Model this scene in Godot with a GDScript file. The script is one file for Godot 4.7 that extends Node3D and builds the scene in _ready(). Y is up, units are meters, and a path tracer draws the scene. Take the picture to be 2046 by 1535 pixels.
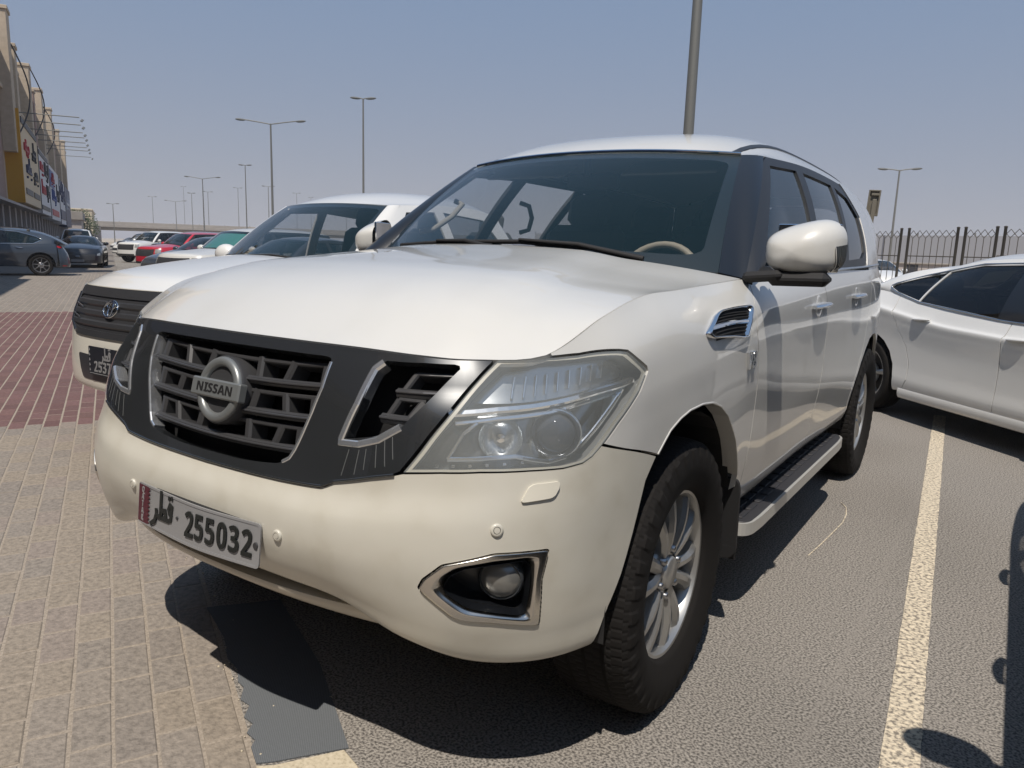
extends Node3D
# A sunlit car park: a white off-roader nose-on, more parked cars, shops and a flyover behind.
var M := {}
var rng := RandomNumberGenerator.new()

func _ready() -> void:
	rng.seed = 20240611
	# ---- camera
	var cam := Camera3D.new()
	cam.name = "camera"
	add_child(cam)
	cam.position = Vector3(1.69548, 1.34448, 2.03295)
	cam.rotation_order = EULER_ORDER_YXZ
	cam.rotation_degrees = Vector3(-10.12417, 33.82441, 1.84304)
	cam.fov = 54.42567
	cam.near = 0.02
	cam.far = 6000.0
	cam.current = true
	# ---- sky, exposure
	var we := WorldEnvironment.new()
	we.name = "environment"
	var env := Environment.new()
	env.background_mode = Environment.BG_SKY
	var sky := Sky.new()
	var sm := ProceduralSkyMaterial.new()
	sm.sky_top_color = Color(0.455, 0.56, 0.70)
	sm.sky_horizon_color = Color(0.685, 0.685, 0.70)
	sm.sky_curve = 0.13
	sm.ground_horizon_color = Color(0.62, 0.60, 0.58)
	sm.ground_bottom_color = Color(0.42, 0.38, 0.33)
	sm.sun_angle_max = 1.0
	sky.sky_material = sm
	env.sky = sky
	env.tonemap_mode = Environment.TONE_MAPPER_LINEAR
	env.tonemap_exposure = 1.0
	env.fog_enabled = true
	env.fog_density = 0.0007
	env.fog_light_color = Color(0.69, 0.69, 0.71)
	env.sdfgi_enabled = true
	env.ssao_enabled = true
	env.ssil_enabled = true
	we.environment = env
	add_child(we)
	# ---- sun
	var sun := DirectionalLight3D.new()
	sun.name = "sun"
	add_child(sun)
	var travel := Vector3(-0.20, -1.0, -0.48).normalized()
	sun.basis = Basis.looking_at(travel, Vector3.UP)
	sun.light_energy = 1.5
	sun.light_color = Color(1.0, 0.965, 0.92)
	sun.light_angular_distance = 0.5
	sun.shadow_enabled = true
	materials()
	build_ground()
	build_patrol()
	build_rest()
# ---------------------------------------------------------------- materials
func lin(r: float, g: float, b: float) -> Color:
	return Color(r, g, b).linear_to_srgb()

func mat(c: Color, rough := 0.6, metal := 0.0) -> StandardMaterial3D:
	var m := StandardMaterial3D.new()
	m.albedo_color = c
	m.roughness = rough
	m.metallic = metal
	return m

func noise_tex(freq: float, ramp: Array, sd: int, oct := 4, size := 512, normal := false, strength := 4.0, cell := false) -> NoiseTexture2D:
	var n := FastNoiseLite.new()
	n.seed = sd
	n.noise_type = FastNoiseLite.TYPE_CELLULAR if cell else FastNoiseLite.TYPE_SIMPLEX_SMOOTH
	if cell:
		n.cellular_return_type = FastNoiseLite.RETURN_DISTANCE
		n.cellular_jitter = 1.0
		n.fractal_lacunarity = 2.3
		n.fractal_gain = 0.45
	n.frequency = freq
	n.fractal_octaves = oct
	var t := NoiseTexture2D.new()
	t.width = size
	t.height = size
	t.seamless = true
	t.invert = cell
	t.noise = n
	if normal:
		t.as_normal_map = true
		t.bump_strength = strength
	if ramp.size() > 0:
		var g := Gradient.new()
		g.offsets = PackedFloat32Array()
		var of := PackedFloat32Array()
		var co := PackedColorArray()
		for r in ramp:
			of.append(r[0])
			co.append(r[1])
		g.offsets = of
		g.colors = co
		t.color_ramp = g
	return t

func tri(m: StandardMaterial3D, s: float) -> StandardMaterial3D:
	m.uv1_triplanar = true
	m.uv1_world_triplanar = true
	m.uv1_scale = Vector3(s, s, s)
	return m

func glassm(c: Color, a: float) -> StandardMaterial3D:
	var m := mat(Color(c.r, c.g, c.b, a), 0.02)
	m.transparency = BaseMaterial3D.TRANSPARENCY_ALPHA
	m.metallic_specular = 0.5
	return m

func paint(c: Color, rough := 0.38, coat := 1.0) -> StandardMaterial3D:
	var m := mat(c, rough)
	m.clearcoat_enabled = true
	m.clearcoat = coat
	m.clearcoat_roughness = 0.04
	return m

func materials() -> void:
	M.paint = paint(lin(.60, .595, .57))
	M.bumper = paint(lin(.56, .54, .475), 0.45, 0.6)
	M.bumper.clearcoat_roughness = 0.15
	var dust := noise_tex(0.012, [[0.0, lin(.84, .82, .78)], [0.40, lin(.95, .945, .93)], [1.0, lin(1, 1, 1)]], 91, 6, 512)
	M.bumper.albedo_texture = dust
	tri(M.bumper, 0.9)
	M.paint.albedo_texture = noise_tex(0.008, [[0.0, lin(.93, .925, .91)], [0.5, lin(.985, .985, .98)], [1.0, lin(1, 1, 1)]], 92, 6, 512)
	tri(M.paint, 0.6)
	M.bumper_dirty = paint(lin(.46, .42, .35), 0.5, 0.4)
	M.washer = mat(lin(.66, .63, .54), 0.4)
	M.white_paint = paint(lin(.66, .66, .645))
	M.glass = glassm(lin(.012, .022, .022), 0.38)
	M.glass_ws = glassm(lin(.010, .038, .040), 0.22)
	M.glass_side = glassm(lin(.012, .028, .030), 0.32)
	M.glass_dark = glassm(lin(.006, .010, .011), 0.60)
	M.glass_black = glassm(Color(0.02, 0.025, 0.03), 0.88)
	M.black_gloss = paint(lin(.006, .007, .009), 0.35, 0.45)
	M.frame_dark = mat(lin(.020, .022, .026), 0.45)
	M.rubber = mat(lin(.012, .012, .013), 0.75)
	M.rubber_tread = mat(lin(.030, .030, .034), 0.55)
	M.void_black = mat(lin(.004, .004, .005), 0.8)
	M.dark_chrome = paint(lin(.040, .043, .046), 0.22)
	M.dark_chrome.metallic = 0.4
	M.grille = mat(lin(.040, .040, .042), 0.42)
	M.grille_gloss = mat(lin(.09, .09, .095), 0.2, 0.4)
	M.chrome = mat(lin(.78, .80, .82), 0.06, 1.0)
	M.chrome_soft = mat(lin(.50, .52, .54), 0.22, 1.0)
	M.satin_chrome = mat(lin(.60, .58, .54), 0.24, 1.0)
	M.satin = mat(lin(.20, .21, .21), 0.36, 0.4)
	M.trim_chrome = mat(lin(.72, .74, .76), 0.20, 0.85)
	M.steel = mat(lin(.45, .45, .45), 0.35, 1.0)
	M.plate_white = mat(lin(.30, .30, .305), 0.30, 0.25)
	M.plate_ink = mat(lin(.012, .014, .013), 0.45)
	M.maroon = mat(lin(.075, .010, .020), 0.4)
	M.lens = glassm(Color(0.86, 0.88, 0.87), 0.17)
	M.lens_edge = mat(lin(.44, .42, .35), 0.4)
	M.lamp_grey = mat(lin(.30, .31, .31), 0.3, 0.5)
	M.lamp_dark = mat(lin(.24, .26, .28), 0.22, 0.8)
	M.lamp_silver_dark = mat(lin(.42, .45, .47), 0.2, 0.9)
	M.lamp_chrome = mat(lin(.88, .89, .90), 0.16, 1.0)
	M.lamp_blue = mat(lin(.45, .56, .64), 0.2, 0.7)
	M.signal_clear = mat(lin(.10, .11, .12), 0.12, 0.3)
	M.streak = mat(lin(.10, .105, .105), 0.7)
	M.proj_glass = mat(lin(.05, .06, .08), 0.03, 0.2)
	M.fog_glass = mat(lin(.22, .22, .21), 0.25, 0.5)
	M.alloy = mat(lin(.42, .42, .41), 0.34, 0.75)
	M.alloy_dark = mat(lin(.30, .30, .31), 0.3, 0.8)
	M.brake = mat(lin(.06, .055, .05), 0.6, 0.4)
	M.tyre = mat(lin(.013, .012, .0115), 0.85)
	M.tyre.metallic_specular = 0.3
	M.board_silver = mat(lin(.52, .52, .50), 0.35, 0.4)
	M.liner = mat(lin(.30, .29, .26), 0.9)
	M.trim_dark = mat(lin(.03, .03, .032), 0.7)
	M.seat = mat(lin(.06, .058, .055), 0.8)
	M.dash = mat(lin(.05, .048, .046), 0.7)
	M.wheel_leather = mat(lin(.34, .31, .25), 0.5)
	more_materials()
# ---------------------------------------------------------------- mesh collecting
class MB:
	var v := PackedVector3Array()
	var n := PackedVector3Array()
	var uv := PackedVector2Array()
	func tri(a: Vector3, b: Vector3, c: Vector3, na: Vector3, nb: Vector3, nc: Vector3, ua := Vector2.ZERO, ub := Vector2.ZERO, uc := Vector2.ZERO) -> void:
		var g := (b - a).cross(c - a)
		if g.length_squared() < 1e-18:
			return
		if g.dot(na + nb + nc) > 0.0:
			v.append(a); v.append(c); v.append(b)
			n.append(na); n.append(nc); n.append(nb)
			uv.append(ua); uv.append(uc); uv.append(ub)
		else:
			v.append(a); v.append(b); v.append(c)
			n.append(na); n.append(nb); n.append(nc)
			uv.append(ua); uv.append(ub); uv.append(uc)
	func quad(a: Vector3, b: Vector3, c: Vector3, d: Vector3, hint: Vector3) -> void:
		var g := (b - a).cross(c - a)
		if g.length_squared() < 1e-16:
			g = (c - a).cross(d - a)
		g = g.normalized()
		if g.dot(hint) < 0.0:
			g = -g
		tri(a, b, c, g, g, g)
		tri(a, c, d, g, g, g)
	func squad(a: Vector3, b: Vector3, c: Vector3, d: Vector3, na: Vector3, nb: Vector3, nc: Vector3, nd: Vector3) -> void:
		tri(a, b, c, na, nb, nc)
		tri(a, c, d, na, nc, nd)
	# chamfered box
	func box(x: Transform3D, s: Vector3, ch := 0.0) -> void:
		var h := s * 0.5
		var e: float = min(ch, min(h.x, min(h.y, h.z)) * 0.95)
		for ax in 3:
			var a1 := (ax + 1) % 3
			var a2 := (ax + 2) % 3
			for sg in [-1.0, 1.0]:
				var q := []
				for k in [[-1.0, -1.0], [1.0, -1.0], [1.0, 1.0], [-1.0, 1.0]]:
					var p := Vector3.ZERO
					p[ax] = h[ax] * sg
					p[a1] = (h[a1] - e) * k[0]
					p[a2] = (h[a2] - e) * k[1]
					q.append(x * p)
				var hn := Vector3.ZERO
				hn[ax] = sg
				quad(q[0], q[1], q[2], q[3], x.basis * hn)
		if e <= 0.0:
			return
		for ax in 3:
			var a1 := (ax + 1) % 3
			var a2 := (ax + 2) % 3
			for s1 in [-1.0, 1.0]:
				for s2 in [-1.0, 1.0]:
					var q := []
					for k in [[-1.0, 0], [1.0, 0], [1.0, 1], [-1.0, 1]]:
						var p := Vector3.ZERO
						p[ax] = (h[ax] - e) * k[0]
						p[a1] = (h[a1] - (0.0 if k[1] == 0 else e)) * s1
						p[a2] = (h[a2] - (e if k[1] == 0 else 0.0)) * s2
						q.append(x * p)
					var hn := Vector3.ZERO
					hn[a1] = s1
					hn[a2] = s2
					quad(q[0], q[1], q[2], q[3], x.basis * hn)
		for s1 in [-1.0, 1.0]:
			for s2 in [-1.0, 1.0]:
				for s3 in [-1.0, 1.0]:
					var sg := Vector3(s1, s2, s3)
					var p1 := x * (Vector3(h.x, h.y - e, h.z - e) * sg)
					var p2 := x * (Vector3(h.x - e, h.y, h.z - e) * sg)
					var p3 := x * (Vector3(h.x - e, h.y - e, h.z) * sg)
					quad(p1, p2, p3, p3, x.basis * sg)
	# tube along points; radius per point (float or array)
	func tube(pts: Array, rad, sides := 8, caps := true, flat := Vector2.ONE) -> void:
		var m := pts.size()
		var rings := []
		var norms := []
		var up := Vector3.UP
		var prevx := Vector3.ZERO
		for i in m:
			var t: Vector3 = ((pts[min(i + 1, m - 1)] as Vector3) - (pts[max(i - 1, 0)] as Vector3)).normalized()
			var xa: Vector3
			if i == 0:
				xa = t.cross(Vector3.UP)
				if xa.length() < 0.1:
					xa = t.cross(Vector3.FORWARD)
				xa = xa.normalized()
			else:
				xa = (prevx - t * prevx.dot(t)).normalized()
			prevx = xa
			var ya := t.cross(xa).normalized()
			var r: float = rad[i] if rad is Array else rad
			var ring := PackedVector3Array()
			var nn := PackedVector3Array()
			for k in sides:
				var a := TAU * (k + 0.5) / sides
				var dirv := xa * cos(a) * flat.x + ya * sin(a) * flat.y
				ring.append((pts[i] as Vector3) + dirv * r)
				nn.append((xa * cos(a) / flat.x + ya * sin(a) / flat.y).normalized())
			rings.append(ring)
			norms.append(nn)
		for i in m - 1:
			for k in sides:
				var k2 := (k + 1) % sides
				squad(rings[i][k], rings[i][k2], rings[i + 1][k2], rings[i + 1][k], norms[i][k], norms[i][k2], norms[i + 1][k2], norms[i + 1][k])
		if caps:
			for e in [0, m - 1]:
				var t: Vector3 = ((pts[1] as Vector3) - (pts[0] as Vector3)).normalized() * -1.0 if e == 0 else ((pts[m - 1] as Vector3) - (pts[m - 2] as Vector3)).normalized()
				for k in range(1, sides - 1):
					tri(rings[e][0], rings[e][k], rings[e][k + 1], t, t, t)
	# profile: array of Vector2(radius, height along local y); smooth shading unless a point repeats
	func lathe(x: Transform3D, prof: Array, segs := 24, a0 := 0.0, a1 := TAU) -> void:
		var m := prof.size()
		var pn := []
		for i in m - 1:
			var d: Vector2 = (prof[i + 1] as Vector2) - (prof[i] as Vector2)
			pn.append(Vector2(d.y, -d.x).normalized())
		for i in m - 1:
			var p: Vector2 = prof[i]
			var q: Vector2 = prof[i + 1]
			if p.is_equal_approx(q):
				continue
			var n0: Vector2 = pn[i]
			var n1: Vector2 = pn[i]
			if i > 0 and (pn[i - 1] as Vector2).dot(pn[i]) > 0.6:
				n0 = ((pn[i - 1] as Vector2) + pn[i]).normalized()
			if i < m - 2 and (pn[i + 1] as Vector2).dot(pn[i]) > 0.6:
				n1 = ((pn[i + 1] as Vector2) + pn[i]).normalized()
			for k in segs:
				var b0 := a0 + (a1 - a0) * k / segs
				var b1 := a0 + (a1 - a0) * (k + 1) / segs
				var d0 := Vector3(cos(b0), 0, sin(b0))
				var d1 := Vector3(cos(b1), 0, sin(b1))
				var Y := Vector3.UP
				squad(x * (d0 * p.x + Y * p.y), x * (d1 * p.x + Y * p.y), x * (d1 * q.x + Y * q.y), x * (d0 * q.x + Y * q.y),
					(x.basis * (d0 * n0.x + Y * n0.y)).normalized(), (x.basis * (d1 * n0.x + Y * n0.y)).normalized(), (x.basis * (d1 * n1.x + Y * n1.y)).normalized(), (x.basis * (d0 * n1.x + Y * n1.y)).normalized())
	# polygon in local xy, extruded along local z from z0 to z1 (front z1), with a chamfer on the front edge
	func prism(x: Transform3D, poly: PackedVector2Array, z0: float, z1: float, ch := 0.0, back := true) -> void:
		var pg := poly
		if Geometry2D.is_polygon_clockwise(pg):
			pg = pg.duplicate()
			pg.reverse()
		var front := pg
		if ch > 0.0:
			var ins := Geometry2D.offset_polygon(pg, -ch, Geometry2D.JOIN_MITER)
			if ins.size() == 1 and ins[0].size() == pg.size():
				front = ins[0]
				if Geometry2D.is_polygon_clockwise(front):
					front.reverse()
				# align start
				var best := 0
				for i in front.size():
					if front[i].distance_squared_to(pg[0]) < front[best].distance_squared_to(pg[0]):
						best = i
				var f2 := PackedVector2Array()
				for i in front.size():
					f2.append(front[(i + best) % front.size()])
				front = f2
			else:
				ch = 0.0
		var zc := z1 - ch * signf(z1 - z0)
		var N := x.basis * Vector3(0, 0, signf(z1 - z0))
		var idx := Geometry2D.triangulate_polygon(front)
		for i in range(0, idx.size(), 3):
			tri(x * V(front[idx[i]], z1), x * V(front[idx[i + 1]], z1), x * V(front[idx[i + 2]], z1), N, N, N)
		if back:
			idx = Geometry2D.triangulate_polygon(pg)
			for i in range(0, idx.size(), 3):
				tri(x * V(pg[idx[i]], z0), x * V(pg[idx[i + 1]], z0), x * V(pg[idx[i + 2]], z0), -N, -N, -N)
		for i in pg.size():
			var j := (i + 1) % pg.size()
			var e := pg[j] - pg[i]
			var hn := x.basis * Vector3(e.y, -e.x, 0)
			quad(x * V(pg[i], z0), x * V(pg[j], z0), x * V(pg[j], zc), x * V(pg[i], zc), hn)
			if ch > 0.0:
				quad(x * V(pg[i], zc), x * V(pg[j], zc), x * V(front[j], z1), x * V(front[i], z1), hn.normalized() + N)
	func V(p: Vector2, z: float) -> Vector3:
		return Vector3(p.x, p.y, z)
	# grid over a callable f(a,b) -> Vector3 on [a0,a1]x[b0,b1]
	func patch(f: Callable, a0: float, a1: float, na: int, b0: float, b1: float, nb: int, side := 1.0, off := 0.0) -> void:
		var P := []
		var N := []
		var ea := (a1 - a0) * 0.003
		var eb := (b1 - b0) * 0.003
		for i in na + 1:
			var rp := PackedVector3Array()
			var rn := PackedVector3Array()
			for j in nb + 1:
				var a := a0 + (a1 - a0) * i / na
				var b := b0 + (b1 - b0) * j / nb
				var p: Vector3 = f.call(a, b)
				var sa := ea if i < na else -ea
				var sb := eb if j < nb else -eb
				var du: Vector3 = ((f.call(a + sa, b) as Vector3) - p) / sa
				var dv: Vector3 = ((f.call(a, b + sb) as Vector3) - p) / sb
				var nn := du.cross(dv).normalized() * side
				rp.append(p + nn * off)
				rn.append(nn)
			P.append(rp)
			N.append(rn)
		for i in na:
			for j in nb:
				squad(P[i][j], P[i + 1][j], P[i + 1][j + 1], P[i][j + 1], N[i][j], N[i + 1][j], N[i + 1][j + 1], N[i][j + 1])
	func sphere(x: Transform3D, r: Vector3, segs := 12, rings := 8) -> void:
		for i in rings:
			var t0 := PI * i / rings - PI / 2
			var t1 := PI * (i + 1) / rings - PI / 2
			for k in segs:
				var a0 := TAU * k / segs
				var a1 := TAU * (k + 1) / segs
				var d := [Vector3(cos(t0) * cos(a0), sin(t0), cos(t0) * sin(a0)), Vector3(cos(t0) * cos(a1), sin(t0), cos(t0) * sin(a1)), Vector3(cos(t1) * cos(a1), sin(t1), cos(t1) * sin(a1)), Vector3(cos(t1) * cos(a0), sin(t1), cos(t1) * sin(a0))]
				var nn := []
				for q in d:
					nn.append((x.basis * ((q as Vector3) / r)).normalized())
				squad(x * (d[0] * r), x * (d[1] * r), x * (d[2] * r), x * (d[3] * r), nn[0], nn[1], nn[2], nn[3])
	func stroke(x: Transform3D, pts: Array, w: float, z0: float, z1: float) -> void:
		for i in pts.size() - 1:
			var a: Vector2 = pts[i]
			var b: Vector2 = pts[i + 1]
			var t := (b - a).normalized() * w * 0.5
			var s := Vector2(-t.y, t.x)
			prism(x, PackedVector2Array([a - t * 0.6 + s, a - t * 0.6 - s, b + t * 0.6 - s, b + t * 0.6 + s]), z0, z1 + 0.00002 * i, 0.0, false)
	func empty() -> bool:
		return v.is_empty()
	func mesh() -> ArrayMesh:
		var arr := []
		arr.resize(Mesh.ARRAY_MAX)
		arr[Mesh.ARRAY_VERTEX] = v
		arr[Mesh.ARRAY_NORMAL] = n
		arr[Mesh.ARRAY_TEX_UV] = uv
		var m := ArrayMesh.new()
		if v.size() > 0:
			m.add_surface_from_arrays(Mesh.PRIMITIVE_TRIANGLES, arr)
		return m

# ---------------------------------------------------------------- naming and placing
var taken := {}
func numbered(called: String) -> String:
	if not taken.has(called):
		taken[called] = 0
		return called
	taken[called] += 1
	return "%s_%03d" % [called, taken[called]]

func thing(called: String, label: String, category: String, at := Vector3.ZERO, yaw := 0.0, group := "") -> Node3D:
	var o := Node3D.new()
	o.name = numbered(called)
	add_child(o)
	o.position = at
	o.rotation.y = yaw
	o.set_meta("label", label)
	o.set_meta("category", category)
	if group != "":
		o.set_meta("group", group)
	return o

func tag(o: Node3D, label: String, category: String, group := "") -> Node3D:
	o.set_meta("label", label)
	o.set_meta("category", category)
	if group != "":
		o.set_meta("group", group)
	return o

func copy_of(src: Node3D, label: String, at: Vector3, yaw: float) -> Node3D:
	var base := String(src.name)
	if base.length() > 4 and base[base.length() - 4] == "_" and base.right(3).is_valid_int():
		base = base.left(base.length() - 4)
	var r: Node3D = src.duplicate()
	r.name = numbered(base)
	add_child(r)
	r.position = at
	r.rotation.y = yaw
	r.set_meta("label", label)
	return r

func part(called: String, m, mat: Material, parent: Node, x := Transform3D.IDENTITY) -> MeshInstance3D:
	var o := MeshInstance3D.new()
	o.name = called
	o.mesh = m.mesh() if m is MB else m
	o.material_override = mat
	o.transform = x
	parent.add_child(o, true)
	return o

func struct(called: String, m, mat: Material) -> MeshInstance3D:
	var o := MeshInstance3D.new()
	o.name = numbered(called)
	o.mesh = m.mesh() if m is MB else m
	o.material_override = mat
	add_child(o)
	o.set_meta("kind", "structure")
	return o

func T(p := Vector3.ZERO, r := Vector3.ZERO, s := Vector3.ONE) -> Transform3D:
	return Transform3D(Basis.from_euler(r).scaled_local(s), p)

func frame(p: Vector3, zdir: Vector3, updir := Vector3.UP) -> Transform3D:
	var z := zdir.normalized()
	var x := updir.cross(z).normalized()
	return Transform3D(Basis(x, z.cross(x), z), p)

func mirx(m: ArrayMesh) -> ArrayMesh:
	var a := m.surface_get_arrays(0)
	var v: PackedVector3Array = a[Mesh.ARRAY_VERTEX]
	var n: PackedVector3Array = a[Mesh.ARRAY_NORMAL]
	var uv: PackedVector2Array = a[Mesh.ARRAY_TEX_UV]
	var b := MB.new()
	for i in range(0, v.size(), 3):
		for k in [0, 2, 1]:
			var p := v[i + k]
			p.x = -p.x
			var q := n[i + k]
			q.x = -q.x
			b.v.append(p)
			b.n.append(q)
			b.uv.append(uv[i + k])
	return b.mesh()

func interp(keys: Array, vals: Array, k: float) -> float:
	if k <= keys[0]:
		return vals[0]
	for i in keys.size() - 1:
		if k <= keys[i + 1]:
			return lerp(float(vals[i]), float(vals[i + 1]), (k - keys[i]) / float(keys[i + 1] - keys[i]))
	return vals[-1]

func poly(a: Array) -> PackedVector2Array:
	var r := PackedVector2Array()
	for i in range(0, a.size(), 2):
		r.append(Vector2(a[i], a[i + 1]))
	return r

# round the corners of a closed polygon
func rounded(p: PackedVector2Array, r: float, k := 4) -> PackedVector2Array:
	var o := PackedVector2Array()
	var m := p.size()
	for i in m:
		var a := p[(i + m - 1) % m]
		var b := p[i]
		var c := p[(i + 1) % m]
		var ra: float = min(r, a.distance_to(b) * 0.48)
		var rc: float = min(r, c.distance_to(b) * 0.48)
		var s := b + (a - b).normalized() * ra
		var e := b + (c - b).normalized() * rc
		for j in k + 1:
			var t := float(j) / k
			o.append(s.lerp(b, t).lerp(b.lerp(e, t), t))
	return o

func rrect(w: float, h: float, r: float, k := 4) -> PackedVector2Array:
	return rounded(poly([-w / 2, -h / 2, w / 2, -h / 2, w / 2, h / 2, -w / 2, h / 2]), r, k)

func densify(p: PackedVector2Array, step: float) -> PackedVector2Array:
	var o := PackedVector2Array()
	for i in p.size():
		var a := p[i]
		var b := p[(i + 1) % p.size()]
		var k: int = max(1, int(ceil(a.distance_to(b) / step)))
		for j in k:
			o.append(a.lerp(b, float(j) / k))
	return o

# closed smooth curve through the points
func smooth2(p: PackedVector2Array, k := 4) -> PackedVector2Array:
	var o := PackedVector2Array()
	var m := p.size()
	for i in m:
		for j in k:
			o.append(p[i].cubic_interpolate(p[(i + 1) % m], p[(i + m - 1) % m], p[(i + 2) % m], float(j) / k))
	return o

func text_mesh(s: String, size: float, depth: float, bold := true, serif := false) -> TextMesh:
	var t := TextMesh.new()
	t.text = s
	var f := SystemFont.new()
	f.font_names = PackedStringArray(["Droid Serif" if serif else "Droid Sans"])
	f.font_weight = 700 if bold else 400
	t.font = f
	t.font_size = 48
	t.pixel_size = size / 35.0
	t.depth = depth
	t.curve_step = 2.0
	return t

# ---------------------------------------------------------------- trimmed panel on a parametric surface
# f(u,v) -> Vector3; outer/holes polygons in (u,v); outward normal = side * (fu x fv)
func surf_n(f: Callable, u: float, v: float, p: Vector3, hu: float, hv: float) -> Vector3:
	var du: Vector3 = (f.call(u + hu, v) as Vector3) - (f.call(u - hu, v) as Vector3)
	var dv: Vector3 = (f.call(u, v + hv) as Vector3) - (f.call(u, v - hv) as Vector3)
	return du.cross(dv).normalized()

func panel(f: Callable, outer: PackedVector2Array, holes: Array, nu: int, nv: int, side: float, skirt := 0.012, off := 0.0, lip := 0.0) -> MB:
	var mb := MB.new()
	var lo := outer[0]
	var hi := outer[0]
	for q in outer:
		lo = lo.min(q)
		hi = hi.max(q)
	var du := (hi.x - lo.x) / nu
	var dv := (hi.y - lo.y) / nv
	var step: float = min(du, dv) * 0.9
	var loops := [densify(outer, max(step, 0.02))]
	for h in holes:
		loops.append(densify(h, max(step, 0.02)))
	var mark := {}
	for L in loops:
		for i in L.size():
			var a: Vector2 = L[i]
			var b: Vector2 = L[(i + 1) % L.size()]
			for s in 7:
				var q := a.lerp(b, s / 6.0)
				var ci := int(floor((q.x - lo.x) / du))
				var cj := int(floor((q.y - lo.y) / dv))
				for di in [-1, 0, 1]:
					for dj in [-1, 0, 1]:
						mark[(ci + di) * 4096 + cj + dj] = true
	var cache := {}
	var hu := du * 0.08
	var hv := dv * 0.08
	var ev := func(q: Vector2) -> Array:
		var key := Vector2i(roundi(q.x * 20000.0), roundi(q.y * 20000.0))
		if cache.has(key):
			return cache[key]
		var p: Vector3 = f.call(q.x, q.y)
		var nn := surf_n(f, q.x, q.y, p, hu, hv) * side
		var r := [p + nn * off, nn]
		cache[key] = r
		return r
	for i in nu:
		for j in nv:
			var c0 := lo + Vector2(i * du, j * dv)
			var cell := PackedVector2Array([c0, c0 + Vector2(du, 0), c0 + Vector2(du, dv), c0 + Vector2(0, dv)])
			if not mark.has(i * 4096 + j):
				var mid := c0 + Vector2(du, dv) * 0.5
				if not Geometry2D.is_point_in_polygon(mid, loops[0]):
					continue
				var inh := false
				for h in range(1, loops.size()):
					if Geometry2D.is_point_in_polygon(mid, loops[h]):
						inh = true
				if inh:
					continue
				var e0: Array = ev.call(cell[0])
				var e1: Array = ev.call(cell[1])
				var e2: Array = ev.call(cell[2])
				var e3: Array = ev.call(cell[3])
				mb.tri(e0[0], e1[0], e2[0], e0[1], e1[1], e2[1], cell[0], cell[1], cell[2])
				mb.tri(e0[0], e2[0], e3[0], e0[1], e2[1], e3[1], cell[0], cell[2], cell[3])
			else:
				var polys = [] + Geometry2D.intersect_polygons(cell, loops[0])
				for h in range(1, loops.size()):
					var nx := []
					for pg in polys:
						for r in Geometry2D.clip_polygons(pg, loops[h]):
							nx.append(r)
					polys = nx
				for pg in polys:
					if pg.size() < 3 or Geometry2D.is_polygon_clockwise(pg):
						continue
					var idx := Geometry2D.triangulate_polygon(pg)
					for k in range(0, idx.size(), 3):
						var a: Array = ev.call(pg[idx[k]])
						var b: Array = ev.call(pg[idx[k + 1]])
						var c: Array = ev.call(pg[idx[k + 2]])
						mb.tri(a[0], b[0], c[0], a[1], b[1], c[1], pg[idx[k]], pg[idx[k + 1]], pg[idx[k + 2]])
	if skirt > 0.0:
		for L in loops:
			for i in L.size():
				var a: Array = ev.call(L[i])
				var b: Array = ev.call(L[(i + 1) % L.size()])
				var pa: Vector3 = a[0]
				var pb: Vector3 = b[0]
				var t := (pb - pa)
				if t.length() < 1e-6:
					continue
				var nn: Vector3 = ((a[1] as Vector3) + b[1]).normalized()
				var outn := t.cross(nn).normalized() * (side if not Geometry2D.is_polygon_clockwise(L) else -side)
				outn = -outn if L != loops[0] else outn
				mb.squad(pa, pb, pb - b[1] * skirt, pa - a[1] * skirt, outn, outn, outn, outn)
	return mb

# ---------------------------------------------------------------- body belt: a skin round the car from nose to tail, mirrored at x = 0
# g[k][r] control points, k along the plan from the nose centre to the tail centre, r upwards
func belt_from(plan: Array, K: Array, ys: Array, os: Array) -> Array:
	var m := plan.size()
	var g := []
	for k in m:
		var a: Vector2 = plan[k - 1] if k > 0 else Vector2(-plan[1].x, plan[1].y)
		var b: Vector2 = plan[k + 1] if k < m - 1 else Vector2(-plan[m - 2].x, plan[m - 2].y)
		var t := (b - a).normalized()
		var nn := Vector2(-t.y, t.x)
		var col := PackedVector3Array()
		for r in ys.size():
			var p: Vector2 = plan[k] + nn * interp(K, os[r], k)
			col.append(Vector3(p.x, interp(K, ys[r], k), p.y))
		g.append(col)
	return g

func belt_col(g: Array, k: int, r: int, fv: float) -> Vector3:
	var m := g.size() - 1
	var mir := 1.0
	if k < 0:
		k = -k
		mir = -1.0
	if k > m:
		k = 2 * m - k
		mir = -mir
	var c: PackedVector3Array = g[k]
	var last := c.size() - 1
	var b := c[r]
	var d := c[r + 1]
	var a := c[r - 1] if r > 0 else b * 2.0 - d
	var e := c[r + 2] if r + 2 <= last else d * 2.0 - b
	var q := b.cubic_interpolate(d, a, e, fv)
	q.x *= mir
	return q

func belt(g: Array, u: float, v: float) -> Vector3:
	var k := int(floor(u))
	var r := clampi(int(floor(v)), 0, g[0].size() - 2)
	var fu := u - k
	var fv := v - r
	return belt_col(g, k, r, fv).cubic_interpolate(belt_col(g, k + 1, r, fv), belt_col(g, k - 1, r, fv), belt_col(g, k + 2, r, fv), fu)

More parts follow.
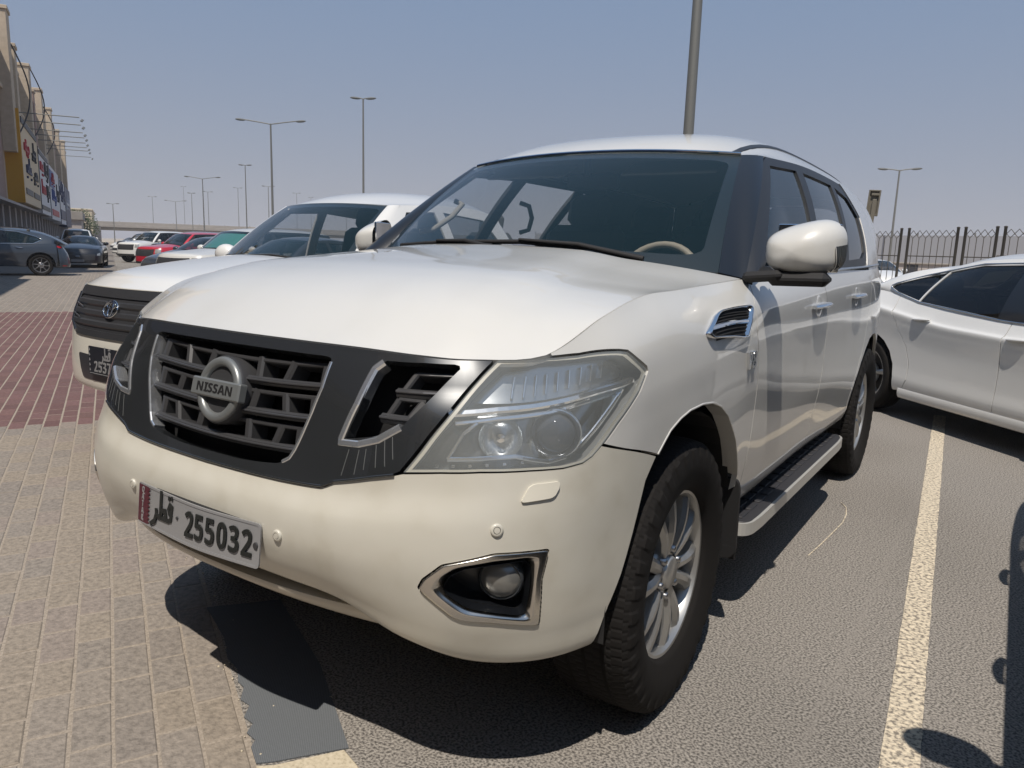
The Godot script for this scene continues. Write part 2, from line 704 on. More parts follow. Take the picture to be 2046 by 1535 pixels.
# (u,v) on the side of the belt where z and y are given
func belt_at(g: Array, z: float, y: float, u0: float) -> Vector2:
	var q := Vector2(u0, g[0].size() * 0.5)
	for it in 25:
		var p := belt(g, q.x, q.y)
		var pu := belt(g, q.x + 0.01, q.y)
		var pv := belt(g, q.x, q.y + 0.01)
		var a := (pu.z - p.z) / 0.01
		var b := (pv.z - p.z) / 0.01
		var c := (pu.y - p.y) / 0.01
		var d := (pv.y - p.y) / 0.01
		var det := a * d - b * c
		if abs(det) < 1e-9:
			break
		var ez := z - p.z
		var ey := y - p.y
		var s := Vector2((ez * d - b * ey) / det, (a * ey - c * ez) / det)
		q += s.limit_length(1.5)
		q.y = clampf(q.y, -0.3, g[0].size() - 0.7)
		if s.length() < 1e-4:
			break
	return q

func belt_poly(g: Array, zy: Array, u0: float) -> PackedVector2Array:
	var o := PackedVector2Array()
	var last := u0
	for i in range(0, zy.size(), 2):
		var q := belt_at(g, zy[i], zy[i + 1], last)
		last = q.x
		o.append(q)
	return o

# Coons patch: edges as callables of t in 0..1 (bottom,top along a; left,right along b)
func coons(bot: Callable, top: Callable, left: Callable, right: Callable, a: float, b: float) -> Vector3:
	var c00: Vector3 = bot.call(0.0)
	var c10: Vector3 = bot.call(1.0)
	var c01: Vector3 = top.call(0.0)
	var c11: Vector3 = top.call(1.0)
	return (bot.call(a) as Vector3) * (1.0 - b) + (top.call(a) as Vector3) * b + (left.call(b) as Vector3) * (1.0 - a) + (right.call(b) as Vector3) * a \
		- (c00 * (1.0 - a) * (1.0 - b) + c10 * a * (1.0 - b) + c01 * (1.0 - a) * b + c11 * a * b)

# skin lofted between an outer and an inner loop on a surface; prof: [share of the way, height]
func resample(p: PackedVector2Array, k: int) -> PackedVector2Array:
	var q := _ccw(p)
	var c := Vector2.ZERO
	for a in q:
		c += a
	c /= q.size()
	var st := 0
	var best := 1e9
	for i in q.size():
		var an: float = abs((q[i] - c).angle() + 2.2)
		if an < best:
			best = an
			st = i
	var total := 0.0
	for i in q.size():
		total += q[i].distance_to(q[(i + 1) % q.size()])
	var o := PackedVector2Array()
	var acc := 0.0
	var i := st
	var seg := 0.0
	for j in k:
		var want := total * j / k
		while acc + q[i % q.size()].distance_to(q[(i + 1) % q.size()]) < want:
			acc += q[i % q.size()].distance_to(q[(i + 1) % q.size()])
			i += 1
		seg = q[i % q.size()].distance_to(q[(i + 1) % q.size()])
		o.append(q[i % q.size()].lerp(q[(i + 1) % q.size()], (want - acc) / max(seg, 1e-9)))
	return o

func loft(f: Callable, outer: PackedVector2Array, inner: PackedVector2Array, side: float, prof: Array, k := 72) -> MB:
	var A := resample(outer, k)
	var B := resample(inner, k)
	var rows := []
	for pr in prof:
		var row := PackedVector3Array()
		for i in k:
			var q := A[i].lerp(B[i], pr[0])
			var p: Vector3 = f.call(q.x, q.y)
			row.append(p + surf_n(f, q.x, q.y, p, 0.01, 0.01) * side * float(pr[1]))
		rows.append(row)
	var b := MB.new()
	var m := rows.size()
	var nn := []
	for r in m:
		var row := PackedVector3Array()
		for i in k:
			var t: Vector3 = rows[r][(i + 1) % k] - rows[r][(i + k - 1) % k]
			var s: Vector3 = rows[min(r + 1, m - 1)][i] - rows[max(r - 1, 0)][i]
			var q := A[i].lerp(B[i], prof[r][0])
			var sn := surf_n(f, q.x, q.y, Vector3.ZERO, 0.01, 0.01) * side
			var x := t.cross(s).normalized()
			row.append(x if x.dot(sn) > 0 else -x)
		nn.append(row)
	for r in m - 1:
		for i in k:
			var j := (i + 1) % k
			b.squad(rows[r][i], rows[r][j], rows[r + 1][j], rows[r + 1][i], nn[r][i], nn[r][j], nn[r + 1][j], nn[r + 1][i])
	return b

# Catmull-Rom through points, t in 0..1
func spl(pts: Array, t: float) -> Vector3:
	var m := pts.size() - 1
	var s := clampf(t, 0.0, 1.0) * m
	var k := mini(int(floor(s)), m - 1)
	var f := t * m - k
	var b: Vector3 = pts[k]
	var c: Vector3 = pts[k + 1]
	var a: Vector3 = pts[k - 1] if k > 0 else b * 2.0 - c
	var d: Vector3 = pts[k + 2] if k + 2 <= m else c * 2.0 - b
	return b.cubic_interpolate(c, a, d, f)
# ---------------------------------------------------------------- shared car pieces
# cabin: windscreen, roof, side frames with windows, rear glass. E(z) gives the left window sill.
func table_z(pts: Array, z: float) -> Vector3:
	# pts sorted by falling z
	var m := pts.size()
	if z >= (pts[0] as Vector3).z:
		return pts[0]
	var lo := 0
	var hi := m - 1
	if z <= (pts[hi] as Vector3).z:
		return pts[hi]
	while hi - lo > 1:
		var md := (lo + hi) >> 1
		if (pts[md] as Vector3).z >= z:
			lo = md
		else:
			hi = md
	var a: Vector3 = pts[lo]
	var b: Vector3 = pts[hi]
	return a.lerp(b, (a.z - z) / max(a.z - b.z, 1e-6))

func mx(p: Vector3) -> Vector3:
	return Vector3(-p.x, p.y, p.z)

func cabin(root: Node3D, E: Callable, P: Dictionary) -> Dictionary:
	var det: int = P.get("detail", 2)
	var ws0: Vector3 = P.ws0
	var ws1: Vector3 = P.ws1
	var s0: Vector3 = P.s0
	var s1: Vector3 = P.s1
	var d1: Vector3 = P.d1
	var d0: Vector3 = P.d0
	var wbow: Vector3 = P.wsc0      # centre of the windscreen base
	var wtop: Vector3 = P.wsc1      # centre of the windscreen top
	var base_c := func(a: float) -> Vector3:
		var k := 2.0 * a - 1.0
		return Vector3(-ws0.x * -k, lerp(wbow.y, ws0.y, pow(abs(k), 2.0)), lerp(wbow.z, ws0.z, pow(abs(k), 2.2)))
	var top_c := func(a: float) -> Vector3:
		var k := 2.0 * a - 1.0
		return Vector3(ws1.x * k, lerp(wtop.y, ws1.y, pow(abs(k), 2.0)), lerp(wtop.z, ws1.z, pow(abs(k), 2.2)))
	var wl := func(b: float) -> Vector3: return mx(ws0.lerp(ws1, b)) + Vector3(0, 0.02, 0.012) * 4.0 * b * (1.0 - b)
	var wr := func(b: float) -> Vector3: return ws0.lerp(ws1, b) + Vector3(0, 0.02, 0.012) * 4.0 * b * (1.0 - b)
	var wsf := func(a: float, b: float) -> Vector3:
		var p := coons(base_c, top_c, wl, wr, a, b)
		return p
	var glass: Material = P.get("ws_glass", M.glass)
	part("windscreen", panel(wsf, poly([0.0, 0.0, 1, 0.0, 1, 1, 0.0, 1]), [], 14 * det, 6 * det, 1.0, 0.0), glass, root)
	# black ceramic edge behind the glass
	if P.get("frit", true):
		part("windscreen_edge", panel(wsf, poly([0.0, 0.0, 1, 0.0, 1, 1, 0.0, 1]), [rounded(poly([0.035, P.get("frit_low", 0.10), 0.965, P.get("frit_low", 0.10), 0.975, 0.93, 0.025, 0.93]), 0.06)], 14 * det, 6 * det, 1.0, 0.0, -0.006), M.black_gloss, root)
	# pillars beside the windscreen
	var pl := MB.new()
	var pf := func(a: float, b: float) -> Vector3:
		var w: Vector3 = wr.call(b)
		var s := s0.lerp(s1, b) + Vector3(0.012, 0.012, 0.006) * 4.0 * b * (1.0 - b)
		return w.lerp(s, a) + Vector3(0.010, 0.0, 0.016) * 4.0 * a * (1.0 - a)
	pl.patch(pf, 0, 1, 6, 0, 1, 12, 1.0)
	var plm := pl.mesh()
	part("windscreen_pillar", plm, P.pillar, root)
	part("windscreen_pillar", mirx(plm), P.pillar, root)
	# side skin
	var up := []
	var rail: Array = [s1] + P.rail + [d1]
	for i in 13:
		var b := i / 12.0
		up.append(s0.lerp(s1, b) + Vector3(0.012, 0.012, 0.006) * 4.0 * b * (1.0 - b))
	for i in range(1, 41):
		up.append(spl(rail, i / 40.0))
	for i in range(1, 13):
		up.append(d1.lerp(d0, i / 12.0) + P.get("dbow", Vector3.ZERO) * 4.0 * (i / 12.0) * (1.0 - i / 12.0))
	for i in range(1, up.size()):
		if up[i].z > up[i - 1].z - 1e-4:
			up[i].z = up[i - 1].z - 1e-4
	var bow: float = P.get("bow", 0.02)
	var sf := func(z: float, t: float) -> Vector3:
		var a: Vector3 = E.call(z)
		var b := table_z(up, z)
		var p := a.lerp(b, t)
		p.x += bow * 4.0 * t * (1.0 - t)
		return p
	var holes := []
	for w in P.windows:
		var hp := PackedVector2Array()
		var dense := densify(poly(w), 0.05)
		for q in dense:
			var a: Vector3 = E.call(q.x)
			var b := table_z(up, q.x)
			hp.append(Vector2(q.x, clampf((q.y - a.y) / max(b.y - a.y, 0.02), 0.012, 0.985)))
		holes.append(hp)
	var z1: float = d0.z
	var z0: float = s0.z
	var outer := densify(poly([z1, 0, z0, 0, z0, 1, z1, 1]), 0.1)
	var fm := panel(sf, outer, holes, 24 * det, 6 * det, -1.0, 0.02).mesh()
	part("window_frame", fm, P.frame, root)
	part("window_frame", mirx(fm), P.frame, root)
	if P.has("rear_pillar"):
		var pz: Array = P.rear_pillar
		var rp := PackedVector2Array()
		for q in densify(poly(pz), 0.05):
			var a: Vector3 = E.call(q.x)
			var b := table_z(up, q.x)
			rp.append(Vector2(q.x, clampf((q.y - a.y) / max(b.y - a.y, 0.02), 0.0, 1.0)))
		var rpm := panel(sf, _ccw(rp), [], 12, 12, -1.0, 0.006, 0.005).mesh()
		part("rear_pillar", rpm, P.roof, root)
		part("rear_pillar", mirx(rpm), P.roof, root)
	for i in holes.size():
		var gp := panel(sf, holes[i], [], 6 * det, 5 * det, -1.0, 0.0, -0.008).mesh()
		var gm: Material = P.side_glass[min(i, P.side_glass.size() - 1)]
		part("side_window", gp, gm, root)
		part("side_window", mirx(gp), gm, root)
	# roof
	var rf := func(a: float) -> Vector3:
		var k := 2.0 * a - 1.0
		if abs(k) * s1.x <= ws1.x:
			return top_c.call(0.5 + 0.5 * k * s1.x / ws1.x)
		var e = (abs(k) * s1.x - ws1.x) / max(s1.x - ws1.x, 1e-4)
		var q := ws1.lerp(s1, e)
		q.x *= signf(k)
		return q
	var d1c: Vector3 = P.d1c
	var rb := func(a: float) -> Vector3:
		var k := 2.0 * a - 1.0
		return Vector3(d1.x * k, lerp(d1c.y, d1.y, pow(abs(k), 2.4)), lerp(d1c.z, d1.z, pow(abs(k), 2.2)))
	var rl := func(b: float) -> Vector3: return mx(spl(rail, b))
	var rr := func(b: float) -> Vector3: return spl(rail, b)
	var crown: float = P.crown
	var cp: float = P.get("crown_pow", 2.6)
	var rfun := func(a: float, b: float) -> Vector3:
		var p := coons(rf, rb, rl, rr, a, b)
		p.y += crown * (1.0 - pow(abs(2.0 * a - 1.0), cp)) * (1.0 - pow(abs(2.0 * b - 1.0), P.get("crown_len", 4.0)))
		return p
	part("roof", panel(rfun, poly([0, 0, 1, 0, 1, 1, 0, 1]), [], 16 * det, 14 * det, 1.0, 0.02), P.roof, root)
	if P.get("liner", true):
		part("headliner", panel(rfun, poly([0.03, 0.03, 0.97, 0.03, 0.97, 0.97, 0.03, 0.97]), [], 8, 8, 1.0, 0.0, -0.035), M.liner, root)
	# rear glass with its frame
	var d0c: Vector3 = P.d0c
	var bb := func(a: float) -> Vector3:
		var k := 2.0 * a - 1.0
		return Vector3(d0.x * k, lerp(d0c.y, d0.y, pow(abs(k), 2.2)), lerp(d0c.z, d0.z, pow(abs(k), 2.2)))
	var bl := func(b: float) -> Vector3: return mx(d0.lerp(d1, b) + P.get("dbow", Vector3.ZERO) * 4.0 * b * (1.0 - b))
	var br := func(b: float) -> Vector3: return d0.lerp(d1, b) + P.get("dbow", Vector3.ZERO) * 4.0 * b * (1.0 - b)
	var bf := func(a: float, b: float) -> Vector3: return coons(bb, rb, bl, br, a, b)
	var rw := rounded(poly(P.get("rear_hole", [0.12, 0.12, 0.88, 0.12, 0.84, 0.86, 0.16, 0.86])), 0.08)
	part("rear_window_frame", panel(bf, poly([0, 0, 1, 0, 1, 1, 0, 1]), [rw], 8 * det, 6 * det, -1.0, 0.02), P.get("rear_frame", P.frame), root)
	part("rear_window", panel(bf, rw, [], 6 * det, 4 * det, -1.0, 0.0, -0.006), P.side_glass[P.side_glass.size() - 1], root)
	return {"roof": rfun, "side": sf, "screen": wsf, "up": up}

func hood_fun(g: Array, uf: float, ua: float, vt: float, cowl: Callable, crown: float, ridge := 0.0) -> Callable:
	# front edge follows the belt's top row between -uf and uf, sides follow it up to ua
	var front := func(a: float) -> Vector3: return belt(g, lerp(-uf, uf, a), vt)
	var left := func(b: float) -> Vector3: return belt(g, -lerp(uf, ua, b), vt)
	var right := func(b: float) -> Vector3: return belt(g, lerp(uf, ua, b), vt)
	return func(a: float, b: float) -> Vector3:
		var p := coons(front, cowl, left, right, a, b)
		var k: float = abs(2.0 * a - 1.0)
		p.y += crown * (1.0 - k * k) * (1.0 - pow(1.0 - clampf(b, 0, 1), 3.0))
		if ridge > 0.0:
			p.y += ridge * smoothstep(0.80 - 0.18 * b, 0.60 - 0.18 * b, k) * smoothstep(0.0, 0.35, b)
		return p

# ---------------------------------------------------------------- wheels
func tyre_mesh(R: float, w: float, rimr: float, fine: bool) -> ArrayMesh:
	# axis along x, outer face towards +x
	var prof := []   # (x, r, tread flag)
	var hw := w * 0.5
	prof = [[hw * 0.72, rimr - 0.004, 0], [hw * 0.80, rimr + 0.004, 0], [hw * 0.86, rimr + 0.012, 0], [hw * 0.965, rimr + (R - rimr) * 0.33, 0], [hw * 1.0, rimr + (R - rimr) * 0.52, 0], [hw * 0.985, rimr + (R - rimr) * 0.70, 3], [hw * 0.95, rimr + (R - rimr) * 0.84, 3], [hw * 0.90, R - 0.018, 2], [hw * 0.82, R - 0.006, 1], [hw * 0.60, R - 0.001, 1], [hw * 0.50, R, 1]]
	for gx in [0.46, 0.04]:
		prof.append_array([[hw * gx, R, 1], [hw * (gx - 0.01), R - 0.008, 0], [hw * (gx - 0.09), R - 0.008, 0], [hw * (gx - 0.10), R, 1]])
		prof.append([hw * (gx - 0.25), R, 1])
	for gx in [-0.36]:
		prof.append_array([[hw * gx, R, 1], [hw * (gx - 0.01), R - 0.008, 0], [hw * (gx - 0.09), R - 0.008, 0], [hw * (gx - 0.10), R, 1]])
	prof.append_array([[-hw * 0.82, R - 0.006, 1], [-hw * 0.93, R - 0.03, 0], [-hw, rimr + (R - rimr) * 0.5, 0], [-hw * 0.8, rimr, 0]])
	var segs := 360 if fine else 40
	var mb := MB.new()
	var rad := func(i: int, k: int) -> float:
		var r: float = prof[i][1]
		if fine:
			var fl: int = prof[i][2]
			var ph := k % 4
			if (fl == 1 or fl == 2) and ph == (int(prof[i][0] * 60.0) % 3 + 3) % 3:
				r -= 0.0022
			if fl == 3 and (k % 12) < 6:
				r += 0.0
		return r
	var xs := func(i: int, k: int) -> float:
		var x: float = prof[i][0]
		if fine and prof[i][2] == 3 and (k % 10) >= 5:
			x -= 0.0035
		return x
	var m := prof.size()
	var P := []
	for i in m:
		var row := PackedVector3Array()
		for k in segs:
			var a := TAU * k / segs
			var r: float = rad.call(i, k)
			row.append(Vector3(xs.call(i, k), r * cos(a), r * sin(a)))
		P.append(row)
	var N := []
	for i in m:
		var row := PackedVector3Array()
		for k in segs:
			var pu: Vector3 = P[min(i + 1, m - 1)][k] - P[max(i - 1, 0)][k]
			var pv: Vector3 = P[i][(k + 1) % segs] - P[i][(k + segs - 1) % segs]
			var nn := pu.cross(pv).normalized()
			var outw: Vector3 = P[i][k] - Vector3(0, P[i][k].y, P[i][k].z).normalized() * (R * 0.8)
			if nn.dot(outw) < 0:
				nn = -nn
			row.append(nn)
		N.append(row)
	for i in m - 1:
		for k in segs:
			var k2 := (k + 1) % segs
			if fine and prof[i][2] > 0:
				mb.quad(P[i][k], P[i][k2], P[i + 1][k2], P[i + 1][k], N[i][k] + N[i + 1][k2])
			else:
				mb.squad(P[i][k], P[i][k2], P[i + 1][k2], P[i + 1][k], N[i][k], N[i][k2], N[i + 1][k2], N[i + 1][k])
	return mb.mesh()

# spokes: list of angles and half widths; axis x, outward +x
func spoke(mb: MB, ang: float, ang2: float, r0: float, r1: float, w0: float, w1: float, x0: float, x1: float, ridge: float) -> void:
	var sec := []
	for i in 6:
		var t := i / 5.0
		var a: float = lerp(ang, ang2, t)
		var r: float = lerp(r0, r1, t)
		var d := Vector3(0, cos(a), sin(a))
		var s := Vector3(0, -sin(a), cos(a))
		var w: float = lerp(w0, w1, t) * (1.0 - 0.22 * sin(t * PI))
		var xx: float = lerp(x0, x1, t) + 0.012 * sin(t * PI)
		var c := d * r
		sec.append([c + s * w + Vector3(xx - 0.045, 0, 0), c + s * w * 0.86 + Vector3(xx - ridge, 0, 0), c + s * w * 0.3 + Vector3(xx, 0, 0), c - s * w * 0.3 + Vector3(xx, 0, 0), c - s * w * 0.86 + Vector3(xx - ridge, 0, 0), c - s * w + Vector3(xx - 0.045, 0, 0)])
	for i in 5:
		for k in 5:
			var mid: Vector3 = (sec[i][2] + sec[i][3]) * 0.5
			var hint: Vector3 = (sec[i][k] + sec[i][k + 1]) * 0.5 - mid + Vector3(0.03, 0, 0)
			mb.quad(sec[i][k], sec[i][k + 1], sec[i + 1][k + 1], sec[i + 1][k], hint)

var wheel_cache := {}
func wheel(root: Node3D, called: String, at: Vector3, R: float, w: float, rimr: float, style: String, out: float, steer := 0.0, spin := 0.3) -> Node3D:
	var key := "%s%.2f%.2f%.2f" % [style, R, w, rimr]
	if not wheel_cache.has(key):
		var fine := style == "suv"
		var d := {}
		d.tyre = tyre_mesh(R, w, rimr, fine)
		var b := MB.new()
		var segs := 48 if fine else 24
		var ax := Transform3D(Basis(Vector3(0, 0, 1), Vector3(1, 0, 0), Vector3(0, 1, 0)), Vector3.ZERO)
		b.lathe(ax, [Vector2(rimr - 0.035, -w * 0.35), Vector2(rimr - 0.028, w * 0.18), Vector2(rimr - 0.020, w * 0.30), Vector2(rimr - 0.012, w * 0.355), Vector2(rimr - 0.012, w * 0.355), Vector2(rimr + 0.004, w * 0.365), Vector2(rimr + 0.006, w * 0.35)], segs)
		d.rim = b.mesh()
		var sp := []
		if style == "suv":
			for i in 6:
				for sgn in [-1.0, 1.0]:
					var s := MB.new()
					var a := TAU * i / 6.0
					spoke(s, a + sgn * 0.20, a + sgn * 0.225, 0.060, rimr - 0.014, 0.024, 0.036, w * 0.30, w * 0.315, 0.012)
					sp.append(s.mesh())
		else:
			var cnt := 5 if style == "five" else (8 if style == "dark" else 10)
			for i in cnt:
				var s := MB.new()
				spoke(s, TAU * i / cnt, TAU * i / cnt, 0.05, rimr - 0.015, 0.02, 0.034 if cnt == 5 else 0.018, w * 0.30, w * 0.32, 0.012)
				sp.append(s.mesh())
		d.spokes = sp
		var h := MB.new()
		h.lathe(ax, [Vector2(0.098, w * 0.10), Vector2(0.094, w * 0.235), Vector2(0.080, w * 0.275), Vector2(0.052, w * 0.285), Vector2(0.048, w * 0.33), Vector2(0.044, w * 0.345), Vector2(0.0, w * 0.35)], 32 if fine else 16)
		d.hub = h.mesh()
		d.nuts = []
		for i in (6 if fine else 5):
			var nb := MB.new()
			var a := TAU * (i + 0.5) / (6.0 if fine else 5.0)
			nb.lathe(Transform3D(ax.basis, Vector3(0, cos(a) * 0.071, sin(a) * 0.071)), [Vector2(0.012, w * 0.22), Vector2(0.011, w * 0.33), Vector2(0.006, w * 0.345), Vector2(0, w * 0.345)], 6)
			d.nuts.append(nb.mesh())
		var br := MB.new()
		br.lathe(ax, [Vector2(0.0, w * 0.02), Vector2(rimr * 0.78, w * 0.02), Vector2(rimr * 0.78, -w * 0.08)], 32)
		br.lathe(ax, [Vector2(rimr - 0.03, -w * 0.34), Vector2(0.0, -w * 0.34)], 24)
		d.brake = br.mesh()
		wheel_cache[key] = d
	var d: Dictionary = wheel_cache[key]
	var wn := Node3D.new()
	wn.name = "wheel"
	root.add_child(wn, true)
	wn.position = at
	var bs := Basis.from_euler(Vector3(spin, 0, 0))
	if out < 0:
		bs = Basis(Vector3.UP, PI) * bs
	wn.basis = Basis(Vector3.UP, steer) * bs
	var rm: Material = M.alloy if style != "dark" else M.alloy_dark
	part("tyre", d.tyre, M.tyre, wn)
	part("rim", d.rim, rm, wn)
	for s in d.spokes:
		part("spoke", s, rm, wn)
	part("hub", d.hub, rm, wn)
	for s in d.nuts:
		part("wheel_nut", s, M.steel, wn)
	part("brake_disc", d.brake, M.brake, wn)
	return wn

func arch_liner(root: Node3D, z: float, y: float, r: float, xin: float, xout: float) -> void:
	var b := MB.new()
	for i in 16:
		var a0 := PI * (-0.03 + 1.08 * i / 16.0)
		var a1 := PI * (-0.03 + 1.08 * (i + 1) / 16.0)
		var p0 := Vector3(0, y + sin(a0) * r, z + cos(a0) * r)
		var p1 := Vector3(0, y + sin(a1) * r, z + cos(a1) * r)
		b.quad(p0 + Vector3(xin, 0, 0), p1 + Vector3(xin, 0, 0), p1 + Vector3(xout, 0, 0), p0 + Vector3(xout, 0, 0), Vector3(0, y, z) - p0)
		b.quad(p0 + Vector3(xin, 0, 0), p1 + Vector3(xin, 0, 0), Vector3(xin, y, z), Vector3(xin, y, z), Vector3(xout - xin, 0, 0))
	var m := b.mesh()
	part("wheel_arch_liner", m, M.rubber, root)
	part("wheel_arch_liner", mirx(m), M.rubber, root)

func seat(root: Node3D, at: Vector3, w: float, mat: Material, headrest := true) -> void:
	var b := MB.new()
	b.box(T(at + Vector3(0, 0.30, 0.05), Vector3(-0.10, 0, 0)), Vector3(w, 0.16, 0.52), 0.05)
	b.box(T(at + Vector3(0, 0.68, -0.27), Vector3(-0.28, 0, 0)), Vector3(w * 0.94, 0.66, 0.15), 0.06)
	if headrest:
		b.box(T(at + Vector3(0, 1.08, -0.375), Vector3(-0.22, 0, 0)), Vector3(0.27, 0.19, 0.10), 0.045)
		b.box(T(at + Vector3(0.06, 0.98, -0.35), Vector3(-0.22, 0, 0)), Vector3(0.012, 0.14, 0.012))
		b.box(T(at + Vector3(-0.06, 0.98, -0.35), Vector3(-0.22, 0, 0)), Vector3(0.012, 0.14, 0.012))
	part("seat", b, mat, root)

func steering_wheel(root: Node3D, at: Vector3, r: float, mat: Material) -> void:
	var b := MB.new()
	var x := T(at, Vector3(-0.45, 0, 0))
	var ring := []
	for i in 33:
		var a := TAU * i / 32.0
		ring.append(x * Vector3(cos(a) * r, sin(a) * r, 0))
	b.tube(ring, 0.016, 8, false)
	b.box(x * T(Vector3(0, 0, 0.02)), Vector3(0.17, 0.13, 0.05), 0.03)
	b.box(x * T(Vector3(0, -0.0, 0.015)), Vector3(r * 1.9, 0.035, 0.02), 0.008)
	b.box(x * T(Vector3(0, -r * 0.5, 0.015)), Vector3(0.05, r * 0.95, 0.02), 0.008)
	part("steering_wheel", b, mat, root)

# the three Arabic letters of the country's name, drawn as strokes, about 1 wide
func arabic_qatar(b: MB, x: Transform3D, s: float, w: float, d: float) -> void:
	var L := [[[0.86, 0.42], [0.98, 0.44], [1.0, 0.58], [0.9, 0.62], [0.84, 0.5], [0.9, 0.4], [0.98, 0.36], [0.96, 0.24], [0.84, 0.2], [0.7, 0.2]],
		[[0.72, 0.2], [0.46, 0.2], [0.38, 0.2]], [[0.46, 0.22], [0.54, 0.4], [0.68, 0.42], [0.72, 0.3], [0.64, 0.2]], [[0.46, 0.2], [0.46, 0.86]],
		[[0.38, 0.2], [0.26, 0.24], [0.24, 0.36]], [[0.26, 0.26], [0.18, 0.06], [0.0, -0.06]], [[0.84, 0.78], [0.86, 0.78]], [[0.97, 0.80], [0.99, 0.80]]]
	for st in L:
		var pts := []
		for q in st:
			pts.append(Vector2(q[0] - 0.5, q[1] - 0.4) * s)
		b.stroke(x, pts, w, 0.0, d)
# ---------------------------------------------------------------- the white off-roader in front
var pg: Array
func patrol_belt() -> Array:
	var plan := []
	for q in [[0, .952], [.25, .946], [.45, .928], [.63, .885], [.785, .79], [.90, .63], [.955, .43], [.978, .22], [.988, .0], [.990, -.25], [.990, -.52], [.988, -.8], [.988, -1.2], [.988, -1.65], [.986, -2.1], [.983, -2.55], [.975, -2.85], [.962, -3.1], [.938, -3.4], [.895, -3.75], [.82, -4.0], [.66, -4.14], [.34, -4.19], [0, -4.2]]:
		plan.append(Vector2(q[0], q[1]))
	var K := [0, 1, 2, 3, 4, 5, 6, 7, 8, 9, 10, 13, 16, 18, 19, 20, 23]
	var ys := [[.515, .515, .505, .445, .40, .385, .38, .40, .41, .42, .42, .43, .43, .43, .42, .42, .42],
		[.52, .52, .51, .45, .405, .39, .39, .41, .42, .43, .43, .44, .44, .44, .43, .43, .43],
		[.555, .555, .55, .51, .48, .47, .47, .48, .49, .50, .50, .50, .50, .50, .50, .50, .50],
		[.60, .60, .60, .58, .565, .56, .57, .58, .58, .60, .60, .61, .60, .60, .60, .60, .60],
		[.66, .66, .66, .66, .66, .66, .67, .68, .69, .70, .71, .73, .72, .72, .72, .72, .72],
		[.725, .725, .73, .74, .745, .755, .77, .79, .80, .81, .82, .84, .84, .84, .84, .84, .84],
		[.785, .785, .79, .81, .82, .835, .85, .88, .90, .91, .92, .95, .95, .95, .95, .95, .95],
		[.87, .87, .875, .885, .89, .90, .92, .95, .97, .99, 1.0, 1.03, 1.04, 1.04, 1.04, 1.04, 1.04],
		[.97, .97, .97, .97, .97, .985, 1.01, 1.04, 1.06, 1.08, 1.08, 1.11, 1.13, 1.14, 1.14, 1.14, 1.14],
		[1.05, 1.05, 1.05, 1.04, 1.04, 1.055, 1.10, 1.145, 1.16, 1.18, 1.19, 1.21, 1.23, 1.24, 1.24, 1.24, 1.24],
		[1.108, 1.108, 1.107, 1.10, 1.095, 1.112, 1.195, 1.238, 1.249, 1.26, 1.275, 1.30, 1.32, 1.33, 1.33, 1.33, 1.33]]
	var os := [[-.14, -.14, -.14, -.13, -.12, -.12, -.12, -.12, -.12, -.12, -.12, -.12, -.12, -.12, -.12, -.12, -.12],
		[-.064, -.064, -.064, -.060, -.055, -.034, -.02, -.02, -.02, -.05, -.085, -.085, -.05, -.03, -.05, -.05, -.05],
		[-.034, -.034, -.034, -.030, -.022, -.010, -.004, 0, 0, -.018, -.045, -.048, -.020, -.005, -.02, -.02, -.02],
		[-.012, -.012, -.012, -.010, -.006, 0, 0, .002, .004, -.004, -.024, -.028, -.008, 0, 0, 0, 0],
		[0, 0, 0, 0, 0, 0, -.002, 0, .006, .002, -.010, -.012, .0, .004, 0, 0, 0],
		[-.008, -.008, -.008, -.008, -.008, -.006, -.004, -.002, .006, .004, -.004, -.006, .004, .006, 0, 0, 0],
		[-.04, -.04, -.04, -.034, -.03, -.018, -.008, -.004, .003, .002, 0, -.002, 0, .002, 0, 0, 0],
		[-.066, -.066, -.06, -.05, -.047, -.03, -.012, -.006, 0, .002, .003, .002, 0, 0, 0, 0, -.01],
		[-.09, -.09, -.083, -.077, -.073, -.045, -.018, -.012, -.006, -.002, .003, .003, 0, -.004, -.01, -.01, -.02],
		[-.115, -.115, -.115, -.117, -.115, -.07, -.036, -.035, -.03, -.026, -.012, -.006, -.008, -.014, -.02, -.03, -.05],
		[-.145, -.145, -.145, -.15, -.15, -.09, -.083, -.098, -.096, -.095, -.07, -.035, -.035, -.04, -.06, -.07, -.09]]
	return belt_from(plan, K, ys, os)

func pb(u: float, v: float) -> Vector3:
	return belt(pg, u, v)
func pn(u: float, v: float) -> Vector3:
	return surf_n(pb, u, v, Vector3.ZERO, 0.01, 0.01)
# (u,v) at the front for given x,y
func front_at(x: float, y: float) -> Vector2:
	var q := Vector2(x / 0.23, 7.0)
	for it in 30:
		var p := pb(q.x, q.y)
		var pu := (pb(q.x + 0.01, q.y) - p) / 0.01
		var pv := (pb(q.x, q.y + 0.01) - p) / 0.01
		var det := pu.x * pv.y - pv.x * pu.y
		if abs(det) < 1e-9:
			break
		var ex := x - p.x
		var ey := y - p.y
		var s := Vector2((ex * pv.y - pv.x * ey) / det, (pu.x * ey - pu.y * ex) / det).limit_length(0.8)
		q += s
		if s.length() < 1e-4:
			break
	return q
func fpt(x: float, y: float, off: float) -> Vector3:
	var q := front_at(x, y)
	return pb(q.x, q.y) + pn(q.x, q.y) * off

func off_poly(p: PackedVector2Array, d: float) -> PackedVector2Array:
	var r := Geometry2D.offset_polygon(p, d)
	return r[0] if r.size() > 0 else p

